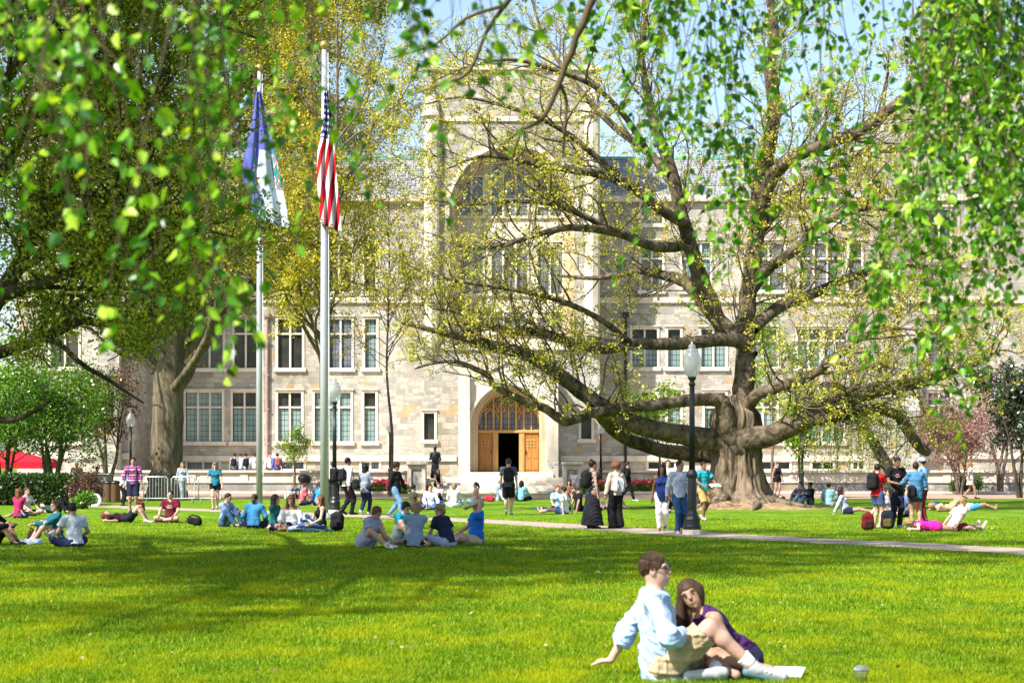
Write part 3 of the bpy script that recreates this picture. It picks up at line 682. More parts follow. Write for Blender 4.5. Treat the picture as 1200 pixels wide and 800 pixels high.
def leaf_quads(C, size, r, asp=.5, droop=0.0):
    """one bent rhombic leaf (two triangles sharing the midrib -> a quad with a fold) per point"""
    n = len(C); d = r.normal(0, 1, (n, 3)); d[:, 2] -= droop; d /= np.linalg.norm(d, axis=1, keepdims=True) + 1e-9
    s = np.cross(d, r.normal(0, 1, (n, 3))); s /= np.linalg.norm(s, axis=1, keepdims=True) + 1e-9
    nn = np.cross(d, s); L = (size * r.uniform(.6, 1.35, n))[:, None]
    V = np.stack([C, C + d * L * .5 + s * L * asp * .5 + nn * L * .08, C + d * L, C + d * L * .5 - s * L * asp * .5 + nn * L * .08], 1).reshape(-1, 3)
    return V, np.arange(4 * n, dtype=np.int32).reshape(-1, 4)
def px_limb(t, pts, Y, rpx, **k):
    """pts: (px, py, depth offset); rpx: radii in photo pixels at Y"""
    P = [W(a, b, Y + c) for a, b, c in pts]; r = [x * Y / F for x in rpx]
    return t.limb(P, r, **k)

M['oak_bark'] = bark_mat('ridged_grey_brown_bark', (.04, .028, .02), (.22, .16, .108), 3.4, 1.0)
M['oak_twig'] = simple('weathered_twig', (.13, .10, .075), .9, 0, .3, 3)
M['dark_bark'] = bark_mat('dark_bark', (.018, .013, .010), (.075, .055, .04), 5, .8)
M['elm_bark'] = bark_mat('elm_bark', (.07, .055, .038), (.18, .14, .095), 4, .7)
M['bud'] = leaf_mat('spring_buds', [(0, (.30, .34, .03)), (.35, (.48, .50, .05)), (.7, (.62, .58, .07)), (1, (.56, .40, .04))], .45, (1.1, 1.05, .6), .03)
M['olive'] = leaf_mat('olive_young_leaves', [(0, (.09, .145, .012)), (.4, (.21, .28, .022)), (.75, (.38, .42, .025)), (1, (.54, .49, .03))], .5, (1.2, 1.1, .5), .02)
M['lime'] = leaf_mat('fresh_lime_leaves', [(0, (.08, .18, .01)), (.5, (.17, .30, .02)), (1, (.32, .40, .05))], .45, (1.2, 1.2, .5), .04)
M['green'] = leaf_mat('bright_green_leaves', [(0, (.04, .11, .006)), (.5, (.10, .24, .012)), (1, (.22, .38, .03))], .45, (1.2, 1.25, .45), .05)
M['birch_leaf'] = leaf_mat('glossy_spring_leaves', [(0, (.018, .075, .006)), (.35, (.06, .21, .010)), (.7, (.18, .40, .015)), (1, (.42, .58, .04))], .42, (1.35, 1.25, .3), .035)
M['pink'] = leaf_mat('dusty_pink_blossom', [(0, (.15, .075, .055)), (.5, (.28, .155, .125)), (1, (.46, .30, .24))], .3, (1.1, 1, 1), .02)
M['blossom'] = leaf_mat('pale_pink_blossom', [(0, (.42, .22, .26)), (1, (.75, .55, .58))], .3, (1, 1, 1), .02)
M['magnolia'] = leaf_mat('dark_glossy_leaves', [(0, (.008, .022, .006)), (.6, (.022, .055, .012)), (1, (.06, .11, .03))], .15, (1, 1.1, .5), .16)
M['hedge'] = leaf_mat('clipped_hedge_leaves', [(0, (.01, .028, .006)), (.6, (.03, .07, .01)), (1, (.09, .15, .02))], .3, (1.1, 1.2, .5), .05)
M['purple'] = leaf_mat('purple_bronze_leaves', [(0, (.06, .025, .02)), (1, (.16, .10, .05))], .3, (1, 1, 1), .03)

def make_oak():
    Y = 73.0; base = Vector((XP(862, Y), Y, 0)); t = Tree(11)
    root = thing('old_oak_tree', 'huge old spreading tree with ridged trunk, long low limbs and yellow-green buds', 'tree', base)
    # ---- trunk with buttressed foot: a ring mesh
    prof0 = [(-.05, 2.15), (.25, 1.55), (.6, 1.16), (1.0, .96), (1.6, .86), (2.2, .84), (2.7, .86), (3.1, .92), (3.45, .86), (3.8, .62), (4.1, .4)]
    zz_ = np.linspace(-.05, 4.1, 46); prof = [(z, float(np.interp(z, [q[0] for q in prof0], [q[1] for q in prof0]))) for z in zz_]
    V, n = [], 150
    for z, r in prof:
        for j in range(n):
            a = 2 * math.pi * j / n; fl = max(0, 1 - z / 1.4)
            rr = r * (1 + (.05 + .12 * fl) * math.sin(5 * a + .6) + .05 * math.sin(9 * a + z) + .02 * math.sin(17 * a + 2 * z)) + .075 * (abs(math.sin(10.5 * a + 1.1 * math.sin(1.7 * z + 2 * a) + .5 * math.sin(5 * z))) ** .7 - .6) + .03 * math.sin(31 * a + 2.4 * math.sin(3.1 * z))
            V.append((base.x + .05 * math.sin(z) + rr * math.cos(a), Y + rr * .92 * math.sin(a), z + .04 * math.sin(3 * a)))
    Q = [(i * n + j, i * n + (j + 1) % n, (i + 1) * n + (j + 1) % n, (i + 1) * n + j) for i in range(len(prof) - 1) for j in range(n)]
    bole = mesh_obj('trunk', V, np.array(Q), M['oak_bark'], root, base)
    limbs = []
    def L(pts, r, kids, ls=1.0, **k):
        q = px_limb(t, pts, Y, [x * .9 for x in r], wob=.07, **k); limbs.append((q, kids, ls))
    # lower left limbs
    L([(858, 524, .2), (837, 516, -.3), (796, 508, -.8), (754, 499, -1.3), (721, 487, -1.7), (703, 474, -2), (681, 460, -2.3), (661, 443, -2.6), (644, 431, -2.9), (627, 420, -3.1), (605, 412, -3.4), (577, 405, -3.6), (554, 398, -3.9), (526, 392, -4.2), (496, 384, -4.4), (470, 378, -4.6)],
      [21, 15.5, 13, 12, 11, 10.5, 10, 9.5, 9, 8.5, 8, 7, 5.5, 4, 3, 1.5], 26)
    L([(850, 534, .6), (825, 532, .9), (783, 529, 1.2), (750, 521, 1.0), (725, 508, .2), (706, 490, -.8), (690, 470, -1.8)], [14, 11, 9.5, 9, 8.5, 8, 6], 3)
    L([(862, 520, -.4), (851, 500, -.6), (849, 478, -.8), (842, 469, -.9), (804, 469, -1.4), (762, 475, -1.8), (725, 477, -2.1), (703, 482, -2.4), (689, 485, -2.5), (664, 493, -2.7), (653, 488, -2.8), (636, 477, -2.9), (622, 474, -3), (605, 465, -3.2), (582, 454, -3.4), (571, 440, -3.6), (557, 432, -3.8), (535, 424, -4), (510, 425, -4.1), (486, 432, -4.2)],
      [16, 14, 11, 9, 8, 7.5, 7, 7, 7, 6.5, 6, 5.5, 5, 4.5, 4, 4, 3.5, 2.5, 1.8, 1], 24)
    # leader and upper limbs
    L([(862, 522, .4), (868, 490, .5), (872, 455, .6), (873, 420, .7), (874, 385, .8), (876, 350, 1.0), (882, 312, 1), (886, 275, 1), (889, 237, 1), (893, 207, .9), (901, 170, .8), (907, 125, .7), (902, 80, .6), (908, 35, .5), (900, -20, .3), (904, -70, 0)],
      [23, 17, 14.5, 13, 12, 11.5, 11, 11, 11, 11, 10.5, 9.5, 8, 6.5, 5, 2], 26)
    L([(878, 405, .6), (858, 398, 0), (825, 400, -.6), (785, 403, -1), (740, 403, -1.3), (712, 408, -1.5), (686, 405, -1.7), (667, 401, -1.9), (644, 392, -2.1), (622, 388, -2.3), (594, 387, -2.6), (565, 378, -2.9), (536, 366, -3.1), (508, 362, -3.4)], [10, 9, 8.5, 8, 7.5, 7.5, 7, 6.5, 6, 5, 4.5, 3.5, 2.2, 1], 20)
    L([(880, 418, .5), (862, 395, 1), (837, 371, 1.6), (817, 342, 2), (800, 328, 2.4), (783, 324, 2.6), (754, 317, 3), (725, 322, 3.3), (690, 326, 3.6), (650, 322, 4)], [11, 10.5, 10.5, 10, 9, 7, 5.5, 4, 3, 1.5], 16)
    L([(846, 382, 1.4), (826, 340, 1.2), (812, 300, 1), (803, 270, .9), (798, 250, .8), (787, 200, .6), (772, 162, .5), (761, 117, .4), (752, 70, .2), (756, 20, 0), (748, -40, 0)], [11, 10.5, 10, 9.5, 9, 8, 7, 5.5, 4.5, 3, 1.5], 20)
    L([(803, 262, .8), (775, 246, -.5), (745, 222, -1.4), (712, 206, -2.2), (676, 200, -3), (640, 196, -3.6), (600, 186, -4.2), (560, 184, -4.8), (520, 200, -5.3)], [8, 7, 6.5, 6, 5, 4.2, 3.2, 2, 1], 20)
    L([(786, 205, .5), (760, 180, 1.6), (722, 150, 2.6), (690, 118, 3.4), (660, 80, 4.2), (636, 40, 4.6), (620, -10, 5)], [6, 5.5, 5, 4, 3, 2.2, 1], 16)
    L([(798, 288, .8), (768, 290, -1), (730, 275, -2.2), (694, 268, -3.2), (655, 268, -4), (614, 280, -4.8), (575, 290, -5.4), (535, 288, -5.8)], [7, 6.5, 6, 5, 4, 3, 2, 1], 18)
    L([(889, 250, .9), (907, 205, .3), (930, 184, -.4), (964, 170, -1), (1012, 151, -1.7), (1046, 125, -2.2), (1076, 104, -2.7), (1110, 84, -3.2), (1148, 70, -3.6)], [10, 9.5, 9, 8, 7.5, 6.5, 5.5, 3.5, 1.5], 22)
    L([(886, 275, 1.1), (915, 240, 2), (945, 215, 3), (975, 200, 4), (1008, 182, 4.8), (1040, 175, 5.6)], [8, 8, 7, 5.5, 4, 1.5], 13)
    L([(880, 340, 1), (902, 312, .2), (936, 290, -1), (952, 268, -1.6), (985, 252, -2.4), (1022, 244, -3.1), (1056, 250, -3.6)], [9, 8, 7, 6, 4.5, 3, 1.2], 15)
    L([(882, 385, .7), (912, 360, 1.6), (950, 345, 2.5), (990, 328, 3.3), (1030, 315, 4.1), (1072, 312, 4.8), (1105, 320, 5.2)], [9, 8.5, 7.5, 6, 4.5, 3, 1.3], 17)
    L([(876, 480, -.3), (887, 462, -1), (917, 452, -1.8), (950, 440, -2.6), (980, 418, -3.4), (1008, 396, -4), (1040, 385, -4.5), (1072, 386, -5)], [9, 8, 7, 6, 5, 4, 2.5, 1.2], 16)
    L([(745, 222, -1.4), (712, 196, -2.2), (680, 168, -2.8), (640, 142, -3.3), (590, 124, -3.8), (540, 114, -4.2), (500, 122, -4.5)], [5, 4.5, 4, 3.2, 2.4, 1.6, 1], 15, 1.1)
    L([(730, 275, -2.2), (694, 258, -3), (650, 240, -3.6), (600, 236, -4.2), (550, 240, -4.7), (505, 234, -5.1)], [4.5, 4, 3.3, 2.6, 1.8, 1], 14, 1.1)
    L([(760, 180, 1.6), (735, 140, .6), (700, 104, -.4), (655, 84, -1.3), (600, 70, -2.2), (550, 78, -3), (506, 96, -3.6)], [4.5, 4, 3.5, 3, 2.2, 1.5, .9], 16, 1.1)
    L([(740, 403, -1.3), (700, 372, -2.5), (655, 352, -3.4), (605, 340, -4), (550, 332, -4.6), (500, 322, -5)], [4.5, 4, 3.4, 2.6, 1.8, 1], 13, 1.0)
    # right low limb and its broken drooping arm
    L([(866, 522, -.3), (875, 513, -.6), (908, 508, -1), (942, 493, -1.3), (971, 478, -1.6), (1000, 466, -1.8), (1033, 455, -2), (1075, 449, -2.3), (1105, 440, -2.7), (1140, 428, -3), (1172, 410, -3.4)], [22, 16, 13.5, 13, 12, 11, 9.5, 7, 5, 3.2, 1.5], 22)
    L([(950, 492, -1.3), (978, 489, -1.2), (1008, 481, -1), (1040, 481, -.8), (1056, 492, -.6), (1066, 508, -.5), (1079, 524, -.4), (1088, 530, -.3)], [8, 8, 7.5, 7, 7, 7, 7, 5.5], 6, .6)
    cfg = [None,
           dict(seg=6, wob=.20, up=.05, len=3.0, rad=.05, kids=5, lift=.45, ang=(35, 70), leaf=1),
           dict(seg=5, wob=.24, up=.06, len=1.45, rad=.020, kids=3, lift=.2, ang=(30, 65), leaf=1),
           dict(seg=3, wob=.28, up=.03, len=.75, rad=.010, kids=0, lift=.1, ang=(30, 65), leaf=1)]
    for q, ((P, rr), k, ls) in enumerate(limbs):
        low = q in (0, 2); c1 = dict(cfg[1], lift=1.1, leaf=0) if low else dict(cfg[1], len=3.4) if q in (5, 6, 7, 8) else cfg[1]
        t.spawn(P, rr, 1, [None, c1] + cfg[2:], int(k * (.95 if low else 1.3 if q in (5, 6, 7, 8) else 2.1 if q in (3, 10, 11, 12, 13, 14, 19) else .9 if q in (15, 16, 17, 18) else 1.3)), .3 if low else .2, ls)
    M['limb_bark'] = bark_mat('rough_limb_bark', (.03, .022, .015), (.16, .118, .08), 3.2, 1.0, .8)
    t.build(root, base, M['limb_bark'], M['oak_twig'], M['bud'], .085, 9, .065, .8)
    # fold the limbs mesh into the thing as a part named limb
    for o in root.children:
        if o.name.startswith('trunk') and o is not bole: o.name = 'limbs'
    # roots running out over the mound
    mb = MB()
    rg = rng_(3)
    for a in (-2.6, -1.9, -1.2, -.5, .1, .8, 2.6, 3.3):
        P = []; x = np.array([base.x + 1.2 * math.cos(a), Y + 1.1 * math.sin(a)]); d = a
        for i in range(6):
            rr_ = math.hypot(x[0] - base.x, x[1] - Y); P.append((x[0], x[1], max(.0, .60 * max(0, 1 - rr_ / 3.4) ** 1.5 - .0))); d += rg.normal(0, .3); x = x + np.array([math.cos(d), math.sin(d)]) * .42
        mb.tube(P, np.linspace(.2, .04, 6), 7)
    mb.build('root', M['oak_bark'], root, base, True)
make_oak()

def crown_tree(seed, base, trunk_pts, trunk_r, nlimb, limb_len, cfg, bark, twig, leafm, root, size, per, spread, asp, start=.35, lift=.4, ang=(30, 65), droop=0, bias=None, sides=3, lim_r=.6, keep=None):
    t = Tree(seed); P, rr = t.limb(trunk_pts, trunk_r, wob=.05)
    c0 = dict(seg=8, wob=.12, up=.05, len=limb_len, rad=trunk_r[0] * lim_r, kids=cfg[0].pop('n1'), lift=lift, ang=ang, thick=True, leaf=0, **{'from': .2})
    t.spawn(P, rr, 0, [c0] + cfg, nlimb, start, 1.0, bias)
    if keep: t.prune(keep)
    t.build(root, base, bark, twig, leafm, size, per, spread, asp, droop, fine_sides=sides); return t

def make_elm():
    Y = 90.0; base = Vector((XP(195, Y), Y, 0))
    root = thing('giant_elm_tree', 'giant tree with thick straight grey trunk and olive-yellow crown, behind the metal barriers', 'tree', base)
    P = [(base.x + dx, Y, z) for dx, z in ((0, -.1), (-.02, .5), (0, 1.2), (.02, 3), (.05, 5), (.1, 7), (.3, 9.5), (.6, 12.5), (1.0, 16), (1.2, 20), (1.3, 24))]
    crown_tree(21, base, P, [1.05, .86, .77, .72, .70, .72, .64, .5, .4, .25, .08], 36, 11.5,
               [dict(seg=6, wob=.16, up=.03, len=4.0, rad=.09, kids=5, lift=.15, ang=(30, 65), leaf=3, n1=9),
                dict(seg=5, wob=.2, up=.0, len=2.0, rad=.03, kids=4, lift=.1, ang=(30, 65), leaf=3),
                dict(seg=3, wob=.25, up=-.02, len=.8, rad=.012, kids=0, ang=(30, 60), leaf=5)],
               M['elm_bark'], M['oak_twig'], M['olive'], root, .105, 5, .2, .65, start=.36, lift=.40, ang=(48, 78), keep=lambda p: p[2] > (8.6 if p[0] > base.x + .6 else 6.4), lim_r=.2)
make_elm()

def make_yellow():
    Y = 84.0; base = Vector((XP(381, Y), Y, 0))
    root = thing('yellow_budding_tree', 'slender tree with golden yellow spring buds rising behind the nearer flagpole', 'tree', base)
    P = [(base.x, Y, -.1), (base.x + .05, Y, 2), (base.x - .1, Y, 5), (base.x, Y, 8), (base.x + .3, Y, 12), (base.x + .5, Y, 16.5), (base.x + .5, Y, 21)]
    M['gold'] = leaf_mat('golden_spring_buds', [(0, (.24, .28, .02)), (.4, (.44, .44, .03)), (.8, (.62, .55, .04)), (1, (.66, .50, .03))], .48, (1.1, 1.0, .5), .02)
    crown_tree(31, base, P, [.17, .14, .13, .12, .10, .07, .02], 28, 6.5,
               [dict(seg=6, wob=.16, up=.06, len=2.4, rad=.05, kids=5, lift=.3, ang=(25, 60), leaf=2, n1=7),
                dict(seg=5, wob=.2, up=.04, len=1.2, rad=.02, kids=3, lift=.2, ang=(30, 60), leaf=3),
                dict(seg=3, wob=.25, up=.02, len=.6, rad=.010, kids=0, ang=(30, 60), leaf=3)],
               M['oak_twig'], M['oak_twig'], M['gold'], root, .11, 4, .13, .7, start=.36, lift=.5, ang=(35, 75))
make_yellow()

def make_side_tree():
    """dark-limbed tree at the left edge, its boughs reaching into the picture and shading the lawn"""
    Y = 33.0; base = Vector((-10.9, Y, 0))
    root = thing('dark_limbed_tree', 'dark-limbed tree at the left edge with boughs reaching over the lawn', 'tree', base)
    t = Tree(41)
    def ob(pts, r): return px_limb(t, pts, Y, r, wob=.08)
    t.limb([(base.x, Y, -.1), (base.x + .1, Y, 2), (base.x + .3, Y, 4.2), (base.x + .4, Y, 6.5), (base.x + .3, Y, 9), (base.x + .5, Y, 12), (base.x + .6, Y, 15)], [.62, .5, .45, .42, .34, .22, .08])
    limbs = [ob([(-110, 420, 0), (-60, 395, -.4), (-20, 372, -.8), (22, 309, -1), (41, 264, -1.2), (66, 232, -1.3), (90, 207, -1.4), (128, 170, -1.6), (170, 130, -1.8), (208, 84, -2)], [16, 14, 12, 9, 8, 7, 6, 4.5, 3, 1.5]),
             ob([(-110, 430, 0), (-50, 425, .5), (0, 412, .8), (56, 393, 1), (94, 376, 1.2), (124, 379, 1.4), (160, 372, 1.8), (205, 362, 2.2), (250, 358, 2.6)], [12, 10, 8, 6.5, 5.5, 5, 4, 3, 1.5]),
             ob([(40, 398, 1), (67, 401, .6), (94, 425, .3), (124, 443, .1), (146, 458, -.1), (168, 472, -.3)], [4, 3.5, 3, 2.5, 2, 1]),
             ob([(-110, 400, 0), (-40, 380, -1.5), (0, 350, -2), (35, 335, -2.4), (75, 322, -2.8), (112, 310, -3.2), (150, 303, -3.6), (200, 300, -4)], [11, 10, 8, 7, 6, 5, 3.5, 1.5]),
             ob([(-110, 330, 0), (-50, 270, 1), (0, 205, 1.6), (30, 150, 2), (62, 100, 2.4), (100, 50, 2.8), (130, 0, 3)], [11, 10, 8, 6.5, 5, 3.5, 2]),
             ob([(-100, 250, 0), (-40, 160, -1), (10, 90, -1.6), (50, 40, -2), (90, -20, -2.4)], [10, 8, 6, 4.5, 2]),
             ob([(-110, 440, 0), (-60, 470, -.8), (0, 596, -1.2)][:2] + [(-30, 486, -.9), (0, 492, -1), (28, 488, -1.1), (58, 470, -1.2)], [6, 5, 4.5, 4, 3, 1.5]),
             ob([(40, 268, -1.2), (90, 256, -2.4), (130, 240, -3.2), (175, 236, -4), (225, 240, -4.6)], [5, 4.5, 3.5, 2.5, 1.2])]
    # the upper crown and the side away from the picture
    for a, zz in ((4.2, 9), (4.7, 8), (5.1, 9.5), (5.5, 11), (4.4, 12), (5.0, 13), (5.7, 12.5), (.3, 12.5), (3.6, 10), (2.6, 10), (4.0, 7), (4.5, 7.5), (4.9, 8.5), (5.3, 10), (5.2, 12), (4.8, 11.5), (5.6, 13.5), (6.1, 13), (4.6, 9.8), (4.5, 8.8), (4.65, 10.5), (4.8, 9.2), (4.95, 10.8), (5.05, 9.6), (5.15, 11.2), (4.35, 10.2), (4.72, 11.8), (.3, 9), (.7, 10), (1.1, 9), (1.5, 10.5), (.1, 11), (.9, 12), (1.9, 9), (5.9, 11.5), (5.4, 12.8), (6.2, 12.2), (.5, 13), (4.66, 9.0), (4.74, 9.6), (4.6, 10.6)):
        P = [np.array([base.x + .4, Y, zz])]
        for i in range(15 if abs(a - 4.7) < .07 else 9): P.append(P[-1] + np.array([math.cos(a) * 1.25, math.sin(a) * 1.25, .42 - .055 * min(i, 9)]))
        limbs.append(t.limb(P, np.linspace(.17, .02, len(P))))
    for a in (2.2, 3.0, 3.8, 4.6):
        P = [np.array([base.x + .3, Y, 5.5 + .8 * (a - 2)])]
        for i in range(5): P.append(P[-1] + np.array([math.cos(a) * 1.5, math.sin(a) * 1.5, .8]))
        limbs.append(t.limb(P, [.2, .17, .14, .1, .07, .03]))
    cfg = [None, dict(seg=6, wob=.15, up=.02, len=2.1, rad=.05, kids=5, lift=.2, ang=(30, 65), leaf=2),
           dict(seg=5, wob=.2, up=.0, len=1.1, rad=.018, kids=4, lift=.1, ang=(30, 60), leaf=3),
           dict(seg=3, wob=.22, up=0, len=.6, rad=.009, kids=0, ang=(30, 60), leaf=4)]
    for P, rr in limbs: t.spawn(P, rr, 1, cfg, 17, .2)
    def keep(p):
        px = 600 + p[0] * F / p[1]; py = HY - (p[2] - H0) * F / p[1]; return py < 400 + 20 * math.sin(px * .05) and not (px > 230 and py > 300)
    t.prune(keep)
    t.build(root, base, M['dark_bark'], M['dark_bark'], M['olive'], .065, 7, .12, .65)
make_side_tree()

def small_tree(name, label, seed, px, py, Y, stems, h, w, leafm, bark, size=.12, per=5, spread=.14, droop=0.0, up=.08, z0=0.0, group=None, n1=7, kids=4, start=.25, lean=0, asp=.6):
    base = Vector((XP(px, Y), Y, z0)); root = thing(name, label, 'tree', base, 0, group); t = Tree(seed); r = t.r
    cfg = [None, dict(seg=5, wob=.18, up=up, len=w * .55, rad=.04, kids=kids, lift=.3, ang=(30, 70), leaf=2),
           dict(seg=4, wob=.22, up=up * .6, len=w * .28, rad=.016, kids=3, lift=.2, ang=(30, 60), leaf=3),
           dict(seg=3, wob=.25, up=up * .5, len=w * .14, rad=.008, kids=0, ang=(30, 60), leaf=4)]
    for k in range(stems):
        a = 2 * math.pi * (k + r.uniform(0, .6)) / stems; sp = .22 * w if stems > 1 else .04 * w
        P = [(base.x + .08 * math.cos(a) * (stems > 1), Y + .08 * math.sin(a) * (stems > 1), z0 - .05)]
        for i in range(1, 6):
            f = i / 5; P.append((base.x + math.cos(a) * sp * f + r.normal(0, min(.03 * h * .3, .06)) + lean * f, Y + math.sin(a) * sp * f, z0 + h * f * .85))
        q = t.limb(P, np.linspace(min(.035 * h, .09) if stems == 1 else .02 * h, .012, 6)); t.spawn(q[0], q[1], 1, cfg, n1, start)
    t.build(root, base, bark, bark, leafm, size, per, spread, asp, droop); return root
small_tree('crape_myrtle', 'multi-stemmed small tree with bright green leaves, above the clipped hedge by the red canopy', 51, 62, 590, 86, 6, 5.2, 4.4, M['green'], M['oak_twig'], .13, 4, .26, 0, .03, n1=9, start=.34)
small_tree('crape_myrtle', 'bright green bushy small tree at the far left edge in front of the red canopy', 52, 5, 590, 84, 5, 5.0, 4.0, M['green'], M['dark_bark'], .13, 4, .26, 0, .03, n1=9, start=.36)
small_tree('purple_leaf_tree', 'small purple-bronze leaved tree beside the sloping stone buttress left of the giant trunk', 53, 128, 585, 96, 3, 5.8, 3.6, M['purple'], M['dark_bark'], .14, 4, .18, 0, .06, n1=8, start=.4)
small_tree('pink_flowering_tree', 'low spreading tree in dusty pink bloom before the right end of the terrace wall', 54, 1125, 576, 103, 5, 3.5, 4.2, M['pink'], M['oak_twig'], .11, 4, .2, 0, .04, n1=10, start=.36)
small_tree('blossom_tree', 'pale pink blossom tree half hidden behind the dark glossy evergreen at right', 55, 1172, 576, 106, 3, 6.2, 5, M['blossom'], M['oak_twig'], .14, 3, .2, 0, .05, n1=9, start=.35)
small_tree('glossy_evergreen', 'dark glossy-leaved evergreen tree at the right edge beyond the lawn', 56, 1196, 578, 94, 2, 5.4, 4.6, M['magnolia'], M['dark_bark'], .2, 6, .18, .2, .02, n1=12, start=.3)
small_tree('terrace_sapling', 'thin staked sapling with yellow-green leaves on the terrace between the flagpoles', 57, 345, 560, 106.4, 1, 3.1, 2.0, M['lime'], M['oak_twig'], .10, 4, .10, 0, .1, z0=.09, n1=11, start=.4)
small_tree('lime_sapling', 'small fresh lime-green tree by the terrace wall right of the old oak trunk', 58, 938, 574, 94, 1, 4.6, 2.6, M['lime'], M['dark_bark'], .15, 5, .16, .5, .0, n1=12, start=.42)
for sd_, px, lab, hh, ww in ((59, 772, 'bright green small tree glimpsed left behind the old oak trunk, under its low limbs', 5.2, 3.6), (60, 905, 'taller light green tree behind the crown of the old oak, near its leader', 9.5, 5.0)):
    small_tree('background_tree', lab, sd_, px, 575, 103.5, 1, hh, ww, M['lime'], M['oak_twig'], .18, 4, .22, .3, .03, z0=.05, n1=13, start=.42, group='light green trees behind the old oak')

def make_weeping(seed, name, label, base, trunk, rads, tops, leafm, bark, size, per):
    root = thing(name, label, 'tree', base); t = Tree(seed); r = t.r
    P, rr = t.limb(trunk, rads, wob=.05)
    for k in range(tops):
        a = r.uniform(0, 6.28); p = P[-1 - int(r.integers(0, len(P) // 2))]; L = r.uniform(1.0, 3.0)
        q = [p]
        for i in range(1, 6): f = i / 5; q.append(p + np.array([math.cos(a) * L * f, math.sin(a) * L * f, 1.3 * f - 1.2 * f * f + r.normal(0, .06)]))
        q = np.array(q); t.trunk.append((q, np.linspace(.07, .02, 6)))
        for s_ in range(9):
            u = r.uniform(.3, 1); j = min(int(u * 5), 4); b = q[j] + (q[j + 1] - q[j]) * (u * 5 - j); n = 7; ln = r.uniform(1.2, 3.6)
            S = [b]
            for i in range(n): S.append(S[-1] + np.array([r.normal(0, .05), r.normal(0, .05), -ln / n]))
            S = np.array(S); S[:, 2] = np.maximum(S[:, 2], 1.4); t.fine.append((S, np.linspace(.012, .005, n + 1)))
            for i in range(1, n + 1):
                for w in range(3): t.pts.append(S[i] + r.normal(0, .06, 3))
    t.build(root, base, bark, bark, leafm, size, per, .06, .5, .6)
small_tree('pale_budding_tree', 'thin-stemmed tree with a haze of pale lime buds, left of the tower', 63, 457, 580, 98, 1, 17.5, 7.5, M['bud'], M['oak_twig'], .10, 4, .10, 0, .06, n1=46, start=.42, asp=.8)
Yw = 88.0; bw = Vector((XP(1046, Yw), Yw, 0))
make_weeping(61, 'weeping_tree', 'weeping tree with leaning dark trunk and light green strands, behind the standing group at right', bw,
             [(bw.x, Yw, -.1), (XP(1043, Yw), Yw, ZP(556, Yw)), (XP(1034, Yw), Yw, ZP(536, Yw)), (XP(1022, Yw), Yw + .3, ZP(512, Yw)), (XP(1008, Yw), Yw + .5, ZP(490, Yw)), (XP(1000, Yw), Yw + .6, ZP(468, Yw)), (XP(1002, Yw), Yw + .6, ZP(440, Yw))],
             [.34, .30, .26, .22, .19, .15, .06], 20, M['lime'], M['dark_bark'], .10, 2)

# ------------------------------------------------------------------ the two near trees whose strands hang into the view
def leaf6(C, D, size, r):
    """folded pointed leaves hanging along D: six points, two quads sharing the midrib"""
    n = len(C); d = D + r.normal(0, .35, (n, 3)); d /= np.linalg.norm(d, axis=1, keepdims=True)
    s = np.cross(d, r.normal(0, 1, (n, 3))); s /= np.linalg.norm(s, axis=1, keepdims=True) + 1e-9; nn = np.cross(d, s); L = (size * r.uniform(.65, 1.3, n))[:, None]
    V = np.stack([C, C + d * L * .32 + s * L * .33 + nn * L * .1, C + d * L * .7 + s * L * .2 + nn * L * .06, C + d * L - nn * L * .05, C + d * L * .7 - s * L * .2 + nn * L * .06, C + d * L * .32 - s * L * .33 + nn * L * .1], 1).reshape(-1, 3)
    i = np.arange(n)[:, None] * 6
    Q = np.concatenate([i + np.array([0, 1, 2, 3]), i + np.array([0, 3, 4, 5])], 0); return V, Q
M['birch_twig'] = simple('reddish_brown_shoot', (.075, .05, .025), .8, 0, .3, 3)
class Hanger:
    def __init__(s, seed): s.t = Tree(seed); s.C = []; s.D = []; s.r = s.t.r
    def strand(s, top, length, dens, side=.30, leafy=1.0):
        """a hanging shoot from top with short side shoots and leaves"""
        r = s.r; n = max(6, int(length / .09)); P = [np.array(top, float)]; d = np.array([r.normal(0, .12), r.normal(0, .12), -1.0])
        for i in range(n):
            d = unit(d + np.array([r.normal(0, .10), r.normal(0, .10), -.10])); P.append(P[-1] + d * length / n)
        P = np.array(P); s.t.fine.append((P, np.linspace(.0034, .0014, n + 1)))
        for i in range(2, n + 1):
            if r.random() < .42 * leafy: s.leaf(P[i], n_=int(r.integers(1, 4)))
            if r.random() < side * leafy:
                a = r.uniform(0, 6.28); dd = unit(np.array([math.cos(a), math.sin(a), -.5])); m = int(r.integers(3, 7)); q = [P[i]]
                for k in range(m): dd = unit(dd + np.array([0, 0, -.35]) + r.normal(0, .12, 3)); q.append(q[-1] + dd * .055)
                q = np.array(q); s.t.fine.append((q, np.linspace(.0018, .001, m + 1)))
                for k in range(1, m + 1): s.leaf(q[k], n_=int(r.integers(1, 3)))
    def leaf(s, p, n_=1):
        for _ in range(n_):
            a = s.r.uniform(0, 6.28); s.C.append(p + s.r.normal(0, .008, 3)); s.D.append((math.cos(a) * .75, math.sin(a) * .75, -.75))
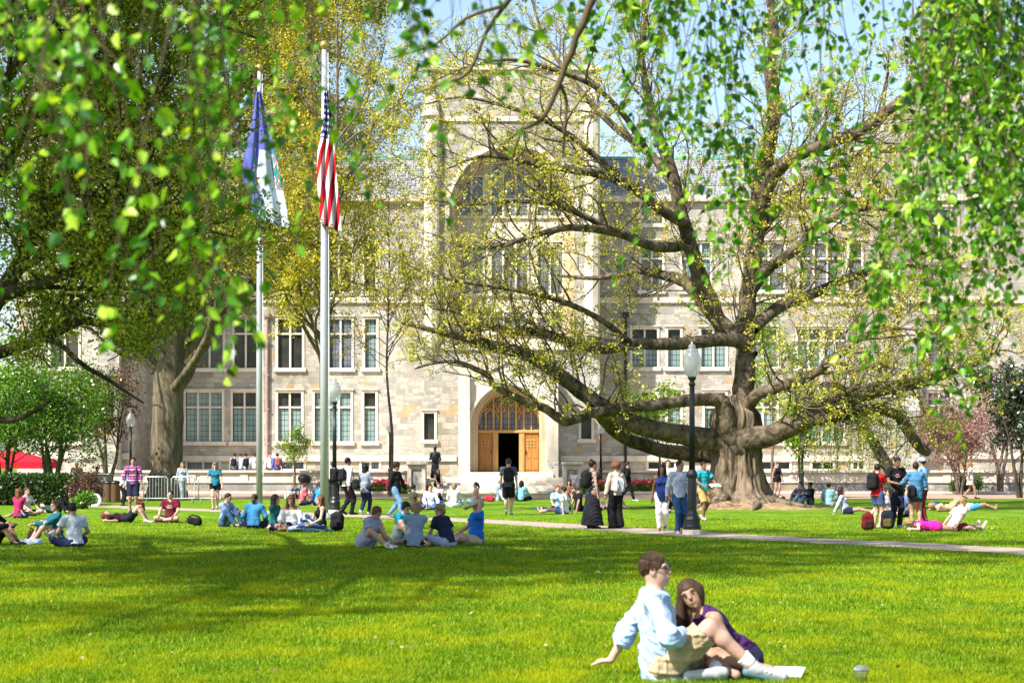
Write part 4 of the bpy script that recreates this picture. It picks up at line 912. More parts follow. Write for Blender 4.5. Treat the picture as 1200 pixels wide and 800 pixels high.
def hanging_tree(seed, name, label, base, trunk, rads, Y0, strands, size, leafn, crown, extra=(), shade=()):
    root = thing(name, label, 'tree', base); h = Hanger(seed); t = h.t; r = h.r
    P, rr = t.limb(trunk, rads, wob=.06)
    tops = []
    for (px0, px1, y0, y1, cnt, dy, lf) in strands:
        for k in range(cnt):
            px = r.uniform(px0, px1); Y = Y0 + r.uniform(*dy); ze = ZP(r.uniform(y0, y1), Y); zt = ZP(-20, Y) + r.uniform(.1, .7)
            tops.append((XP(px, Y), Y, zt, ze, lf))
    # boughs: gather the strand tops into arched boughs leaving the trunk
    tops.sort(key=lambda q: q[0]); nb = max(3, len(tops) // 9)
    fork = P[int(len(P) * .55)]
    for b in range(nb):
        grp = tops[b * len(tops) // nb:(b + 1) * len(tops) // nb]
        if not grp: continue
        c = np.mean([g[:3] for g in grp], axis=0); c[2] += .28; j = int(r.integers(len(P) * 4 // 10, len(P) * 7 // 10)); s0 = P[j]
        mid = (s0 + c) / 2 + np.array([0, 0, .55 + .1 * abs(s0[0] - c[0])])
        B, br = t.limb([s0, (s0 + mid) / 2 + np.array([0, 0, .25]), mid, (mid + c) / 2 + np.array([0, 0, .2]), c], [.055, .042, .032, .024, .012], wob=.2)
        for g in grp:
            k = int(r.integers(len(B) * 6 // 10, len(B))); q = B[k]; top = np.array(g[:3])
            m1 = (q + top) / 2 + np.array([0, 0, .12]); t.limb([q, m1, top], [.012, .009, .006], fine=True)
            h.strand(top, max(.3, g[2] - g[3]), 1, leafy=g[4])
    for k, (pts, rp) in enumerate(extra):
        Pp = [np.array(W(a, b, Y0 + c)) for a, b, c in pts]; rr_ = [q * Y0 / F for q in rp]
        if pts[0][1] < -60: j = len(P) * 55 // 100; Pp = [P[j], (P[j] + Pp[0]) / 2 + np.array([0, 0, .5])] + Pp; rr_ = [.07, .055] + rr_
        t.limb(Pp, rr_, wob=.12)
    for e in shade:     # high boughs reaching over the lawn, above the picture
        s0 = P[len(P) * 7 // 10]; e = np.array(e, float); B, br = t.limb([s0, (s0 * 2 + e) / 3 + np.array([0, 0, .8]), (s0 + 2 * e) / 3 + np.array([0, 0, .7]), e], [.08, .06, .04, .012], wob=.2)
        for s_ in range(16): b0 = B[int(r.integers(len(B) // 2, len(B)))]; q = b0 + r.normal(0, .45, 3) * np.array([1, 1, .3]); t.fine.append((np.array([b0, (b0 + q) / 2 + np.array([0, 0, .05]), q]), np.array([.012, .008, .004]))); h.strand(q, r.uniform(.5, 1.2), 1)
    # the rest of the crown, above and beside the picture
    for k in range(crown[0]):
        a = r.uniform(0, 6.28); ra = r.uniform(.4, 1) * crown[1]; j = int(r.integers(len(P) * 5 // 10, len(P))); s0 = P[j]
        e = s0 + np.array([math.cos(a) * ra, math.sin(a) * ra, r.uniform(.2, 1.2)])
        if abs(e[0]) < e[1] * .30 and e[1] > 3 and e[2] < crown[2]: e[2] = crown[2] + r.uniform(.3, 1.5)
        if (e[1] < 2.5 and abs(e[0]) < 2.5) or (abs(e[0]) < .37 * e[1] and e[2] < crown[2] + 1): continue
        B, br = t.limb([s0, (s0 + e) / 2 + np.array([0, 0, .5]), e], [.06, .04, .012], wob=.2)
        for s_ in range(crown[3]):
            b0 = B[int(r.integers(len(B) // 3, len(B)))]; q = b0 + r.normal(0, .15, 3); t.fine.append((np.array([b0, (b0 + q) / 2, q]), np.array([.01, .007, .004]))); ln = r.uniform(.4, 1.5)
            zl = H0 + 575 / F * q[1] + .25
            if abs(q[0]) < q[1] * .34: ln = min(ln, max(.15, q[2] - zl))
            h.strand(q, ln, 1)
    tubes_obj('trunk', t.trunk[:1], M['dark_bark'], root, base, 10); tubes_obj('branches', t.trunk[1:] + t.fine, M['birch_twig'], root, base, 5)
    V, Q = leaf6(np.array(h.C), np.array(h.D), size, r); mesh_obj('foliage', V, Q, M['birch_leaf'], root, base, False)
hanging_tree(71, 'weeping_birch', 'near tree whose blurred leafy strands hang across the upper left of the view', Vector((-4.6, 6.4, 0)),
             [(-4.6, 6.4, -.1), (-4.55, 6.4, 1.5), (-4.4, 6.5, 3), (-4.3, 6.5, 4.5), (-4.1, 6.6, 6), (-4.0, 6.7, 7.8), (-3.9, 6.8, 9.5)], [.24, .2, .18, .15, .12, .07, .02], 6.2,
             [(-40, 60, 120, 380, 15, (-.6, 1.6), 1.0), (-10, 95, 60, 250, 10, (-1, 1.4), 1.0), (60, 130, 220, 400, 3, (-.6, 1), .9), (90, 200, 20, 110, 4, (-1, 1.5), .9), (188, 232, 300, 470, 7, (-.4, .8), 1.0), (225, 262, 250, 400, 3, (-.6, .6), .8),
              (200, 300, 40, 150, 5, (-1, 1.5), .9), (290, 400, 30, 140, 11, (-.4, 2.4), 1.0), (395, 470, 40, 130, 4, (-.5, 2), .8), (300, 345, 180, 330, 2, (-.5, 1), .5), (425, 470, 200, 420, 3, (0, 2), .45), (470, 570, 10, 70, 7, (0, 2.4), .8), (560, 640, 20, 100, 5, (0, 2), .7)],
             .048, 1, (22, 3.6, 4.4, 6))
hanging_tree(72, 'weeping_birch', 'tree whose dense leafy strands hang down the right side of the view', Vector((5.8, 12.4, 0)),
             [(5.8, 12.4, -.1), (5.75, 12.4, 2), (5.6, 12.3, 4), (5.5, 12.3, 6), (5.3, 12.2, 8), (5.1, 12.2, 10), (5.0, 12.1, 12)], [.28, .24, .21, .18, .14, .08, .02], 11.2,
             [(680, 760, 10, 110, 11, (-.5, 2), 1.0), (740, 800, 60, 150, 9, (-.5, 2), 1.0), (800, 830, 150, 260, 5, (-.5, 1.4), 1.0), (822, 872, 200, 350, 14, (-.5, 1.6), 1.0), (870, 935, 30, 120, 8, (-.5, 2), 1.0), (925, 980, 220, 370, 6, (-.5, 1.6), .9), (930, 1060, 10, 90, 9, (-.5, 2), 1.0),
              (1066, 1132, 250, 500, 20, (-.6, 1.6), 1.0), (1075, 1150, 100, 330, 18, (-.6, 1.8), 1.0), (1130, 1180, 200, 400, 14, (-.6, 1.8), 1.0), (1150, 1230, 80, 330, 24, (-.6, 2), 1.0), (1100, 1135, 380, 510, 5, (-.4, 1), 1.0), (1180, 1230, 300, 460, 6, (0, 2), .9)],
             .060, 1, (24, 4.2, 5.9, 7), [([(760, -130, 0), (712, -40, 0), (690, 10, 0), (668, 62, 0), (652, 105, 0), (636, 138, 0), (612, 152, 0), (590, 168, 0)], [7, 6, 5, 4.2, 3.6, 3, 2, 1]), ([(655, 95, 0), (664, 120, .1), (662, 150, .1), (660, 186, .1)], [2.6, 2.2, 2, 1]), ([(680, -110, 0), (640, -50, .3), (596, 0, .4), (570, 38, .5), (550, 84, .5), (520, 98, .6), (480, 112, .7)], [5, 4, 3.4, 2.6, 2.2, 1.4, .8]), ([(592, 6, .4), (545, 22, .4), (510, 52, .3), (450, 70, .3)], [2.6, 2, 1.4, .8]), ([(612, 152, 0), (600, 190, .1), (606, 230, .1)], [1.6, 1.2, .7])], [(-2.6, 13.2, 8.0), (-1.8, 14.6, 8.6), (-.8, 13.6, 8.2), (.2, 15.0, 8.8), (-3.2, 15.2, 9.2), (.9, 14.0, 8.6), (-1.2, 16.2, 9.6)])
# far wood beyond both ends of the hall: one uncountable mass
def far_wood():
    r = rng_(123); C = []; mb = MB()
    for s_ in (-1, 1):
        for k in range(16):
            x, y, h, w = s_ * r.uniform(34, 75), r.uniform(112, 150), r.uniform(7, 14), r.uniform(3, 5.5); n = 900
            d = r.normal(0, 1, (n, 3)); d /= np.linalg.norm(d, axis=1, keepdims=True); d *= (r.uniform(.2, 1, n) ** .4)[:, None]
            P = d * np.array([w, w, h * .38]) + np.array([x, y, h * .62]); P += .7 * np.sin(P[:, [1, 2, 0]] * 1.9 + k); C.append(P)
            mb.tube([(x, y, 0), (x, y, h * .4), (x, y, h * .8)], [.3, .22, .08], 7)
    C = np.vstack(C); V, Q = leaf_quads(C, .62, r, .7); n0 = len(V); o = mesh_obj('distant_trees', V, Q, M['lime'], None, (0, 0, 0), False)
    tag(o, 'far green treetops beyond the ends of the stone hall', 'trees', kind='stuff'); s = mb.build('distant_trunks', M['dark_bark'], o)
far_wood()
# ------------------------------------------------------------------ SDF figures -> one continuous mesh each (surface nets)
v3 = lambda *a: np.array(a, float)
class SDF:
    def __init__(s, h): s.h = h; s.pr = []; s.cut = []
    def c(s, a, b, ra, rb, k=.03, flat=None, fax=None):   # tapered capsule, optionally flattened along axis fax by factor flat (<1 thinner)
        s.pr.append(('c', np.array(a, float), np.array(b, float), ra, rb, k, flat, None if fax is None else unit(np.array(fax, float)))); return s
    def e(s, c, rad, k=.03, M_=None): s.pr.append(('e', np.array(c, float), np.array(rad, float), k, np.eye(3) if M_ is None else np.array(M_, float))); return s
    def k(s, a, b, ra, rb, k=.02, flat=None, fax=None):   # flat-ended cone
        s.pr.append(('k', np.array(a, float), np.array(b, float), ra, rb, k, flat, None if fax is None else unit(np.array(fax, float)))); return s
    def b(s, c, half, rnd=.02, k=.02, M_=None): s.pr.append(('b', np.array(c, float), np.array(half, float), rnd, k, np.eye(3) if M_ is None else np.array(M_, float))); return s
    def minus(s, p, nrm): s.cut.append((np.array(p, float), unit(np.array(nrm, float)))); return s    # keep the side where (x-p).n < 0
    def bounds(s, p):
        if p[0] in 'ck': m = max(p[3], p[4]) * (1.0 if p[6] is None else max(1, 1)); return np.minimum(p[1], p[2]) - m, np.maximum(p[1], p[2]) + m
        if p[0] == 'e': m = np.max(p[2]); return p[1] - m, p[1] + m
        m = np.linalg.norm(p[2]) + p[3]; return p[1] - m, p[1] + m
    def mesh(s, noise_amp=0.0, seed=0, fold=0.0):
        h = s.h; B = [s.bounds(p) for p in s.pr]
        lo = np.min([b[0] for b in B], axis=0) - 3 * h - noise_amp; hi = np.max([b[1] for b in B], axis=0) + 3 * h + noise_amp
        n = np.ceil((hi - lo) / h).astype(int) + 1
        f = np.full(n, .5, np.float32); ax = [lo[i] + h * np.arange(n[i]) for i in range(3)]
        for p, (bl, bh) in zip(s.pr, B):
            k = p[4] if p[0] == 'b' else (p[3] if p[0] == 'e' else p[5])
            pad = k + 2.5 * h; i0 = np.clip(np.floor((bl - pad - lo) / h).astype(int), 0, n - 1); i1 = np.clip(np.ceil((bh + pad - lo) / h).astype(int) + 1, 1, n)
            X = np.stack(np.meshgrid(*[ax[i][i0[i]:i1[i]] for i in range(3)], indexing='ij'), -1)
            if p[0] in 'ck':
                a, b, ra, rb = p[1:5]; ba = b - a; L2 = ba @ ba + 1e-12; q = X - a; t = (q @ ba) / L2
                tc = np.clip(t, 0, 1); q = q - tc[..., None] * ba
                if p[6] is not None: w = q @ p[7]; q = q + (w * (1 / p[6] - 1))[..., None] * p[7]
                d = np.sqrt((q * q).sum(-1)) - (ra + (rb - ra) * tc)
                if p[0] == 'k':
                    L = math.sqrt(L2); qq = X - a - t[..., None] * ba
                    if p[6] is not None: w = qq @ p[7]; qq = qq + (w * (1 / p[6] - 1))[..., None] * p[7]
                    d = np.maximum(np.sqrt((qq * qq).sum(-1)) - (ra + (rb - ra) * np.clip(t, -.2, 1.2)), np.maximum(-t, t - 1) * L)
            elif p[0] == 'e':
                q = (X - p[1]) @ p[4].T; r = p[2]; k0 = np.sqrt(((q / r) ** 2).sum(-1)); k1 = np.sqrt(((q / r ** 2) ** 2).sum(-1)) + 1e-9; d = k0 * (k0 - 1) / k1
            else:
                q = np.abs((X - p[1]) @ p[5].T) - p[2]; d = np.sqrt((np.maximum(q, 0) ** 2).sum(-1)) + np.minimum(q.max(-1), 0) - p[3]
            sl = tuple(slice(i0[i], i1[i]) for i in range(3)); g = f[sl]; hh = np.maximum(k - np.abs(g - d), 0) / k
            f[sl] = np.minimum(g, d) - hh * hh * k * .25
        if noise_amp or s.cut:
            X = np.stack(np.meshgrid(*ax, indexing='ij'), -1)
            if noise_amp:
                r = rng_(seed)
                for _ in range(4):
                    w = unit(r.normal(0, 1, 3)) * r.uniform(14, 42); f += (noise_amp * .5 * np.sin(X @ w + r.uniform(0, 6) + 1.5 * np.sin(X @ (w[[1, 2, 0]] * .4)))).astype(np.float32)
            if fold:
                r = rng_(seed + 1)
                for _ in range(5):
                    w = unit(r.normal(0, 1, 3)) * r.uniform(38, 85); w2 = r.normal(0, 9, 3); f -= (fold * np.maximum(0, np.sin(X @ w + 2.2 * np.sin(X @ w2 + r.uniform(0, 6)))) ** 2 * (.5 + .5 * np.sin(X @ (w2 * 1.3)))).astype(np.float32)
            for p, nn in s.cut: f = np.maximum(f, ((X - p) @ nn).astype(np.float32))
        return surfnet(f, lo, h)
    def obj(s, name, m, parent, noise_amp=0.0, seed=0, T=None, fold=0.0):
        V, Q = s.mesh(noise_amp, seed, fold)
        if T is not None: V = T(V)
        return mesh_obj(name, V, Q, m, parent)
CO = np.array([(i, j, k) for i in (0, 1) for j in (0, 1) for k in (0, 1)])
ED = [(a, b) for a in range(8) for b in range(a + 1, 8) if np.abs(CO[a] - CO[b]).sum() == 1]
def surfnet(f, lo, h):
    s = f < 0; n = np.array(f.shape); c = np.zeros(n - 1, np.uint8)
    for o in CO: c += s[o[0]:n[0] - 1 + o[0], o[1]:n[1] - 1 + o[1], o[2]:n[2] - 1 + o[2]]
    I = np.argwhere((c > 0) & (c < 8)); idx = np.full(n - 1, -1, np.int64); idx[tuple(I.T)] = np.arange(len(I))
    val = np.stack([f[tuple((I + o).T)] for o in CO], 1); acc = np.zeros((len(I), 3)); cnt = np.zeros(len(I))
    for a, b in ED:
        fa, fb = val[:, a], val[:, b]; m = (fa < 0) != (fb < 0); t = np.where(m, fa / np.where(m, fa - fb, 1), 0)
        acc += m[:, None] * (CO[a] + t[:, None] * (CO[b] - CO[a])); cnt += m
    V = (I + acc / np.maximum(cnt, 1)[:, None]) * h + lo; Q = []
    for ax in range(3):
        d = np.zeros(3, int); d[ax] = 1; u, w = [x for x in range(3) if x != ax]
        A = s[:-1] if ax == 0 else s[:, :-1] if ax == 1 else s[:, :, :-1]; Bm = s[1:] if ax == 0 else s[:, 1:] if ax == 1 else s[:, :, 1:]
        E = np.argwhere(A != Bm); E = E[(E[:, u] > 0) & (E[:, w] > 0) & (E[:, u] < n[u] - 1) & (E[:, w] < n[w] - 1)]
        du = np.zeros(3, int); du[u] = 1; dw = np.zeros(3, int); dw[w] = 1
        q = np.stack([idx[tuple((E - du - dw).T)], idx[tuple((E - dw).T)], idx[tuple(E.T)], idx[tuple((E - du).T)]], 1)
        fl = A[tuple(E.T)] ^ (ax == 1); q[~fl] = q[~fl][:, ::-1]; Q.append(q)
    return V, np.vstack(Q).astype(np.int32)

def ik(a, t, l1, l2, pole):
    a, t = np.array(a, float), np.array(t, float); d = t - a; D = np.linalg.norm(d); Dm = min(D, (l1 + l2) * .998); u = d / (D + 1e-9); t = a + u * Dm
    x = (l1 * l1 - l2 * l2 + Dm * Dm) / (2 * Dm + 1e-9); h = math.sqrt(max(0, l1 * l1 - x * x)); p = np.array(pole, float); p = unit(p - u * (p @ u)); return a + u * x + p * h, t
def rotz(a): c, s_ = math.cos(a), math.sin(a); return np.array([[c, -s_, 0], [s_, c, 0], [0, 0, 1.]])

SKIN = {'fair': (.44, .27, .20), 'tan': (.35, .20, .135), 'brown': (.19, .10, .06), 'dark': (.10, .055, .035), 'pink': (.48, .285, .22)}
HAIR = {'black': (.010, .008, .007), 'dark': (.025, .015, .010), 'brown': (.05, .029, .017), 'auburn': (.12, .048, .022), 'blond': (.25, .155, .065), 'red': (.30, .10, .03), 'grey': (.3, .3, .3)}
def skin_mat(k):
    key = ('skin', k)
    if key not in _mc:
        m, nt, o = new_mat(k + '_skin'); c = SKIN[k]; f = noise(nt, texco(nt), 14, 3)
        p = pbsdf(nt, o, ramp(nt, f, [(.3, tuple(x * .88 for x in c)), (.7, tuple(x * 1.06 for x in c))]), .55, 0, None, .35)
        p.inputs['Subsurface Weight'].default_value = .12; p.inputs['Subsurface Radius'].default_value = (.01, .004, .002); p.inputs['Subsurface Scale'].default_value = .5; _mc[key] = m
    return _mc[key]
def hair_mat(k):
    key = ('hair', k)
    if key not in _mc:
        m, nt, o = new_mat(k + '_hair'); c = HAIR[k]; f = noise(nt, texco(nt, 'Object', (60, 60, 6)), 1, 3)
        pbsdf(nt, o, ramp(nt, f, [(.3, tuple(x * .6 for x in c)), (.7, tuple(x * 1.4 for x in c))]), .55, 0, bump(nt, f, .5, .01), .2); _mc[key] = m
    return _mc[key]

def pose(kind, o):
    """joints in the figure's own frame: it faces -y, its right hand is at -x, z is up, ground at 0 (for a 1.72 m adult)"""
    fem = o.get('fem', False); J = {}; lean = R(o.get('lean', 0)); side = R(o.get('side', 0)); sw = .158 if fem else .182
    pz = {'stand': .93, 'walk': .91}.get(kind, .115)
    if kind in ('chair',): pz = .50
    P = v3(0, 0, pz)
    if kind in ('lie', 'prone'): P = v3(0, 0, .11); lean = R(-86 if kind == 'lie' else 84)
    u = unit(v3(math.sin(side), -math.sin(lean), math.cos(lean))); fwd = unit(v3(0, -math.cos(lean), -math.sin(lean))); rt = unit(np.cross(fwd, u))   # rt: figure's right (-x)
    fwd = unit(np.cross(u, rt))
    tw = R(o.get('twist', 0)); rts = unit(rt * math.cos(tw) + fwd * math.sin(tw))
    J.update(P=P, u=u, fwd=fwd, rt=rt, C=P + u * .30, N=P + u * .49)
    lift_ = .0
    J['shR'] = P + u * .455 + rts * sw; J['shL'] = P + u * .455 - rts * sw
    hu = unit(u * .5 + v3(0, 0, .5)) if kind not in ('lie', 'prone') else unit(u + v3(0, 0, .25))
    hl = R(o.get('nod', 0)); turn = R(o.get('turn', 0)); hr = unit(rt * math.cos(turn) + fwd * math.sin(turn)); hf = unit(np.cross(hu, hr)); hr = unit(np.cross(hf, hu))
    hu2 = unit(hu * math.cos(hl) + hf * math.sin(hl)); hf2 = unit(np.cross(hu2, hr))
    tilt = R(o.get('tilt', 0)); hu2, hr = unit(hu2 * math.cos(tilt) + hr * math.sin(tilt)), unit(hr * math.cos(tilt) - hu2 * math.sin(tilt))
    J.update(hu=hu2, hf=hf2, hr=hr, H=J['N'] + hu2 * .175 + hf2 * .025)
    hp = .095 if fem else .088
    J['hipR'] = P + rt * hp - u * .03; J['hipL'] = P - rt * hp - u * .03
    tl, sl = .43, .42
    for s_, sg in (('R', -1), ('L', 1)):
        hip = J['hip' + s_]; key = 'leg' + s_
        if key in o: an = np.array(o[key], float); pole = o.get('pole' + s_, (sg * .3, -1, .6)); toe = o.get('toe' + s_)
        elif kind == 'stand': an = v3(sg * o.get('stance', .10), .02, .075); pole = (0, -1, 0); toe = None
        elif kind == 'walk':
            ph = 1 if s_ == o.get('lead', 'R') else -1; an = v3(sg * .07, -.30 * ph * o.get('stride', 1) + .02, .08 if ph > 0 else .13); pole = (0, -1, 0); toe = None if ph > 0 else an + v3(0, -.13, -.075)
        elif kind == 'cross': an = v3(-sg * .10, -.33 - .06 * sg, .075); pole = (sg * 1.6, -.35, .25); toe = an + v3(-sg * .15, -.05, -.02)
        elif kind == 'knees': an = v3(sg * .10, -.50, .075); pole = (sg * .15, -.3, 1); toe = None
        elif kind == 'long': an = v3(sg * .09, -.84, .075); pole = (0, 0, 1); toe = an + v3(sg * .03, -.08, .12)
        elif kind == 'sidelegs': an = v3(.42 + .08 * sg, -.22 + .14 * sg, .07); pole = (-.5, -1, .25); toe = an + v3(.13, .02, -.02)
        elif kind == 'kneel': an = v3(sg * .09, .12, .07); pole = (sg * .25, -1, .2); toe = an + v3(0, .14, -.02)
        elif kind == 'chair': an = v3(sg * .1, -.42, .075); pole = (0, -1, .6); toe = None
        elif kind == 'lie': an = v3(sg * .11, -.52 if o.get('bent', 1) else -.84, .075); pole = (0, 0, 1); toe = None if o.get('bent', 1) else an + v3(0, -.04, .13)
        elif kind == 'prone': an = v3(sg * .10, .84, .09) if not o.get('up') else v3(sg * .1, .48, .40); pole = (0, .1, -1); toe = an + v3(0, .12, -.04) if not o.get('up') else an + v3(0, .0, .14)
        kn, an = ik(hip, an, tl, sl, pole); kn[2] = max(kn[2], .065); J['kn' + s_] = kn; J['an' + s_] = an
        J['to' + s_] = np.array(toe, float) if toe is not None else an + v3(sg * .03, -.145, -.045)
    defl = {'stand': (.30, -.02, .80), 'walk': (.26, -.05, .82), 'cross': (.22, -.34, .20), 'knees': (.10, -.40, .40), 'long': (.26, .22, .05), 'sidelegs': (-.30, .05, .05), 'kneel': (.16, -.22, .26), 'chair': (.12, -.36, .56),
            'lie': (.30, .35, .06), 'prone': (.16, -.62, .06)}[kind]
    for s_, sg in (('R', -1), ('L', 1)):
        t = o.get('arm' + s_)
        if t is None: t = (sg * defl[0], defl[1] + (.18 * (1 if s_ == o.get('lead', 'R') else -1) if kind == 'walk' else 0), defl[2])
        elif t == 'phone': t = J['N'] + fwd * .36 - u * .22 - rt * sg * .04
        elif t == 'chest': t = J['N'] + fwd * .24 - u * .25 - rt * sg * (-.04)
        elif t == 'hold': t = J['P'] + fwd * .27 + u * .14 - rt * sg * .10
        elif t == 'drink': t = J['H'] + hf2 * .16 - hu2 * .08
        elif t == 'strap': t = J['N'] + fwd * .13 - u * .12 - rt * sg * .10
        elif t == 'back': t = P + v3(sg * .24, .36, -pz + .05)
        t = np.array(t, float); t[2] = max(t[2], .04)
        el, wr = ik(J['sh' + s_], t, .285, .255, o.get('elb' + s_, (sg * .8, .75, -.45))); el[2] = max(el[2], .06); J['el' + s_] = el; J['wr' + s_] = wr
        J['ha' + s_] = np.array(o['hand' + s_], float) if 'hand' + s_ in o else unit(wr - el)
    return J
def hand(S, w, d, side, h, curl=.35, detail=False):
    """palm, four fingers of unequal length and a thumb leaving the side of the palm"""
    d = unit(d); n = unit(np.cross(d, side)) if np.linalg.norm(np.cross(d, side)) > .1 else unit(np.cross(d, v3(0, 0, 1) + .1)); side = unit(np.cross(n, d))
    pe = w + d * .075; S.c(w, pe, .027, .036, .02, .55, n)
    ls = (.066, .076, .071, .056)
    for i, l in enumerate(ls):
        b = pe + side * (.030 - .020 * i) - d * .008; m = b + unit(d + n * curl * .4) * l * .55; t = m + unit(d + n * curl * 1.3) * l * .5
        r = .0095 if detail else max(.0095, h * .62); S.c(b, m, r, r * .95, .006); S.c(m, t, r * .95, r * .8, .006)
    tb = w + d * .028 + side * .026; tm = tb + unit(d * .7 + side * .75 + n * .2) * .038; S.c(tb, tm, .013, .0115, .01); S.c(tm, tm + unit(d + side * .25 + n * .3) * .032, .0115, .009, .006)

PEOPLE = {}
def person(label, px, py, kind='stand', yaw=0, top=((.5, .5, .5), .5), bottom=('trousers', (.03, .04, .08)), shoes=(.6, .6, .6), hair=('short', 'dark'), skin='fair', fem=False, h=1.72,
           group=None, Y=None, z0=0.0, h_vox=None, extra=None, face=True, scale=None, hat=None, **o):
    if Y is None: Y = GY(py, z0)
    x = XP(px, Y); o['fem'] = fem; J = pose(kind, o); sc = scale or h / 1.72
    root = thing('person', label, 'person', (x, Y, z0), R(yaw), group); PEOPLE[label] = root
    hx = h_vox or max(.011, min(.024, .62 * Y / F)); hx /= sc; Tf = lambda V: V * sc; sd_ = abs(hash(label)) % 1000 if False else sum(map(ord, label))
    u, fwd, rt, P = J['u'], J['fwd'], J['rt'], J['P']; w = .93 if fem else 1.0; big = hx < .013
    # body
    S = SDF(hx); H, hu, hf, hr = J['H'], J['hu'], J['hf'], J['hr']; Mh = np.stack([hr, hf, hu])
    S.e(H + hu * .015 - hf * .008, (.073, .092, .098), .03, Mh); S.e(H - hu * .062 + hf * .022, (.052, .062, .062), .04, Mh)
    S.c(H + hf * .088 + hu * .018, H + hf * .105 - hu * .022, .009, .015, .015); S.c(H + hf * .075 - hu * .062, H + hf * .083 - hu * .062, .018, .016, .02)
    S.c(H + hf * .062 - hu * .1, H + hf * .074 - hu * .1, .018, .016, .02)
    for sg in (-1, 1): S.e(H + hr * sg * .075 - hf * .005 - hu * .008, (.010, .022, .032), .008, Mh); S.c(H + hr * sg * .03 + hf * .082 + hu * .034, H + hr * sg * .05 + hf * .07 + hu * .03, .009, .008, .012)
    S.c(J['N'] - u * .02, H - hu * .05 - hf * .015, .056 * w, .05 * w, .03)
    hipr = .142 if fem else .135
    S.c(P + rt * .05 - u * .02, P - rt * .05 - u * .02, hipr - .02, hipr - .02, .05, .82, fwd); S.c(P, P + u * .17, hipr, .118 * w, .06, .72, fwd); S.c(P + u * .17, P + u * .36, .118 * w, .148 * w, .06, .70, fwd)
    S.c(P + u * .36, P + u * .44, .148 * w, .105, .06, .68, fwd); S.c(J['shR'], J['shL'], .058 * w, .058 * w, .05)
    if fem:
        for sg in (-1, 1): S.e(P + u * .335 + rt * sg * .068 + fwd * .082, (.056, .05, .056), .04, np.stack([rt, fwd, u]))
    aw = .88 if fem else 1
    for s_, sg in (('R', 1), ('L', -1)):
        S.c(J['sh' + s_], J['el' + s_], .050 * aw, .039 * aw, .04); S.c(J['el' + s_], J['wr' + s_], .041 * aw, .027 * aw, .02); hand(S, J['wr' + s_], J['ha' + s_], -rt * sg if kind in ('stand', 'walk') else fwd, hx, detail=big)
        hip, kn, an, to = J['hip' + s_], J['kn' + s_], J['an' + s_], J['to' + s_]; m_ = kn + (an - kn) * .3
        S.c(hip, kn, .088, .058, .05); bk = unit(np.cross(np.cross(hip - kn, an - kn), an - kn) + 1e-6); S.c(kn, m_, .056, .053, .03); S.c(m_, an, .054, .037, .03); S.c(an - (to - an) * .25, to, .035, .03, .03)
    S.obj('body', skin_mat(skin), root, T=Tf)
    # top
    if top:
        tm, sl = top[0], top[1]; tmat = tm if not isinstance(tm, tuple) else cloth(tm); g = .013 if not o.get('baggy') else (.028 if o['baggy'] == 1 else o['baggy']); S = SDF(hx)
        lo = o.get('hem', -.06); S.c(P + u * max(lo + .12, .06), P + u * .17, hipr + g, .122 * w + g + .008, .06, .76, fwd); S.c(P + u * .17, P + u * .36, .122 * w + g + .006, .150 * w + g, .06, .73, fwd); S.c(P + u * .36, P + u * .43, .150 * w + g, .11 + g, .05, .72, fwd)
        S.k(P + u * lo, P + u * .14, hipr + g + .010, hipr + g - .004, .03, .93, fwd)
        if fem:
            for sg in (-1, 1): S.e(P + u * .335 + rt * sg * .068 + fwd * .085, (.062 + g * .4, .055 + g * .4, .06 + g * .3), .04, np.stack([rt, fwd, u]))
        if sl > 0 or o.get('tank') is None: S.c(J['shR'] - rt * .02, J['shL'] + rt * .02, .060 * w + g * .8, .060 * w + g * .8, .04)
        else: S.c(P + u * .45 + rt * .10, P + u * .45 - rt * .10, .05, .05, .04)
        g = min(g, o.get('sleeve_g', .019))
        for s_ in 'RL':
            if sl > 0:
                a, b, c_ = J['sh' + s_], J['el' + s_], J['wr' + s_]; m = a + (b - a) * min(1, sl * 2 if sl < .5 else 1)
                if sl <= .5: S.c(a, a + (b - a) * .1, .056 * aw + g, .055 * aw + g, .04); S.k(a, a + (b - a) * min(1, sl * 1.35), .055 * aw + g, .054 * aw + g + .008, .03)
                else:
                    S.c(a, b, .060 * aw + g, .047 * aw + g, .04); e = b + (c_ - b) * min(1, (sl - .5) * 2); S.c(b, b + (e - b) * .6, .046 * aw + g, .042 * aw + g, .02); S.k(b, e, .046 * aw + g, .036 * aw + g, .02)
        if o.get('offshoulder'): S.minus(P + u * .405, u)
        else: S.minus(J['N'] + u * .025 + fwd * .06, unit(u + fwd * .35))
        S.obj('shirt' if sl > 0 else 'tank_top', tmat, root, .008, sd_, Tf, o.get('fold', .006))
        if o.get('collar'): q = SDF(hx); q.c(J['N'] + u * .0 + rt * .05, J['N'] + u * .0 - rt * .05, .05, .05, .02, .9, fwd); q.k(J['N'] - u * .02, J['N'] + u * .035, .075, .066, .01); q.obj('collar', tmat, root, T=Tf)
        if o.get('emblem'):
            mb = MB(); c = P + u * .33 + fwd * (.122 * 1.0); 
            for i in range(3):
                cc = c + u * (.035 - .035 * i); a_ = .095 - .03 * abs(i - 1); mb.tube([tuple((cc - rt * a_ + fwd * -.012) * sc), tuple((cc + fwd * .012) * sc), tuple((cc + rt * a_ + fwd * -.012) * sc)], .009 * sc, 5)
            mb.build('shirt_print', simple('shirt_print_ink', o['emblem'], .8), root)
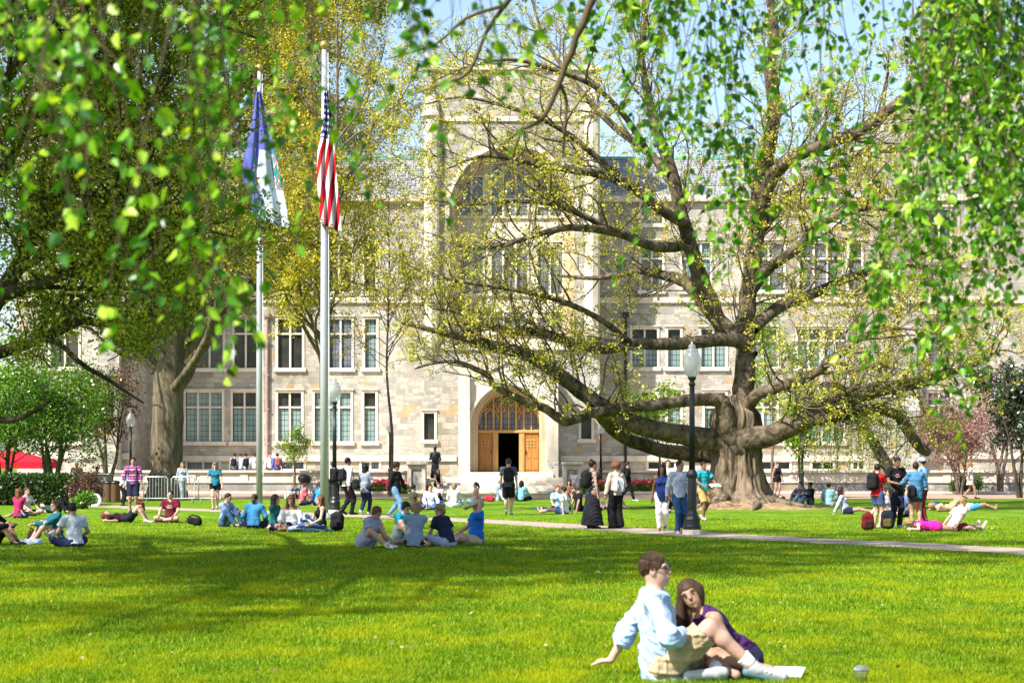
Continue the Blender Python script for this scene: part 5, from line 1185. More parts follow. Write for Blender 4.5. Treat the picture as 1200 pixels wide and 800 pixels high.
    # bottom
    if bottom:
        bk, bc = bottom[0], bottom[1]; bm = bc if not isinstance(bc, tuple) else cloth(bc); S = SDF(hx); g = .012
        if bk in ('trousers', 'shorts', 'wide'):
            S.c(P + rt * .05 - u * .02, P - rt * .05 - u * .02, hipr - .02 + g, hipr - .02 + g, .05, .84, fwd); S.k(P - u * .02, P + u * .10, hipr + g, hipr + g - .008, .03, .76, fwd)
            for s_ in 'RL':
                hip, kn, an = J['hip' + s_], J['kn' + s_], J['an' + s_]
                if bk == 'shorts': e = hip + (kn - hip) * bottom[2] if len(bottom) > 2 else hip + (kn - hip) * .55; S.c(hip, hip + (kn - hip) * .1, .092 + g, .092 + g, .04); S.k(hip, e, .092 + g, .080 + g + .012, .03)
                elif bk == 'wide': S.c(hip, kn, .092 + g, .085 + g, .04); S.k(kn - (an - kn) * .02, an + (an - kn) * .09, .085 + g, .105 + g, .04)
                else: m_ = kn + (an - kn) * .3; S.c(hip, kn, .089 + g, .061 + g, .04); S.c(kn, m_, .060 + g, .055 + g, .03); S.k(m_, an + (an - kn) * .02, .056 + g, .044 + g, .03)
        elif bk in ('skirt', 'dress'):
            L = bottom[2] if len(bottom) > 2 else .45
            if kind in ('stand', 'walk'): S.c(P + u * .02, P - u * .05, hipr + g, hipr + g + .01, .04, .8, fwd); S.k(P + u * .12, P - v3(0, 0, L), hipr + g - .01, hipr + g + .10 * L / .45, .03, .82, fwd)
            else:
                S.c(P, P - u * .02, hipr + g + .02, hipr + g + .03, .05, .9, fwd)
                for s_ in 'RL': hip, kn = J['hip' + s_], J['kn' + s_]; S.c(hip, hip + (kn - hip) * .4, .10 + g, .095 + g, .08); S.k(hip, hip + (kn - hip) * min(.95, L * 1.5), .10 + g, .09 + g, .08)
        S.obj({'trousers': 'trousers', 'wide': 'trousers', 'shorts': 'shorts', 'skirt': 'skirt', 'dress': 'skirt'}[bk], bm, root, .006, sd_ + 7, Tf, o.get('fold', .005))
    # shoes
    if shoes:
        for s_ in 'RL':
            an, to = J['an' + s_], J['to' + s_]; d = unit(to - an); S = SDF(hx); up = unit(an - J['kn' + s_]) * -1
            S.c(an - d * .045 - up * .035, to + d * .03 - up * .005, .042, .036, .02); S.c(an - up * .03, an + up * .005, .044, .046, .02); S.obj('shoe', simple('shoe_leather', shoes, .6, 0, .2, 30), root, T=Tf)
    # hair
    if hair:
        st_, hc = hair[0], hair[1]; S = SDF(hx); c = H + hu * .030 - hf * .018
        S.e(c, (.086, .100, .100), .02, Mh)
        if st_ != 'long': S.minus(H + hf * .048 + hu * .02, unit(hf * 1.0 - hu * .75)); S.minus(H - hu * .055, unit(-hu + hf * .25))
        if st_ in ('long', 'wavy'):
            S.pr = []; S.e(H + hu * .028 - hf * .016, (.088, .100, .104), .03, Mh); dn = -v3(0, 0, 1) if kind not in ('lie', 'prone') else -u
            bkp = H - hf * .062; Lh = o.get('hairlen', .30)
            q1 = bkp + dn * .12 - hf * .01; S.c(bkp + hu * .02, q1, .085, .085, .05, .7, hf); e = q1 + dn * (Lh - .12); off = -fwd * max(0, .02); S.c(q1, e + off, .085 if st_ == 'long' else .10, .055 if st_ == 'long' else .085, .04, .5, hf)
            for sg in (-1, 1): a = H + hr * sg * .078 - hf * .005 + hu * .02; S.c(a, a + dn * (Lh * .62) + hf * .012 + hr * sg * .012, .032, .03, .04)
            V, Q = S.mesh(.006, sd_)
            ce = (V - (H + hf * .085 - hu * .035)) @ Mh.T; face_ = (np.abs(ce[:, 0]) < .058) & (ce[:, 2] > -.11) & (ce[:, 2] < .075) & (ce[:, 1] > -.05)
            V[face_] -= hf * np.clip(ce[face_, 1] + .055, 0, .2)[:, None] * 1.0
            mesh_obj('hair', V * sc, Q, hair_mat(hc), root)
        else:
            if st_ == 'afro': S = SDF(hx); S.e(H + hu * .045 - hf * .02, (.115, .12, .11), .02, Mh); S.minus(H + hf * .06, unit(hf - hu * .8))
            S.obj('hair', hair_mat(hc), root, .004 if st_ != 'afro' else .014, sd_, Tf)
            if st_ == 'bun': S = SDF(hx); S.e(H + hu * .125 - hf * .05, (.045, .045, .04), .02, Mh); S.obj('hair_bun', hair_mat(hc), root, .004, sd_, Tf)
            if st_ == 'pony':
                S = SDF(hx); a = H + hu * .05 - hf * .11; dn = -v3(0, 0, 1); S.c(H - hf * .08 + hu * .04, a, .03, .028, .02); S.c(a, a + dn * .12 - hf * .03, .034, .042, .03); S.c(a + dn * .12 - hf * .03, a + dn * .27, .042, .018, .03); S.obj('ponytail', hair_mat(hc), root, .004, sd_, Tf)
    if hat:
        S = SDF(hx)
        if hat[0] == 'cap': S.e(H + hu * .05 - hf * .01, (.096, .108, .09), .02, Mh); S.c(H + hu * .06 + hf * .07, H + hu * .045 + hf * .15, .065, .05, .02, .22, hu); S.minus(H + hu * .03, -hu)
        else: S.k(H + hu * .05, H + hu * .16, .09, .10, .02); S.e(H + hu * .17, (.12, .12, .05), .04, Mh)
        S.obj('hat', simple('hat_cloth', hat[1], .8), root, .003, sd_, Tf)
    if face:
        fy = Matrix.Rotation(R(yaw), 3, 'Z') @ Vector(hf)
        if fy.y < .35 and Y < 80:
            mb = MB(); r_ = .011 if Y < 30 else .0135
            for sg in (-1, 1): p = (H + hr * sg * .031 + hf * .083 + hu * .012) * sc; mb.lathe([(.0001, -r_ * .7 * sc), (r_ * .8 * sc, -r_ * .35 * sc), (r_ * sc, 0), (r_ * .8 * sc, r_ * .35 * sc), (.0001, r_ * .7 * sc)], p, 8)
            mb.build('eyes', simple('dark_eyes', (.03, .02, .015), .25), root, smooth=True)
            mb = MB(); a = (H + hf * .0865 - hu * .063); mb.tube([tuple((a + hr * .024 - hf * .008) * sc), tuple((a + hf * .012 + hu * .002) * sc), tuple((a - hr * .024 - hf * .008) * sc)], [.004 * sc, .008 * sc, .004 * sc], 6); mb.build('lips', simple('lips', tuple(SKIN[skin][i] * (.85, .55, .55)[i] for i in range(3)), .5), root, smooth=True)
    return root, J, sc
def hair_strands(ret, colour, kind, seed):
    """visible locks over the hair mass of a near figure"""
    root, J, sc = ret; r = rng_(seed); H, hu, hf, hr = J['H'], J['hu'], J['hf'], J['hr']; tubes = []
    if kind == 'long':
        for _ in range(420):
            ph = r.uniform(-math.pi, math.pi)
            if abs(ph) < .95: continue
            P = []; L = r.uniform(.22, .36); c = H + hu * .028 - hf * .016; s0 = r.uniform(.15, .7)
            for th in np.linspace(s0, 1.75, 6): P.append(c + .104 * math.cos(th) * hu + math.sin(th) * (.098 * math.cos(ph) * hf + .091 * math.sin(ph) * hr))
            e = P[-1]; inn = unit(-(math.cos(ph) * hf + math.sin(ph) * hr) + 1e-6)
            for k in range(1, 5): P.append(e + v3(0, 0, -1) * L * k / 4 + inn * .02 * math.sin(k * .8) + r.normal(0, .004, 3))
            tubes.append((np.array(P) * sc, np.array([.003] * 6 + [.003, .0028, .0024, .001]) * sc))
    else:
        for _ in range(1300):
            ph = r.uniform(-math.pi, math.pi); th = math.acos(r.uniform(-.25, 1)); fr = math.cos(ph) * math.sin(th)
            if fr > .25 and math.cos(th) < .62 or (abs(math.sin(ph)) > .8 and math.cos(th) < .0): continue
            d = math.cos(th) * hu + math.sin(th) * (math.cos(ph) * hf + math.sin(ph) * hr); p = H + hu * .030 - hf * .018 + .094 * math.cos(th) * hu * 1.06 + math.sin(th) * (.097 * math.cos(ph) * hf + .084 * math.sin(ph) * hr)
            g = unit((hf * .9 + hr * .5 if math.cos(th) > .5 else -hu - hf * .3) + r.normal(0, .07, 3)); g = unit(g - d * (g @ d) + d * .02); L = r.uniform(.025, .045)
            tubes.append((np.stack([p - d * .004, p + g * L * .5 + d * .003, p + g * L - d * L * .12]) * sc, np.array([.0022, .0022, .001]) * sc))
    tubes_obj('hair_locks', tubes, hair_mat(colour), root, (0, 0, 0), 4)
def at_joint(ret, vec):
    root, J, sc = ret; p = Matrix.Rotation(root.rotation_euler.z, 3, 'Z') @ Vector(np.array(vec) * sc); return root.location + p

def backpack(label, ret=None, loc=None, yaw=0, col=(.012, .012, .014), lying=False, group='backpacks and bags', cat='backpack', col2=None, size=1.0, name='backpack'):
    """a pack with front pocket, straps and top handle; worn on a figure's back when ret is given"""
    if ret is not None:
        root_p, J, sc = ret; c = J['P'] + J['u'] * .28 - J['fwd'] * .175; loc = at_joint(ret, c - J['u'] * .2); yaw_ = root_p.rotation_euler.z; tilt = math.atan2(-J['u'][1], J['u'][2])
    else: yaw_ = R(yaw); tilt = 0; loc = Vector(loc)
    b = thing(name, label, cat, loc, yaw_, group); m = cloth(col); hx = max(.012, min(.022, .6 * loc.y / F)); s_ = size
    if ret is not None: b.rotation_euler = (tilt, 0, yaw_)
    S = SDF(hx); S.b((0, 0, .20 * s_), (.075 * s_, .022 * s_, .11 * s_), .065 * s_, .05); S.e((0, .0, .34 * s_), (.11 * s_, .075 * s_, .075 * s_), .06); S.e((0, .03 * s_, .12 * s_), (.14 * s_, .10 * s_, .11 * s_), .06); S.obj('pack_body', m, b, .006, 3)
    S = SDF(hx); S.b((0, .085 * s_, .14 * s_), (.05 * s_, .01 * s_, .05 * s_), .045 * s_, .03); S.obj('front_pocket', cloth(col2) if col2 else m, b, .004, 5)
    for sg in (-1, 1):
        mb = MB()
        if ret is not None: mb.tube([(sg * .09, -.07, .40), (sg * .10, -.14, .44), (sg * .115, -.26, .41), (sg * .13, -.31, .30), (sg * .15, -.26, .16), (sg * .13, -.1, .06)], .018, 6)
        else: mb.tube([(sg * .07 * s_, -.09 * s_, .38 * s_), (sg * .09 * s_, -.15 * s_, .28 * s_), (sg * .08 * s_, -.13 * s_, .12 * s_), (sg * .07 * s_, -.08 * s_, .05 * s_)], .016, 6)
        mb.build('shoulder_strap', m, b)
    mb = MB(); mb.tube([(-.04 * s_, -.04 * s_, .40 * s_), (0, -.05 * s_, .46 * s_), (.04 * s_, -.04 * s_, .40 * s_)], .01, 5); mb.build('handle', m, b)
    if lying:
        b.rotation_euler = (R(-82), 0, yaw_); b.location.z += .1
    return b
# ------------------------------------------------------------------ street furniture and other things
def globe_mat():
    m, nt, o = new_mat('frosted_globe_glass')
    d = nd(nt, 'ShaderNodeBsdfDiffuse'); d.inputs[0].default_value = (.5, .52, .53, 1); t = nd(nt, 'ShaderNodeBsdfTranslucent'); t.inputs[0].default_value = (.62, .64, .65, 1)
    g = nd(nt, 'ShaderNodeBsdfGlossy'); g.inputs['Roughness'].default_value = .12
    a0 = nd(nt, 'ShaderNodeMixShader'); a0.inputs[0].default_value = .5; nt.links.new(d.outputs[0], a0.inputs[1]); nt.links.new(t.outputs[0], a0.inputs[2]); tr = nd(nt, 'ShaderNodeBsdfTransparent'); a = nd(nt, 'ShaderNodeMixShader'); a.inputs[0].default_value = .42; nt.links.new(a0.outputs[0], a.inputs[1]); nt.links.new(tr.outputs[0], a.inputs[2])
    b = nd(nt, 'ShaderNodeMixShader'); b.inputs[0].default_value = .1; nt.links.new(a.outputs[0], b.inputs[1]); nt.links.new(g.outputs[0], b.inputs[2]); nt.links.new(b.outputs[0], o.inputs[0]); return m
M['globe'] = globe_mat()
def lamp_proto():
    root = thing('lamp_post', '', 'lamp post', (0, 0, 0)); mb = MB()
    mb.lathe([(.23, .0), (.23, .12)], n=8); mb.build('footing', M['trim'], root)
    mb = MB(); mb.lathe([(.21, .12), (.215, .2), (.19, .23), (.19, .34), (.20, .36), (.165, .42), (.15, .44), (.14, .5), (.11, .55), (.105, 1.15), (.10, 1.32), (.13, 1.36), (.135, 1.42), (.10, 1.48), (.075, 1.52)], n=16); mb.build('base', M['lamp_iron'], root, smooth=False)
    mb = MB()
    for k in range(12):
        a = k * math.pi / 6; mb.tube([(.058 * math.cos(a), .058 * math.sin(a), 1.5), (.045 * math.cos(a), .045 * math.sin(a), 3.46)], .016, 5)
    mb.lathe([(.062, 1.5), (.05, 3.46), (.08, 3.5), (.08, 3.54), (.05, 3.58), (.075, 3.62), (.10, 3.66), (.10, 3.7)], n=16); mb.build('post', M['lamp_iron'], root, smooth=True)
    mb = MB(); mb.lathe([(.10, 3.69), (.15, 3.74), (.195, 3.84), (.222, 3.97), (.222, 4.08), (.20, 4.18), (.165, 4.25), (.14, 4.28)], n=20); g = mb.build('globe', M['globe'], root, smooth=True)
    mb = MB(); mb.lathe([(.145, 4.275), (.15, 4.30), (.10, 4.35), (.07, 4.37), (.085, 4.40), (.07, 4.44), (.025, 4.46), (.03, 4.49), (.0, 4.52)], n=14); mb.build('finial', M['globe'], root, smooth=True)
    return root
def copy_tree(o, parent=None):
    c = o.copy(); COL.objects.link(c)
    if parent: c.parent = parent
    for ch in list(o.children): copy_tree(ch, c)
    return c
lp = lamp_proto()
lamps = [(811, GP(811, 626), 1.0, 'nearest black lamp post with clear globe, in front of the old oak trunk'), (392, Vector((XP(392, 66), 66, 0)), 1.0, 'black lamp post just right of the taller, nearer flagpole'),
         (457, Vector((XP(457, 106.4), 106.4, .09)), .86, 'small distant lamp post left of the bronze statue, by the tulips'), (704, Vector((XP(704, 106.4), 106.4, .09)), .84, 'small distant lamp post right of the entrance steps, by the tulips'),
         (153, Vector((XP(153, 92), 92, 0)), .90, 'lamp post behind the man in the plaid shirt, left of the giant trunk'), (940, Vector((XP(940, 92.5), 92.5, 0)), .84, 'lamp post half hidden in the lime-green sapling right of the old oak')]
for i, (px, p, sc, lab) in enumerate(lamps):
    o = lp if i == 0 else copy_tree(lp); o.location = p; o.scale = (sc,) * 3; o['label'] = lab; o['group'] = 'lamp posts on the lawn'

def flag_mat(kind):
    m, nt, o = new_mat('flag_cloth_' + kind); uv = nd(nt, 'ShaderNodeUVMap'); s = nd(nt, 'ShaderNodeSeparateXYZ'); nt.links.new(uv.outputs[0], s.inputs[0]); U, Vv = s.outputs[0], s.outputs[1]
    if kind == 'stripes':
        c = math_(nt, 'GREATER_THAN', math_(nt, 'FRACT', math_(nt, 'MULTIPLY', U, 2.6)), .5); col = mixc(nt, c, (.62, .02, .035), (.80, .79, .80))
        du = math_(nt, 'SUBTRACT', math_(nt, 'FRACT', math_(nt, 'MULTIPLY', U, 5)), .5); dv = math_(nt, 'SUBTRACT', math_(nt, 'FRACT', math_(nt, 'MULTIPLY', Vv, 22)), .5)
        st = math_(nt, 'LESS_THAN', math_(nt, 'ADD', math_(nt, 'MULTIPLY', du, du), math_(nt, 'MULTIPLY', dv, dv)), .07)
        can = mixc(nt, st, (.035, .04, .20), (.85, .85, .88)); inc = math_(nt, 'LESS_THAN', Vv, .36); col = mixc(nt, inc, col, can)
    else:
        n_ = noise(nt, uv.outputs[0], 3.2, 3); blue, white = (.12, .14, .46), (.62, .70, .82)
        k = math_(nt, 'GREATER_THAN', math_(nt, 'ADD', math_(nt, 'ADD', U, math_(nt, 'MULTIPLY', Vv, .55)), math_(nt, 'MULTIPLY', n_, .2)), .80); inn = math_(nt, 'MULTIPLY', k, math_(nt, 'GREATER_THAN', Vv, .44))
        col = mixc(nt, inn, blue, white)
        pat = ramp(nt, noise(nt, uv.outputs[0], 13, 1), [(0, (.04, .25, .2)), (.42, (.05, .3, .28)), (.5, (.55, .12, .10)), (.56, (.7, .72, .75)), (.64, (.08, .15, .5))], 'CONSTANT')
        b1 = math_(nt, 'MULTIPLY', math_(nt, 'GREATER_THAN', Vv, .43), math_(nt, 'LESS_THAN', Vv, .72)); edge = math_(nt, 'MULTIPLY', b1, math_(nt, 'GREATER_THAN', math_(nt, 'ADD', math_(nt, 'ABSOLUTE', math_(nt, 'SUBTRACT', U, .58)), math_(nt, 'MULTIPLY', n_, .25)), .33))
        edge = math_(nt, 'MULTIPLY', edge, math_(nt, 'GREATER_THAN', U, .3)); col = mixc(nt, edge, col, pat)
    d = nd(nt, 'ShaderNodeBsdfDiffuse'); nt.links.new(col, d.inputs[0]); t = nd(nt, 'ShaderNodeBsdfTranslucent'); nt.links.new(col, t.inputs[0]); a = nd(nt, 'ShaderNodeMixShader'); a.inputs[0].default_value = .3
    nt.links.new(d.outputs[0], a.inputs[1]); nt.links.new(t.outputs[0], a.inputs[2]); nt.links.new(a.outputs[0], o.inputs[0]); return m
def flagpole(px, Y, h, r0, label, flag_label, left, right, y0, kind, shear):
    c = (XP(px, Y), Y, 0); root = thing('flagpole', label, 'flagpole', c, 0, 'flagpoles on the lawn'); mb = MB()
    mb.lathe([(r0, 0), (r0 * .97, h * .35), (r0 * .62, h)], n=20); mb.build('pole', M['steel'], root, smooth=True)
    mb = MB(); mb.lathe([(r0 * 2.1, 0), (r0 * 2.1, .06), (r0 * 1.6, .14), (r0 * 1.05, .2)], n=20); mb.build('base_collar', M['steel'], root, smooth=True)
    mb = MB(); mb.lathe([(.0, h), (.1, h + .04), (.14, h + .14), (.1, h + .24), (0, h + .28)], n=14); mb.build('ball_finial', simple('gilded_metal', (.6, .42, .12), .3, .8), root, smooth=True)
    mb = MB(); mb.tube([(r0 + .03, -.05, 1.2), (r0 * .62 + .04, -.05, h - .1)], .012, 5); mb.build('halyard', M['white_cloth'], root)
    # limp flag: silhouette rows (photo px) with vertical folds in depth
    ys = sorted({p[1] for p in left} | {p[1] for p in right}); nv, nu = 44, 34; Vt, UV = [], []
    for j in range(nv + 1):
        py = ys[0] + (ys[-1] - ys[0]) * j / nv; xl = np.interp(py, [p[1] for p in left], [p[0] for p in left]); xr = np.interp(py, [p[1] for p in right], [p[0] for p in right]); v = j / nv
        for i in range(nu + 1):
            u = i / nu; fold = (.05 + .10 * v) * math.sin(u * 15 + 2.5 * v + .6) + .05 * v * math.sin(u * 31 + 4 * v)
            sag = 5.0 * v * v * (shear[1] * u + shear[2] * math.sin(3.1 * u))
            Vt.append((XP(xl + (xr - xl) * u, Y), Y - .12 - .18 * math.sin(math.pi * u) * v + fold, ZP(py + sag * .0 + (shear[1] * (u - .5) * 14 * v), Y))); UV.append((u + shear[0] * v, v))
    Q = [(j * (nu + 1) + i, j * (nu + 1) + i + 1, (j + 1) * (nu + 1) + i + 1, (j + 1) * (nu + 1) + i) for j in range(nv) for i in range(nu)]
    fc = (XP(px, Y), Y - .12, ZP(y0, Y)); f = mesh_obj('flag', Vt, np.array(Q), flag_mat(kind), None, fc); f.location = fc
    ul = f.data.uv_layers.new(name='UVMap'); li = np.empty(len(f.data.loops), np.int32); f.data.loops.foreach_get('vertex_index', li); ul.data.foreach_set('uv', np.array(UV, np.float32)[li].ravel())
    so = f.modifiers.new('cloth', 'SOLIDIFY'); so.thickness = .006; tag(f, flag_label, 'flag')
flagpole(304, 72, 15.8, .115, 'tall bright steel flagpole with the blue and white flag, farther of the two', 'blue and white flag hanging limp from its pole', [(300, 108), (295, 140), (288, 178), (283, 205), (286, 220), (294, 232), (296, 254)], [(306, 108), (314, 140), (323, 175), (330, 205), (337, 240), (341, 264)], 108, 'blue', (0, .9, 0))
flagpole(380, 59, 13.9, .125, 'tall bright steel flagpole with the striped flag, nearer of the two', 'red and white striped flag with starred blue corner hanging limp', [(380, 105), (378, 150), (372, 180), (371, 215), (375, 250)], [(384, 105), (390, 140), (393, 175), (396, 210), (399, 240), (402, 268)], 105, 'stripes', (1.3, .9, 0))

# bronze statue
c = (XP(510, 107.6), 107.6, 0); st_ = thing('bronze_statue', 'dark bronze statue of a robed standing figure beside the entrance steps', 'statue', c)
mb = MB(); zt = ZP(560, 107.6); mb.box(-.38, .38, -.38, .38, .0, zt - .12, .03); mb.box(-.44, .44, -.44, .44, zt - .12, zt, .03); mb.build('plinth', M['trim'], st_)
S = SDF(.022); z = zt
S.k((0, 0, z), (0, 0, z + .95), .26, .17, .05, .8, (0, 1, 0)); S.c((0, 0, z + .9), (0, 0, z + 1.28), .17, .18, .06, .7, (0, 1, 0)); S.c((.16, 0, z + 1.32), (-.16, 0, z + 1.32), .07, .07, .05)
S.c((0, 0, z + 1.35), (0, -.02, z + 1.52), .055, .05, .03); S.e((0, -.03, z + 1.6), (.10, .112, .135), .03)
S.c((.2, 0, z + 1.32), (.27, .02, z + 1.02), .075, .07, .03); S.c((.27, .02, z + 1.02), (.2, -.18, z + .85), .065, .05, .03); S.e((.2, -.24, z + .83), (.05, .06, .04), .02)
S.c((-.2, 0, z + 1.32), (-.28, .03, z + 1.02), .075, .07, .03); S.c((-.28, .03, z + 1.02), (-.1, -.2, z + 1.02), .06, .045, .03); S.b((-.08, -.24, z + 1.06), (.08, .03, .1), .01); S.c((.02, -.03, z), (.05, -.22, z + .03), .07, .06, .04)
S.obj('figure', M['bronze'], st_, .012, 9)

# clipped hedge
def leaf_box(x0, x1, y0, y1, z0, z1, n, size, r, jit=.07):
    ar = np.array([(x1 - x0) * (y1 - y0), (x1 - x0) * (z1 - z0), (y1 - y0) * (z1 - z0)]); ar = ar / (ar[0] + ar[1] * 2 + ar[2] * 2); P = []
    for k, cnt in (('t', ar[0]), ('f', ar[1]), ('b', ar[1]), ('l', ar[2]), ('r', ar[2])):
        m = int(n * cnt); q = np.stack([r.uniform(x0, x1, m), r.uniform(y0, y1, m), r.uniform(z0, z1, m)], 1)
        if k == 't': q[:, 2] = z1
        if k == 'f': q[:, 1] = y0
        if k == 'b': q[:, 1] = y1
        if k == 'l': q[:, 0] = x0
        if k == 'r': q[:, 0] = x1
        P.append(q)
    P = np.vstack(P); return P + r.normal(0, jit, P.shape)
hx0, hx1 = -25.0, XP(92, 78); c = ((hx0 + hx1) / 2, 79, 0); hg = thing('clipped_hedge', 'long clipped dark green hedge below the crape myrtles at left', 'hedge', c); r_ = rng_(8)
P = leaf_box(hx0, hx1, 78, 80, .05, 1.1, 30000, .09, r_, .06); V, Q = leaf_quads(P, .11, r_, .6); mesh_obj('foliage', V, Q, M['hedge'], hg, c, False)
mb = MB(); mb.box(hx0 + .15, hx1 - .15, 78.15, 79.85, 0, 1.0, .1); mb.build('twig_core', M['dark_bark'], hg, c)
def shrub(label, px, Y, w, h, m, seed, n=2200, size=.11, group=None):
    c = Vector((XP(px, Y), Y, 0)); t = thing('shrub', label, 'shrub', c, 0, group); r = rng_(seed); d = r.normal(0, 1, (n, 3)); d /= np.linalg.norm(d, axis=1, keepdims=True); d *= (r.uniform(.25, 1, n) ** .4)[:, None]
    P = d * np.array([w / 2, w / 2, h / 2]) + np.array([0, 0, h * .52]); P += .12 * np.sin(P[:, [1, 2, 0]] * 7); P[:, 2] = np.maximum(P[:, 2], .03)
    V, Q = leaf_quads(P, size, r, .55); mesh_obj('foliage', V, Q, m, t)
    mb = MB()
    for k in range(6): a = k * 1.05; mb.tube([(0, 0, 0), (w * .15 * math.cos(a), w * .15 * math.sin(a), h * .4), (w * .3 * math.cos(a), w * .3 * math.sin(a), h * .8)], [.03, .02, .008], 5)
    mb.build('stem', M['dark_bark'], t)
shrub('rounded bronze-green shrub at the right end of the hedge, before the white-hatted person', 100, 77.6, 1.3, 1.25, M['purple'], 1); shrub('low bright green plant on the lawn beside the bronze shrub', 97, 72, .9, .55, M['green'], 2, 900)
for px, w, lab in ((1124, 1.0, 'low green shrub under the pink flowering tree, left one of a pair'), (1140, 1.1, 'low green shrub under the pink flowering tree, right one of a pair')): shrub(lab, px, 105.9, w, .9, M['green'], px, 1200, .12, 'green shrubs by the terrace wall')
# tulips
r = rng_(14)
for s_, (xa, xb) in (('left', (XP(420, 106.2), XP(474, 106.2))), ('right', (XP(684, 106.2), XP(792, 106.2)))):
    n = int((xb - xa) * 120); X = r.uniform(xa, xb, n); Yy = r.uniform(105.6, 106.9, n); hh = r.uniform(.38, .58, n) + .09
    C = np.stack([X, Yy, hh], 1); mb = []; V1, Q1 = leaf_quads(np.repeat(C, 6, 0) + r.normal(0, .02, (n * 6, 3)), .13, r, .9, -.8)
    L = np.repeat(np.stack([X, Yy, hh * .3], 1), 5, 0) + r.normal(0, .05, (n * 5, 3)); V2, Q2 = leaf_quads(L, .30, r, .25, -1.4)
    tm = leaf_mat('tulip_petals', [(0, (.55, .03, .04)), (.5, (.62, .10, .10)), (.75, (.70, .25, .22)), (1, (.75, .45, .40))], .3, (1.1, .9, .9), .03)
    o = mesh_obj('tulip_bed', np.vstack([V1, V2]), np.vstack([Q1, Q2 + len(V1)]), [tm, M['green']], None, (0, 0, 0), False, [0] * len(Q1) + [1] * len(Q2)); tag(o, 'dense bed of red and pink tulips along the terrace wall, ' + s_ + ' of the steps', 'flower bed', 'tulip beds', 'stuff')

# metal crowd barriers round the elm
def barrier(xa, xb, Y, label, yb=None):
    yb = Y if yb is None else yb; c = Vector(((xa + xb) / 2, (Y + yb) / 2, 0)); L = math.hypot(xb - xa, yb - Y); t = thing('crowd_barrier', label, 'barrier', c, math.atan2(yb - Y, xb - xa), 'metal barriers round the giant trunk')
    mb = MB(); h = L / 2 - .06; mb.tube([(-h, 0, .18), (-h, 0, 1.0), (-h + .08, 0, 1.08), (h - .08, 0, 1.08), (h, 0, 1.0), (h, 0, .18), (-h, 0, .18)], .028, 7); mb.build('frame', M['galv'], t, smooth=True)
    mb = MB(); n = int(L / .13)
    for i in range(1, n): x = -h + 2 * h * i / n; mb.tube([(x, 0, .18), (x, 0, 1.08)], .011, 5)
    mb.build('bars', M['galv'], t)
    for s_ in (-1, 1): mb = MB(); mb.tube([(s_ * h * .8, 0, .18), (s_ * h * .8, 0, .05), (s_ * h * .8, -.25, .02)], .02, 6); mb.tube([(s_ * h * .8, 0, .06), (s_ * h * .8, .25, .02)], .02, 6); mb.build('foot', M['galv'], t)
xs = [XP(p, 83) for p in (166, 199, 231, 262)]
for k, (a, b) in enumerate(zip(xs[:-1], xs[1:])): barrier(a + .03, b - .03, 83 - .1 * k, ['leftmost galvanised crowd barrier, by the plaid-shirted man', 'middle galvanised crowd barrier, across the giant trunk', 'rightmost galvanised crowd barrier, by the woman in the cap'][k])

# red canopy tent
c = Vector((XP(14, 98), 98, 0)); t = thing('canopy_tent', 'bright red canopy tent on pale legs behind the hedge at far left', 'tent', c); red = cloth((.62, .012, .03)); hw = 1.95; za = ZP(527, 98); ze = ZP(541, 98)
mb = MB(); e = [(-hw, -hw, ze), (hw, -hw, ze), (hw, hw, ze), (-hw, hw, ze)]; top = [(-.1, -.1, za), (.1, -.1, za), (.1, .1, za), (-.1, .1, za)]
for i in range(4): mb.quad(e[i], e[(i + 1) % 4], top[(i + 1) % 4], top[i]); a, b = e[i], e[(i + 1) % 4]; mb.quad((a[0], a[1], ze - .32), (b[0], b[1], ze - .32), b, a)
mb.poly(top); cn = mb.build('canopy', red, t); cn.modifiers.new('cloth', 'SOLIDIFY').thickness = .02
for x, y in ((-1, -1), (1, -1), (1, 1), (-1, 1)): mb = MB(); mb.tube([(x * hw * .97, y * hw * .97, 0), (x * hw * .97, y * hw * .97, ze)], .03, 6); mb.build('leg', M['white_cloth'], t)
# bins, serving counter, bag
bm = simple('brown_ribbed_metal', (.16, .085, .05), .6, .2)
for px, lab in ((127, 'brown litter bin, left one of two beside the grey counter'), (135, 'brown litter bin, right one of two, nearer the man in plaid')):
    t = thing('litter_bin', lab, 'bin', (XP(px, 84), 84, 0), 0, 'brown litter bins'); mb = MB(); mb.lathe([(.20, 0), (.22, .04), (.215, .75), (.23, .78)], n=18); mb.build('bin_body', bm, t, smooth=True)
    mb = MB(); mb.lathe([(.235, .78), (.235, .84), (.18, .9), (.06, .93), (0, .93)], n=18); mb.build('lid', M['lamp_iron'], t, smooth=True)
t = thing('serving_counter', 'grey boxy serving counter with things laid on top, behind the hedge end', 'counter', (XP(117, 86), 86, 0)); mb = MB(); mb.box(-.45, .42, -.35, .35, 0, 1.15, .03); mb.build('cabinet', simple('grey_laminate', (.20, .20, .19), .5), t)
mb = MB(); mb.box(-.5, .47, -.4, .4, 1.15, 1.2, .01); mb.build('worktop', simple('pale_laminate', (.5, .48, .44), .4), t)
t = thing('white_disc_bag', 'round white wheeled tub standing at the end of the bronze shrub', 'tub', (XP(111, 76), 76, 0)); mb = MB(); mb.tube([(0, -.1, .25), (0, .1, .25)], .25, 20); mb.build('drum', simple('white_plastic', (.72, .73, .75), .4), t); mb = MB(); mb.tube([(0, -.13, .25), (0, -.1, .25)], .12, 14); mb.build('hub', M['galv'], t)
t = thing('waste_grill', 'small dark charcoal grill on legs beside the terrace sapling', 'grill', (XP(357, 104), 104, .005)); mb = MB(); mb.lathe([(.08, .55), (.28, .62), (.36, .78), (.36, .86), (.3, .98), (.1, 1.06), (0, 1.07)], n=16); mb.build('bowl', M['lamp_iron'], t, smooth=True)
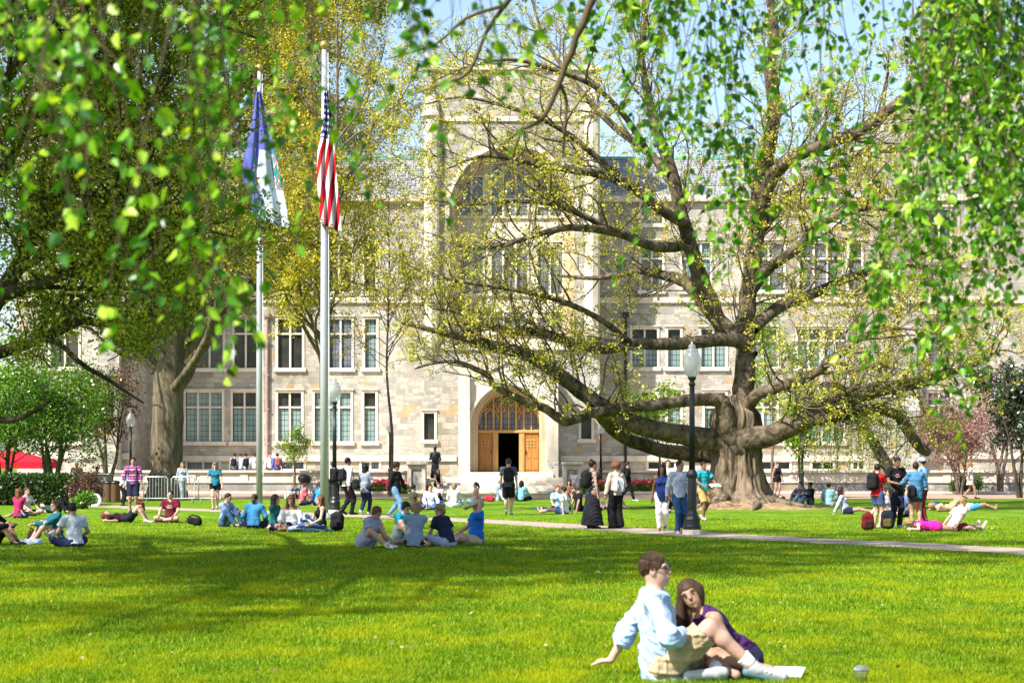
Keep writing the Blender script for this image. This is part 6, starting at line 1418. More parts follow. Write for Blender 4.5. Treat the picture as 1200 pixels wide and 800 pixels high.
for a in (.5, 2.6, 4.7): mb = MB(); mb.tube([(.2 * math.cos(a), .2 * math.sin(a), .62), (.36 * math.cos(a), .36 * math.sin(a), 0)], .02, 5); mb.build('leg', M['lamp_iron'], t)

# ------------------------------------------------------------------ the couple in the foreground
YC = 15.55; Gc = 'couple sitting in the foreground'
blue_shirt = cloth((.34, .46, .66), name='light_blue_oxford'); khaki = (.37, .29, .18)
man = person('foreground man in light blue shirt, glasses and khaki shorts, leaning back on one hand', 777, 796, 'knees', 90, (blue_shirt, .74), ('shorts', khaki, .86), (.36, .37, .37), ('short', 'brown'), 'pink', h=1.9, Y=YC, h_vox=.0085,
             lean=-8, nod=0, turn=-14, baggy=.024, sleeve_g=.016, fold=.011, legR=(-.12, -.63, .105), poleR=(-.1, -.3, 1), toeR=(-.13, -.80, .05), legL=(-.10, -.37, .065), poleL=(.7, -1, .12), toeL=(-.16, -.19, .05),
             armL=(.24, .40, .055), elbL=(.5, .6, .1), handL=(.15, .9, -.12), armR=(-.14, -.20, .31), elbR=(-.9, .5, -.5), handR=(.3, -.8, -.2), collar=1, hem=-.12)
mroot, J, sc = man
for s_ in 'RL':   # socks
    an, kn = J['an' + s_], J['kn' + s_]; S = SDF(.008); S.k(an + (kn - an) * .06, an + (kn - an) * .27, .047, .054, .01); S.obj('sock', M['white_cloth'], mroot, .003, 4, lambda V: V * sc)
    to = J['to' + s_]; d = unit(to - an); n_ = v3(0, 0, 1); mb = MB(); 
    for q in (.25, .45, .65): p = (an - v3(0, 0, .02) + (to - an) * q + v3(0, 0, .035)) * sc; mb.tube([tuple(p + v3(-.045, 0, -.025)), tuple(p + v3(0, 0, .012)), tuple(p + v3(.045, 0, -.025))], .010, 6)
    mb.build('shoe_laces', M['white_cloth'], mroot, smooth=True)
    S = SDF(.009); S.c(an - d * .05 - v3(0, 0, .05), to + d * .035 - v3(0, 0, .03), .036, .034, .01); S.obj('shoe_sole', simple('teal_grey_rubber', (.08, .17, .21), .6), mroot, T=lambda V: V * sc)
H, hu, hf, hr = J['H'], J['hu'], J['hf'], J['hr']; mb = MB()
for sg in (-1, 1):
    c = H + hf * .108 + hr * sg * .033 + hu * .012; mb.tube([tuple((c + hr * .026 * math.cos(a) + hu * .019 * math.sin(a)) * sc) for a in np.linspace(0, 6.283, 13)], .0035, 5)
    mb.tube([tuple((c + hr * sg * .026) * sc), tuple((H + hf * .02 + hr * sg * .083 + hu * .014) * sc), tuple((H - hf * .01 + hr * sg * .084 - hu * .002) * sc)], .0035, 5)
mb.tube([tuple((H + hf * .110 + hr * .008 + hu * .014) * sc), tuple((H + hf * .110 - hr * .008 + hu * .014) * sc)], .0035, 5); mb.build('glasses', simple('dark_spectacle_frame', (.03, .018, .015), .3), mroot)
wom = person('foreground woman with long brown hair and purple sleeveless top, leaning in', 868, 792, 'sidelegs', -66, (cloth((.055, .016, .085), name='purple_jersey'), 0), ('shorts', (.02, .02, .05), .5), (.3, .2, .15), ('long', 'brown'), 'tan', True, 1.78, Y=16.1, h_vox=.0085,
             fold=.009, lean=45, nod=-14, turn=56, tilt=10, tank=1, hairlen=.38, armR=(-.05, -.42, .20), armL=(.10, -.40, .18), hem=-.05)
hair_strands(man, 'brown', 'short', 3); hair_strands(wom, 'brown', 'long', 4)
bk = thing('booklet', 'white booklet lying on the grass beyond the man\'s sneaker', 'booklet', (XP(923, 15.75), 15.75, .02), R(-18)); mb = MB(); mb.box(-.12, .12, -.11, .11, 0, .022, .004); mb.build('pages', M['white_cloth'], bk); mb = MB(); mb.box(-.124, .124, -.114, .112, .023, .027); mb.build('cover', simple('white_card', (.78, .78, .8), .5), bk); bk.rotation_euler.x = R(14)
gm, nt, o_ = new_mat('clear_plastic'); pbsdf(nt, o_, (.95, .97, .97), .05, 0, None, .5, .9, 1.3)
cup = thing('plastic_cup', 'small clear plastic cup on the grass at the bottom edge, right of the sneaker', 'cup', (XP(1009, 15.3), 15.3, 0)); mb = MB(); mb.lathe([(.035, 0), (.055, .1), (.058, .105), (.054, .1), (.034, .005)], n=18); mb.build('cup_body', gm, cup, smooth=True); mb = MB(); mb.lathe([(.06, .104), (.056, .12), (.03, .14), (.0, .142)], n=18); mb.build('lid', gm, cup, smooth=True)

# ------------------------------------------------------------------ people on the lawn
GS, GW, GF, GT = 'people sitting on the lawn', 'people standing and walking', 'people far off near the steps', 'people on the terrace'
GB = 'backpacks and bags'
navy, black, white, jeans, ltjeans, teal, grey = (.012, .016, .045), (.010, .010, .012), (.62, .62, .63), (.035, .07, .16), (.12, .23, .40), (.015, .11, .14), (.22, .23, .26)
# far left
person('dark-dressed person cut off by the left edge, legs drawn up', -8, 638, 'knees', 75, (black, 1), ('shorts', black), black, ('short', 'dark'), 'tan', group=GS)
person('woman in teal long sleeves with wavy brown hair, hugging her bare knees, at left', 66, 636, 'knees', -62, (teal, 1), ('shorts', (.3, .3, .32)), (.5, .5, .5), ('wavy', 'brown'), 'fair', True, group=GS, armR=(-.05, -.46, .40), armL=(.05, -.46, .40), turn=15)
person('man in pale grey tee with his back to us, beside the woman hugging her knees', 88, 641, 'cross', -148, ((.50, .55, .64), .42), ('trousers', (.015, .025, .08)), black, ('short', 'dark'), 'fair', group=GS, lean=14, turn=-30)
t = thing('paper_wrapper', 'crumpled pale blue wrapper on the grass before the hugging woman', 'wrapper', (XP(34, 41), 41, 0)); S = SDF(.02); S.b((0, 0, .05), (.22, .14, .02), .02); S.obj('paper', cloth((.55, .62, .75)), t, .03, 3)
backpack('dark brown bag lying beside the crumpled wrapper at left', loc=(XP(38, 43), 43, 0), col=(.03, .015, .015), lying=True, size=.9)
person('woman in deep pink top seated in the hedge shade at far left', 22, 607, 'sidelegs', 150, ((.34, .02, .09), .4), ('shorts', (.05, .06, .12)), None, ('long', 'auburn'), 'tan', True, group=GS)
person('pale-shirted figure seated in the hedge shade beside the woman in pink', 31, 604, 'cross', 60, ((.45, .40, .38), .4), ('shorts', black), None, ('short', 'brown'), 'fair', True, group=GS)
person('person in dark green lying on one elbow below the hedge', 66, 601, 'lie', 60, ((.015, .05, .04), 1), ('trousers', black), black, ('short', 'dark'), 'fair', group=GS)
pl = cloth((.09, .03, .14), (.42, .10, .22), name='plaid_flannel')
pm = person('man in magenta plaid shirt and dark shorts standing before the giant trunk', 156, 600, 'stand', 8, (pl, .74), ('shorts', (.015, .02, .04), .9), (.2, .15, .1), ('short', 'black'), 'tan', h=1.86, group=GW, armR=(-.28, -.10, .88), armL=(.27, -.05, .84), collar=1)
backpack('dark shoulder bag slung on the man in plaid', ret=pm, col=(.012, .012, .012), group=GB)
backpack('small dark red bag on the grass behind the man in plaid', loc=(XP(165, 67), 67, 0), col=(.12, .015, .02), size=.9)
person('reclining woman in dark top with raised bare knees and sneakers, in the shade at left', 150, 612, 'lie', 88, ((.03, .012, .018), .5), ('shorts', (.01, .015, .025)), (.35, .38, .42), ('long', 'auburn'), 'fair', True, group=GS, lean=-30)
person('boy in maroon tee with pale print sitting cross-legged left of the flagpoles', 200, 612, 'cross', -10, ((.10, .01, .02), .45), ('shorts', (.05, .04, .04)), black, ('short', 'dark'), 'fair', group=GS, emblem=(.5, .42, .40))
person('woman in cap, teal tee and black shorts standing by the rightmost barrier', 252, 597, 'walk', 10, ((.02, .15, .21), .4), ('shorts', black, .4), (.15, .15, .15), ('long', 'blond'), 'fair', True, group=GW, hat=('cap', (.08, .10, .14)), armR=(-.2, -.2, 1.0), stride=.6)
person('person in white chef hat and brown top standing behind the hedge', 90, 586, 'stand', 0, ((.20, .12, .09), .45), ('trousers', black), black, ('short', 'dark'), 'tan', Y=84.5, group=GW, hat=('toque', (.78, .78, .76)))
person('person in pale blue shirt bending by the grey serving counter', 109, 590, 'stand', 70, ((.45, .55, .68), .5), ('trousers', navy), black, ('short', 'brown'), 'fair', Y=87.2, group=GW, lean=22, h=1.55)
person('person in pale blue jacket half hidden behind the man in plaid', 144, 592, 'stand', 120, ((.40, .48, .58), 1), ('trousers', black), black, ('short', 'dark'), 'fair', Y=77, group=GW, lean=12, h=1.5)
person('blond woman in grey coat walking behind the middle barrier', 214, 585, 'walk', 20, ((.35, .38, .42), 1), ('trousers', (.25, .28, .34)), black, ('long', 'blond'), 'fair', True, Y=88, group=GW)
# on the terrace
zt_ = .45
tp = [(275, 1, 165, grey, (.05, .05, .08), 'dark'), (282, 0, 150, (.62, .55, .50), ltjeans, 'brown'), (288, 1, 180, (.05, .07, .12), (.05, .12, .40), 'dark'), (298, 0, 200, (.60, .56, .54), (.2, .15, .12), 'brown'), (316, 0, 30, (.70, .66, .66), (.10, .09, .09), 'brown'), (325, 1, 195, (.10, .12, .42), jeans, 'dark')]
tl = ['person in grey jacket and black backpack at the left end of the terrace group', 'person in pale top and light jeans second from left on the terrace', 'person with large dark backpack in the middle of the terrace group', 'person in beige top at the right of the terrace group, beside the farther flagpole', 'person in white hood on the terrace just right of the farther flagpole', 'person in blue jacket with rust backpack on the terrace near the sapling']
for (px, bp, yaw, tc, bc, hc), lab in zip(tp, tl):
    q = person(lab, px, 560, 'stand', yaw, (tc, 1), ('trousers', bc), black, ('short', hc), 'fair', Y=109.5, z0=zt_, group=GT, h=1.74, h_vox=.026)
    if bp: backpack('backpack worn by the ' + lab.replace('the left end of ', '').replace(' and black backpack', '').replace(' with large dark backpack', '').replace(' with rust backpack', ''), ret=q, col=(.30, .08, .02) if px == 325 else (.012, .014, .02))
# mid-left seated group
person('man in blue-grey tee and jeans sitting left of the farther flagpole base', 263, 617, 'knees', 62, ((.22, .28, .46), .42), ('trousers', (.04, .09, .18)), black, ('short', 'dark'), 'fair', group=GS, lean=6, armR=(-.08, -.44, .10), legR=(-.16, -.46, .075), nod=14)
backpack('black bag lying on the shaded grass left of the man in the blue-grey tee', loc=(XP(237, 53), 53, 0), lying=True, yaw=90)
person('person in bright blue shirt with back turned, sitting by the farther flagpole', 297, 619, 'cross', 172, ((.05, .21, .43), 1), ('trousers', navy), None, ('pony', 'brown'), 'fair', True, group=GS, lean=12, baggy=1)
person('woman in dark teal top with very long dark hair, sitting in profile', 322, 622, 'sidelegs', 70, ((.015, .10, .12), 1), ('trousers', (.02, .015, .07)), None, ('long', 'dark'), 'fair', True, group=GS, hairlen=.42)
person('woman in white off-shoulder blouse with auburn hair, looking down', 341, 622, 'cross', 0, ((.72, .72, .74), .8), ('shorts', jeans, .7), None, ('long', 'auburn'), 'fair', True, group=GS, offshoulder=1, nod=20, baggy=1)
person('woman in black tank top and striped leggings sitting against the nearer flagpole', 376, 623, 'long', -68, (black, 0), ('trousers', cloth((.03, .06, .16), None, (.45, .5, .6), name='striped_leggings')), None, ('long', 'auburn'), 'fair', True, group=GS, tank=1, legR=(-.2, -.62, .07), armR=(-.24, -.3, .12), armL=(.2, -.3, .2))
t = thing('picnic_cloth', 'small blue cloth spread under the woman in black tank top', 'cloth', (XP(368, 48.6), 48.6, .01)); S = SDF(.022); S.b((0, 0, .015), (.42, .22, .004), .014); S.obj('fabric', cloth((.03, .16, .50)), t, .012, 6)
backpack('black backpack standing on the grass right of the nearer flagpole', loc=(XP(395, 49), 49, 0), yaw=160, size=1.15)
# behind, between the poles
person('person in bright pink shirt sitting beyond the flagpoles, in profile', 354, 592, 'sidelegs', 80, ((.62, .10, .14), .5), ('trousers', navy), None, ('short', 'dark'), 'tan', True, group=GS, lean=14, armR=(-.1, -.4, .1))
person('red-haired child in navy shirt sitting far back between the flagpoles', 346, 584, 'knees', 20, ((.03, .06, .16), .5), ('shorts', black), None, ('short', 'red'), 'fair', h=1.3, group=GF)
person('child in pale blue shirt sitting far back beside the nearer flagpole', 372, 583, 'knees', -20, ((.45, .55, .70), .5), ('shorts', navy), None, ('short', 'brown'), 'fair', h=1.35, group=GF)
person('person in vivid blue jacket sitting low behind the nearer flagpole', 372, 592, 'cross', 140, ((.03, .20, .62), 1), ('trousers', navy), None, ('short', 'dark'), 'tan', group=GS, lean=20)
backpack('white cloth bag on the grass by the red-haired child', loc=(XP(337, 89), 89, 0), col=(.65, .65, .65), size=.95)
# walkers by the lamp
q = person('man in dark jacket with big black pack by the lamp post near the flagpole', 391, 601, 'stand', 172, ((.02, .025, .035), 1), ('trousers', (.02, .02, .025)), black, ('short', 'black'), 'brown', h=1.72, group=GW); backpack('big black backpack on the man in dark jacket by the lamp post', ret=q, size=1.15)
q = person('tall man in white shirt with black backpack and black trousers, walking right', 407, 603, 'walk', 128, (white, 1), ('trousers', black), black, ('short', 'black'), 'brown', h=1.87, group=GW, stride=.4); backpack('black backpack on the tall man in white shirt', ret=q)
q = person('woman in grey top and dark jeans seen from behind, arms full', 428, 603, 'walk', 158, ((.22, .25, .31), .8), ('trousers', (.015, .02, .06)), (.6, .6, .6), ('long', 'black'), 'brown', True, 1.66, group=GW, armR='hold', armL='hold', stride=.5, hem=-.16)
backpack('dark shoulder bag against the back of the woman in grey top', loc=(XP(418, 64), 63.6, .82), yaw=180, size=.8)
person('woman in black cardigan and light blue jeans striding right with hair up', 464, 607, 'walk', 62, (black, 1), ('trousers', ltjeans), (.12, .07, .05), ('afro', 'dark'), 'brown', True, 1.70, group=GW, stride=.85, hem=-.12)
backpack('dark red bag hanging behind the woman in black cardigan', loc=(XP(456, 60.4), 60.8, .80), yaw=150, col=(.25, .015, .04), size=.85)
# group of five in the middle
person('girl in pale grey-lilac dress bent over her knees, leftmost of the group of five', 428, 641, 'knees', 55, ((.34, .36, .50), .35), ('skirt', (.34, .36, .50), .4), (.7, .7, .72), ('wavy', 'auburn'), 'fair', True, group=GS, lean=22, nod=24, armR=(-.05, -.45, .12), armL=(.1, -.5, .2), legR=(-.1, -.62, .07))
person('woman in turquoise tee with dark hair, leaning forward in the group of five', 468, 634, 'knees', 40, ((.02, .28, .40), .42), ('shorts', (.55, .55, .62), .8), None, ('wavy', 'dark'), 'fair', True, group=GS, lean=18, armR=(-.02, -.40, .33), armL=(.15, -.42, .3), nod=16)
person('woman in blue-grey denim jacket with blond hair, back to us in the group of five', 486, 641, 'sidelegs', 158, ((.20, .27, .38), 1), ('shorts', (.02, .02, .04)), None, ('wavy', 'blond'), 'fair', True, group=GS, lean=8, baggy=1, hem=-.1, hairlen=.26)
person('girl in navy tee with fair ponytail, second from right in the group of five', 524, 640, 'sidelegs', -128, ((.02, .025, .055), .5), ('shorts', (.35, .40, .55), .8), None, ('pony', 'blond'), 'fair', True, group=GS, lean=20, armR=(-.3, -.2, .06), armL=(.15, -.45, .1))
dm_ = person('man in royal blue polo and khaki shorts raising a bottle to drink', 558, 638, 'cross', -76, ((.015, .13, .50), .42), ('shorts', (.42, .34, .20), .8), None, ('short', 'grey'), 'pink', h=1.8, group=GS, armL='drink', nod=-14, baggy=.03, lean=-2, collar=1)
dm_[0].children[0].name
hb = thing('water_bottle', 'clear water bottle held to the mouth of the man in blue polo', 'bottle', at_joint(dm_, dm_[1]['wrL'] + v3(0, -.09, .05)), 0); mb = MB(); mb.lathe([(.03, 0), (.034, .02), (.034, .14), (.014, .18), (.014, .2)], n=12); mb.build('bottle_body', gm, hb, smooth=True); mb = MB(); mb.lathe([(.016, .2), (.016, .225), (0, .226)], n=10); mb.build('cap', M['white_cloth'], hb)
# far centre, before the steps
person('woman in olive-dark top with dark bun sitting far off, behind the turquoise woman', 484, 597, 'cross', 120, ((.05, .05, .03), .3), ('trousers', navy), None, ('bun', 'black'), 'tan', True, group=GF)
person('person in white hoodie with hair tied up sitting on the sunlit far lawn', 504, 597, 'cross', 15, ((.62, .66, .74), 1), ('trousers', (.06, .12, .28)), None, ('bun', 'dark'), 'fair', True, group=GF)
person('small figure in lilac behind the person in white hoodie', 515, 590, 'knees', -30, ((.45, .36, .46), .5), ('trousers', navy), None, ('short', 'brown'), 'fair', True, h=1.6, group=GF)
person('blond person in white shirt with back turned on the far lawn', 532, 594, 'cross', 175, (white, .8), ('shorts', white), None, ('wavy', 'blond'), 'fair', True, group=GF, hairlen=.2)
person('woman with brown ponytail and pinkish top sitting far left of the walking man', 558, 591, 'long', -80, ((.48, .25, .22), .2), ('trousers', (.18, .42, .50)), None, ('pony', 'brown'), 'fair', True, group=GF)
backpack('bright blue bag on the far lawn beside the person in white hoodie', loc=(XP(519, 71.5), 71.5, 0), col=(.02, .10, .42), lying=True, yaw=40, size=1.1); backpack('dark bag on the far lawn before the person with the dark bun', loc=(XP(497, 70.5), 70.5, 0), col=(.05, .04, .05), lying=True, yaw=80)
person('red-haired woman in black dress sitting on the side of the steps below the statue', 513, 572, 'chair', 15, (black, 0), ('skirt', black, .5), black, ('long', 'auburn'), 'fair', True, Y=105.0, z0=.05, group=GF, tank=1)
q = person('man in dark tee and black shorts walking away to the steps with a black backpack', 596, 603, 'walk', 178, ((.05, .065, .09), .45), ('shorts', black, .85), (.6, .6, .6), ('short', 'brown'), 'fair', h=1.84, group=GW, stride=.35); backpack('black backpack on the man walking away to the steps', ret=q, size=1.1)
person('person in blue sitting by the steps, half hidden by the walking man', 586, 587, 'knees', 30, ((.16, .30, .55), .5), ('trousers', (.45, .5, .6)), None, ('short', 'brown'), 'fair', True, group=GF); backpack('bright red bag by the steps left of the walking man', loc=(XP(579, 85), 85, 0), col=(.55, .02, .05), lying=True, yaw=90)
person('long-haired person in bright patterned blue jacket sitting by the steps, back to us', 611, 587, 'cross', 165, (cloth((.05, .30, .50), None, (.35, .55, .7), name='patterned_jacket'), 1), ('trousers', black), None, ('long', 'black'), 'tan', True, group=GF)
t = thing('beach_towel', 'blue patterned towel spread on the sunny lawn right of the walking man', 'towel', (XP(637, 72.5), 72.5, .01)); S = SDF(.024); S.b((0, 0, .02), (.38, .30, .004), .016); S.obj('fabric', cloth((.05, .14, .32), None, (.3, .4, .55), name='towel'), t, .016, 2)
person('woman in white tee and denim shorts with back turned, legs out to the left', 661, 602, 'long', -120, (white, .4), ('shorts', (.06, .17, .36)), None, ('short', 'dark'), 'fair', True, group=GS, armL=(.28, .12, .05))
person('person in pale blue behind the woman in white tee', 653, 599, 'cross', 20, ((.30, .50, .72), .5), ('trousers', navy), None, ('short', 'auburn'), 'fair', True, group=GS)
person('person in black tee leaning on one arm, right of the woman in white tee', 678, 599, 'long', 110, (black, .45), ('trousers', black), None, ('short', 'brown'), 'tan', group=GS, armR=(-.3, .2, .05))
person('slim dark-haired woman sitting far off by the right steps pier', 667, 586, 'knees', 0, ((.15, .07, .05), .2), ('shorts', (.3, .2, .15)), None, ('long', 'dark'), 'tan', True, group=GF)
person('blond woman in white dress sitting at the foot of the right steps pier', 673, 576, 'chair', -20, (white, .2), ('skirt', white, .5), None, ('long', 'blond'), 'fair', True, Y=104.4, z0=.0, group=GF)
q = person('woman in long black and white dress with hair tied up, facing right', 694, 619, 'stand', 112, (cloth((.02, .02, .025), None, (.30, .31, .35), name='patterned_dress'), 0), ('dress', cloth((.014, .014, .018), None, (.03, .03, .04), name='black_skirt'), .84), black, ('bun', 'black'), 'tan', True, 1.74, group=GW, tank=1); backpack('large black backpack on the woman in the long dress', ret=q, size=1.15)
q = person('woman in beige sweater and wide black trousers with curly hair', 722, 619, 'stand', -160, ((.42, .34, .28), .95), ('wide', black), black, ('afro', 'auburn'), 'tan', True, 1.70, group=GW, armR='strap')
backpack('grey shoulder bag on the woman in beige sweater', loc=at_joint(q, v3(.0, .17, .92)), yaw=15, col=(.40, .42, .45), size=.95, cat='shoulder bag')
q = person('distant woman in black with backpack and white shoes beyond the beige sweater', 735, 587, 'walk', 95, (black, .8), ('trousers', black), (.7, .7, .7), ('pony', 'dark'), 'fair', True, group=GW); backpack('dark backpack on the distant woman in black', ret=q)
person('person in pale top lying far off behind the woman in beige sweater', 716, 596, 'lie', 80, ((.55, .35, .32), .4), ('shorts', black), None, ('short', 'brown'), 'fair', True, group=GS)
# by the near lamp
person('woman in navy sleeveless top and white trousers walking towards us', 776, 622, 'walk', -6, ((.015, .03, .14), 0), ('trousers', (.72, .70, .66)), (.35, .22, .15), ('long', 'black'), 'brown', True, 1.66, group=GW, tank=1, stride=.35, nod=10, hem=-.16)
person('man in pale striped shirt and blue jeans walking, glancing right, left of the lamp post', 796, 625, 'walk', 14, (cloth((.36, .42, .56), None, (.46, .51, .63), name='pinstripe_shirt'), .95), ('trousers', (.03, .075, .18)), (.65, .65, .68), ('short', 'dark'), 'tan', h=1.76, group=GW, stride=.35, turn=30, collar=1, armL=(.2, -.3, 1.05))
person('man in turquoise shirt and tan shorts holding papers, behind the lamp post', 824, 609, 'walk', 30, ((.02, .30, .37), .45), ('shorts', (.38, .24, .09), .95), (.4, .45, .5), ('short', 'black'), 'brown', h=1.74, group=GW, armL=(.28, -.32, 1.0), armR=(-.2, -.3, 1.0), stride=.4)
t = thing('paper_sheaf', 'white sheaf of papers held by the man in turquoise shirt', 'papers', (XP(838, 57), 57, 1.0), R(20)); mb = MB(); mb.box(-.15, .15, -.1, .1, 0, .05, .01); mb.build('sheets', M['white_cloth'], t); t.rotation_euler.x = R(20)
person('person in pale shirt farther back, only head and shoulders over the navy woman', 783, 604, 'walk', 0, ((.6, .6, .64), .5), ('trousers', navy), black, ('short', 'dark'), 'fair', h=1.80, Y=66, group=GW)
# right
q = person('slim woman in black top and shorts with dark bag, far off right of the oak', 911, 582, 'stand', 14, (black, 0), ('shorts', black, .4), (.6, .6, .6), ('bun', 'brown'), 'tan', True, 1.68, group=GW, tank=1); backpack('purple-black bag on the slim woman far off right of the oak', ret=q, col=(.05, .02, .07), size=.9)
person('person in black jacket and jeans sitting under the sapling, facing left', 950, 591, 'knees', -70, (black, 1), ('trousers', (.05, .07, .12)), (.4, .02, .02), ('short', 'black'), 'brown', group=GS)
person('person in grey sitting with red shoes beside the black-jacketed one', 938, 590, 'knees', -50, ((.12, .10, .11), .5), ('trousers', (.14, .18, .25)), (.45, .02, .03), ('short', 'brown'), 'fair', group=GS)
backpack('flat dark bag on the grass left of the red-shoed sitter', loc=(XP(921, 84), 84, 0), lying=True, yaw=90)
person('person in pale blue shirt with back turned, sitting alone right of the oak', 971, 593, 'cross', 160, ((.30, .52, .62), .6), ('shorts', (.4, .36, .3)), None, ('short', 'black'), 'tan', group=GS)
person('woman in grey-lilac top reclining with legs stretched right on a blue mat', 991, 602, 'long', 78, ((.36, .36, .48), 1), ('shorts', navy), (.6, .6, .6), ('long', 'dark'), 'tan', True, group=GS, lean=-16, armR='back', armL='back')
q = person('person in red tee and shorts with black backpack, left of the standing group', 1028, 619, 'stand', 128, ((.50, .015, .02), .45), ('shorts', (.05, .08, .18), .6), (.5, .4, .35), ('short', 'dark'), 'fair', True, 1.66, group=GW, armR=(-.15, -.42, 1.05), armL=(.1, -.42, 1.08)); backpack('black backpack on the person in red tee', ret=q, size=1.1)
person('tall man in black tee with red and white print in the standing group', 1050, 618, 'stand', 18, (black, .45), ('trousers', (.015, .018, .035)), (.6, .6, .62), ('short', 'black'), 'brown', h=1.84, group=GW, armR='hold', armL='hold', emblem=(.55, .25, .28), nod=14)
q = person('woman in baggy blue denim jacket and dark shorts with back to us', 1073, 619, 'stand', 168, ((.06, .17, .31), 1), ('shorts', (.05, .05, .08), .45), (.6, .6, .6), ('short', 'dark'), 'tan', True, 1.70, group=GW, baggy=1, armL=(.3, -.35, 1.1), armR='hold', hem=-.14); 
backpack('dark shoulder bag hanging on the woman in denim jacket', loc=at_joint(q, v3(.1, .17, .78)), yaw=-10, size=.8)
person('man in light blue cap and shirt with maroon trousers, behind the denim jacket', 1081, 612, 'stand', -140, ((.25, .38, .58), .5), ('trousers', (.16, .012, .03)), black, ('short', 'dark'), 'tan', h=1.82, group=GW, hat=('cap', (.30, .50, .75)), armR='phone')
backpack('shiny dark red backpack standing on the grass left of the standing group', loc=(XP(1017, 49.5), 49.5, 0), yaw=180, col=(.11, .008, .012), col2=(.03, .01, .01), size=1.05); backpack('black backpack with yellow patch on the grass between the standing group\'s legs', loc=(XP(1040, 50.5), 50.5, 0), yaw=170, col=(.012, .013, .018), col2=(.08, .065, .02), size=1.15)
person('blond woman in hot pink swimsuit lying on her front in the sun', 1096, 622, 'prone', -88, ((.70, .02, .28), 0), ('shorts', (.70, .02, .28), .12), None, ('wavy', 'blond'), 'pink', True, group=GS, tank=1, hem=-.02)
person('person in white tee and dark red shorts sitting behind the woman in hot pink', 1118, 622, 'long', 120, (white, .42), ('shorts', (.16, .015, .02), .7), (.6, .6, .6), ('short', 'blond'), 'fair', True, group=GS, lean=28)
person('sunbather in white top lying on the shaded far lawn at right', 1138, 598, 'lie', 92, (white, .3), ('shorts', (.05, .25, .55)), None, ('long', 'blond'), 'tan', True, group=GS, bent=0)
person('blond sunbather propped up beside the one in white top', 1113, 599, 'lie', 100, ((.42, .30, .16), .3), ('shorts', (.35, .25, .14)), None, ('wavy', 'blond'), 'tan', True, group=GS, lean=-50)
backpack('blue bag by the heads of the two sunbathers', loc=(XP(1104, 72), 72, 0), col=(.03, .16, .45), lying=True, yaw=90)
person('woman in short white dress walking left to right before the pink tree', 1137, 584, 'walk', 75, (white, .3), ('skirt', white, .28), black, ('bun', 'red'), 'tan', True, group=GW, stride=.9)
person('figure in blue sitting in the shade behind the standing group\'s legs', 1058, 605, 'cross', -30, ((.10, .14, .30), .5), ('trousers', navy), None, ('short', 'dark'), 'brown', group=GS)
person('figure in pale grey sitting behind the denim jacket woman\'s legs', 1040, 606, 'cross', 20, ((.3, .25, .28), .5), ('shorts', navy), None, ('short', 'dark'), 'fair', True, group=GS)

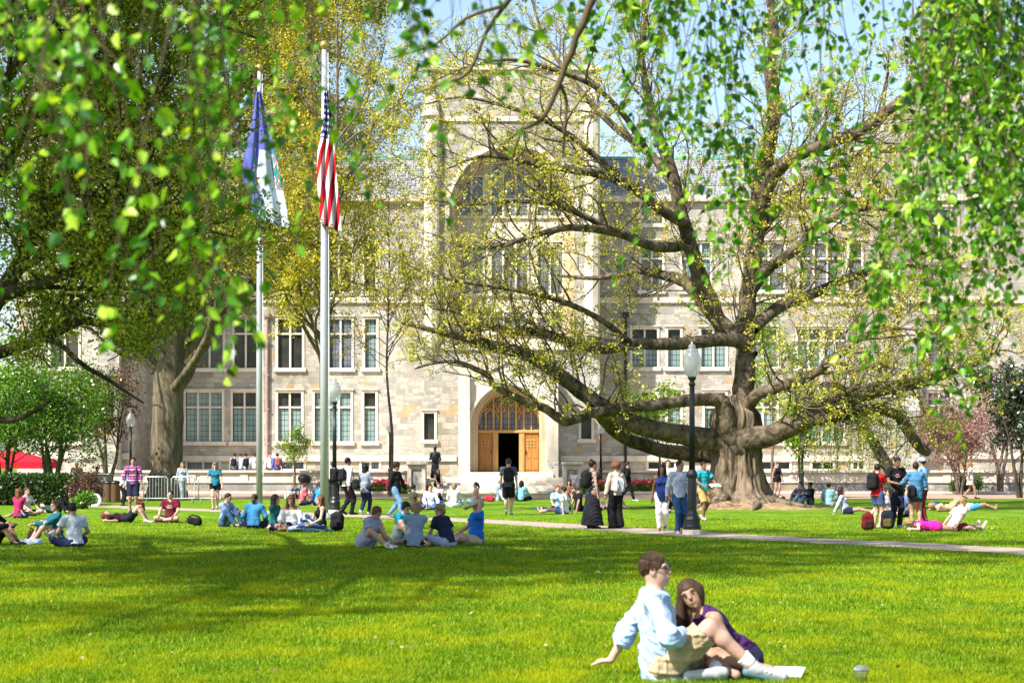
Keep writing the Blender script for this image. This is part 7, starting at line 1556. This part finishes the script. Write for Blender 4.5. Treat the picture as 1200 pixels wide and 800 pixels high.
# ------------------------------------------------------------------ grass blades (uncountable)
def grass():
    r = rng_(99); n = 620000
    y0, y1 = 12.5, 60.0; u = r.uniform(0, 1, n); Y = 1 / (1 / y0 + u * (1 / y1 - 1 / y0)); X = r.uniform(-.30, .30, n) * Y + r.uniform(-1.2, 1.2, n)
    # keep the path bare
    pth = np.array([(v.x, v.y) for v in [GP(px, py) for px, py in ((1420, 660), (1200, 645.8), (1070, 638.5), (940, 632.5), (840, 627.5), (720, 619.5), (600, 612), (500, 607.5), (400, 603.5))]]); dmin = np.full(n, 9.)
    for a, b in zip(pth[:-1], pth[1:]):
        ba = b - a; t = np.clip(((X - a[0]) * ba[0] + (Y - a[1]) * ba[1]) / (ba @ ba), 0, 1); dmin = np.minimum(dmin, np.hypot(X - a[0] - t * ba[0], Y - a[1] - t * ba[1]))
    k = dmin > .95 + r.normal(0, .08, n); X, Y = X[k], Y[k]; n = len(X)
    cl = .5 + .5 * np.sin(X * 5.1 + 1.7 * np.sin(Y * 2.3)) * np.sin(Y * 3.7 + 1.3 * np.sin(X * 2.9)); h = (.028 + .026 * cl) * r.uniform(.6, 1.3, n); w = .0042 * (.7 + Y / 28); a = r.uniform(0, 6.283, n); la = r.uniform(0, 6.283, n); lean = r.uniform(.1, .9, n) * h
    B = np.stack([X, Y, np.full(n, -.004)], 1); s = np.stack([np.cos(a) * w, np.sin(a) * w, np.zeros(n)], 1); T = B + np.stack([np.cos(la) * lean, np.sin(la) * lean, h], 1)
    V = np.stack([B - s, B + s, T], 1).reshape(-1, 3); Q = np.arange(3 * n, dtype=np.int32).reshape(-1, 3)
    m, nt, o = new_mat('grass_blades'); g = nd(nt, 'ShaderNodeNewGeometry'); co = texco(nt, 'Object', (1, .45, 1))
    base = ramp(nt, g.outputs['Random Per Island'], [(0, (.05, .12, .005)), (.45, (.125, .24, .008)), (.8, (.24, .36, .012)), (1, (.44, .48, .09))]); y = ramp(nt, noise(nt, co, 1.1, 4, .6), [(.44, (0, 0, 0)), (.64, (1, 1, 1))])
    col = mixc(nt, math_(nt, 'MULTIPLY', y, .65), base, (.40, .41, .010)); d = nd(nt, 'ShaderNodeBsdfDiffuse'); nt.links.new(col, d.inputs[0]); t = nd(nt, 'ShaderNodeBsdfTranslucent'); nt.links.new(mixc(nt, 1, col, (1.2, 1.2, .5), 'MULTIPLY'), t.inputs[0])
    mx = nd(nt, 'ShaderNodeMixShader'); mx.inputs[0].default_value = .4; nt.links.new(d.outputs[0], mx.inputs[1]); nt.links.new(t.outputs[0], mx.inputs[2]); nt.links.new(mx.outputs[0], o.inputs[0])
    tag(mesh_obj('lawn_grass', V, Q, m, None, (0, 0, 0), False), 'short sunlit lawn grass', 'grass', kind='stuff')
grass()
r = rng_(77); n = 800; y_ = r.uniform(13, 70, n); C = np.stack([r.uniform(-.29, .29, n) * y_, y_, np.full(n, .03)], 1); V, Q = leaf_quads(C, .05, r, .6)
V[:, 2] = np.clip(V[:, 2], .012, .06)
tag(mesh_obj('fallen_leaves', V, Q, leaf_mat('dry_fallen_leaves', [(0, (.20, .12, .05)), (.6, (.34, .25, .11)), (1, (.5, .42, .28))], .2, (1, 1, 1), 0), None, (0, 0, 0), False), 'dry fallen leaves and petals scattered on the grass', 'fallen leaves', kind='stuff')
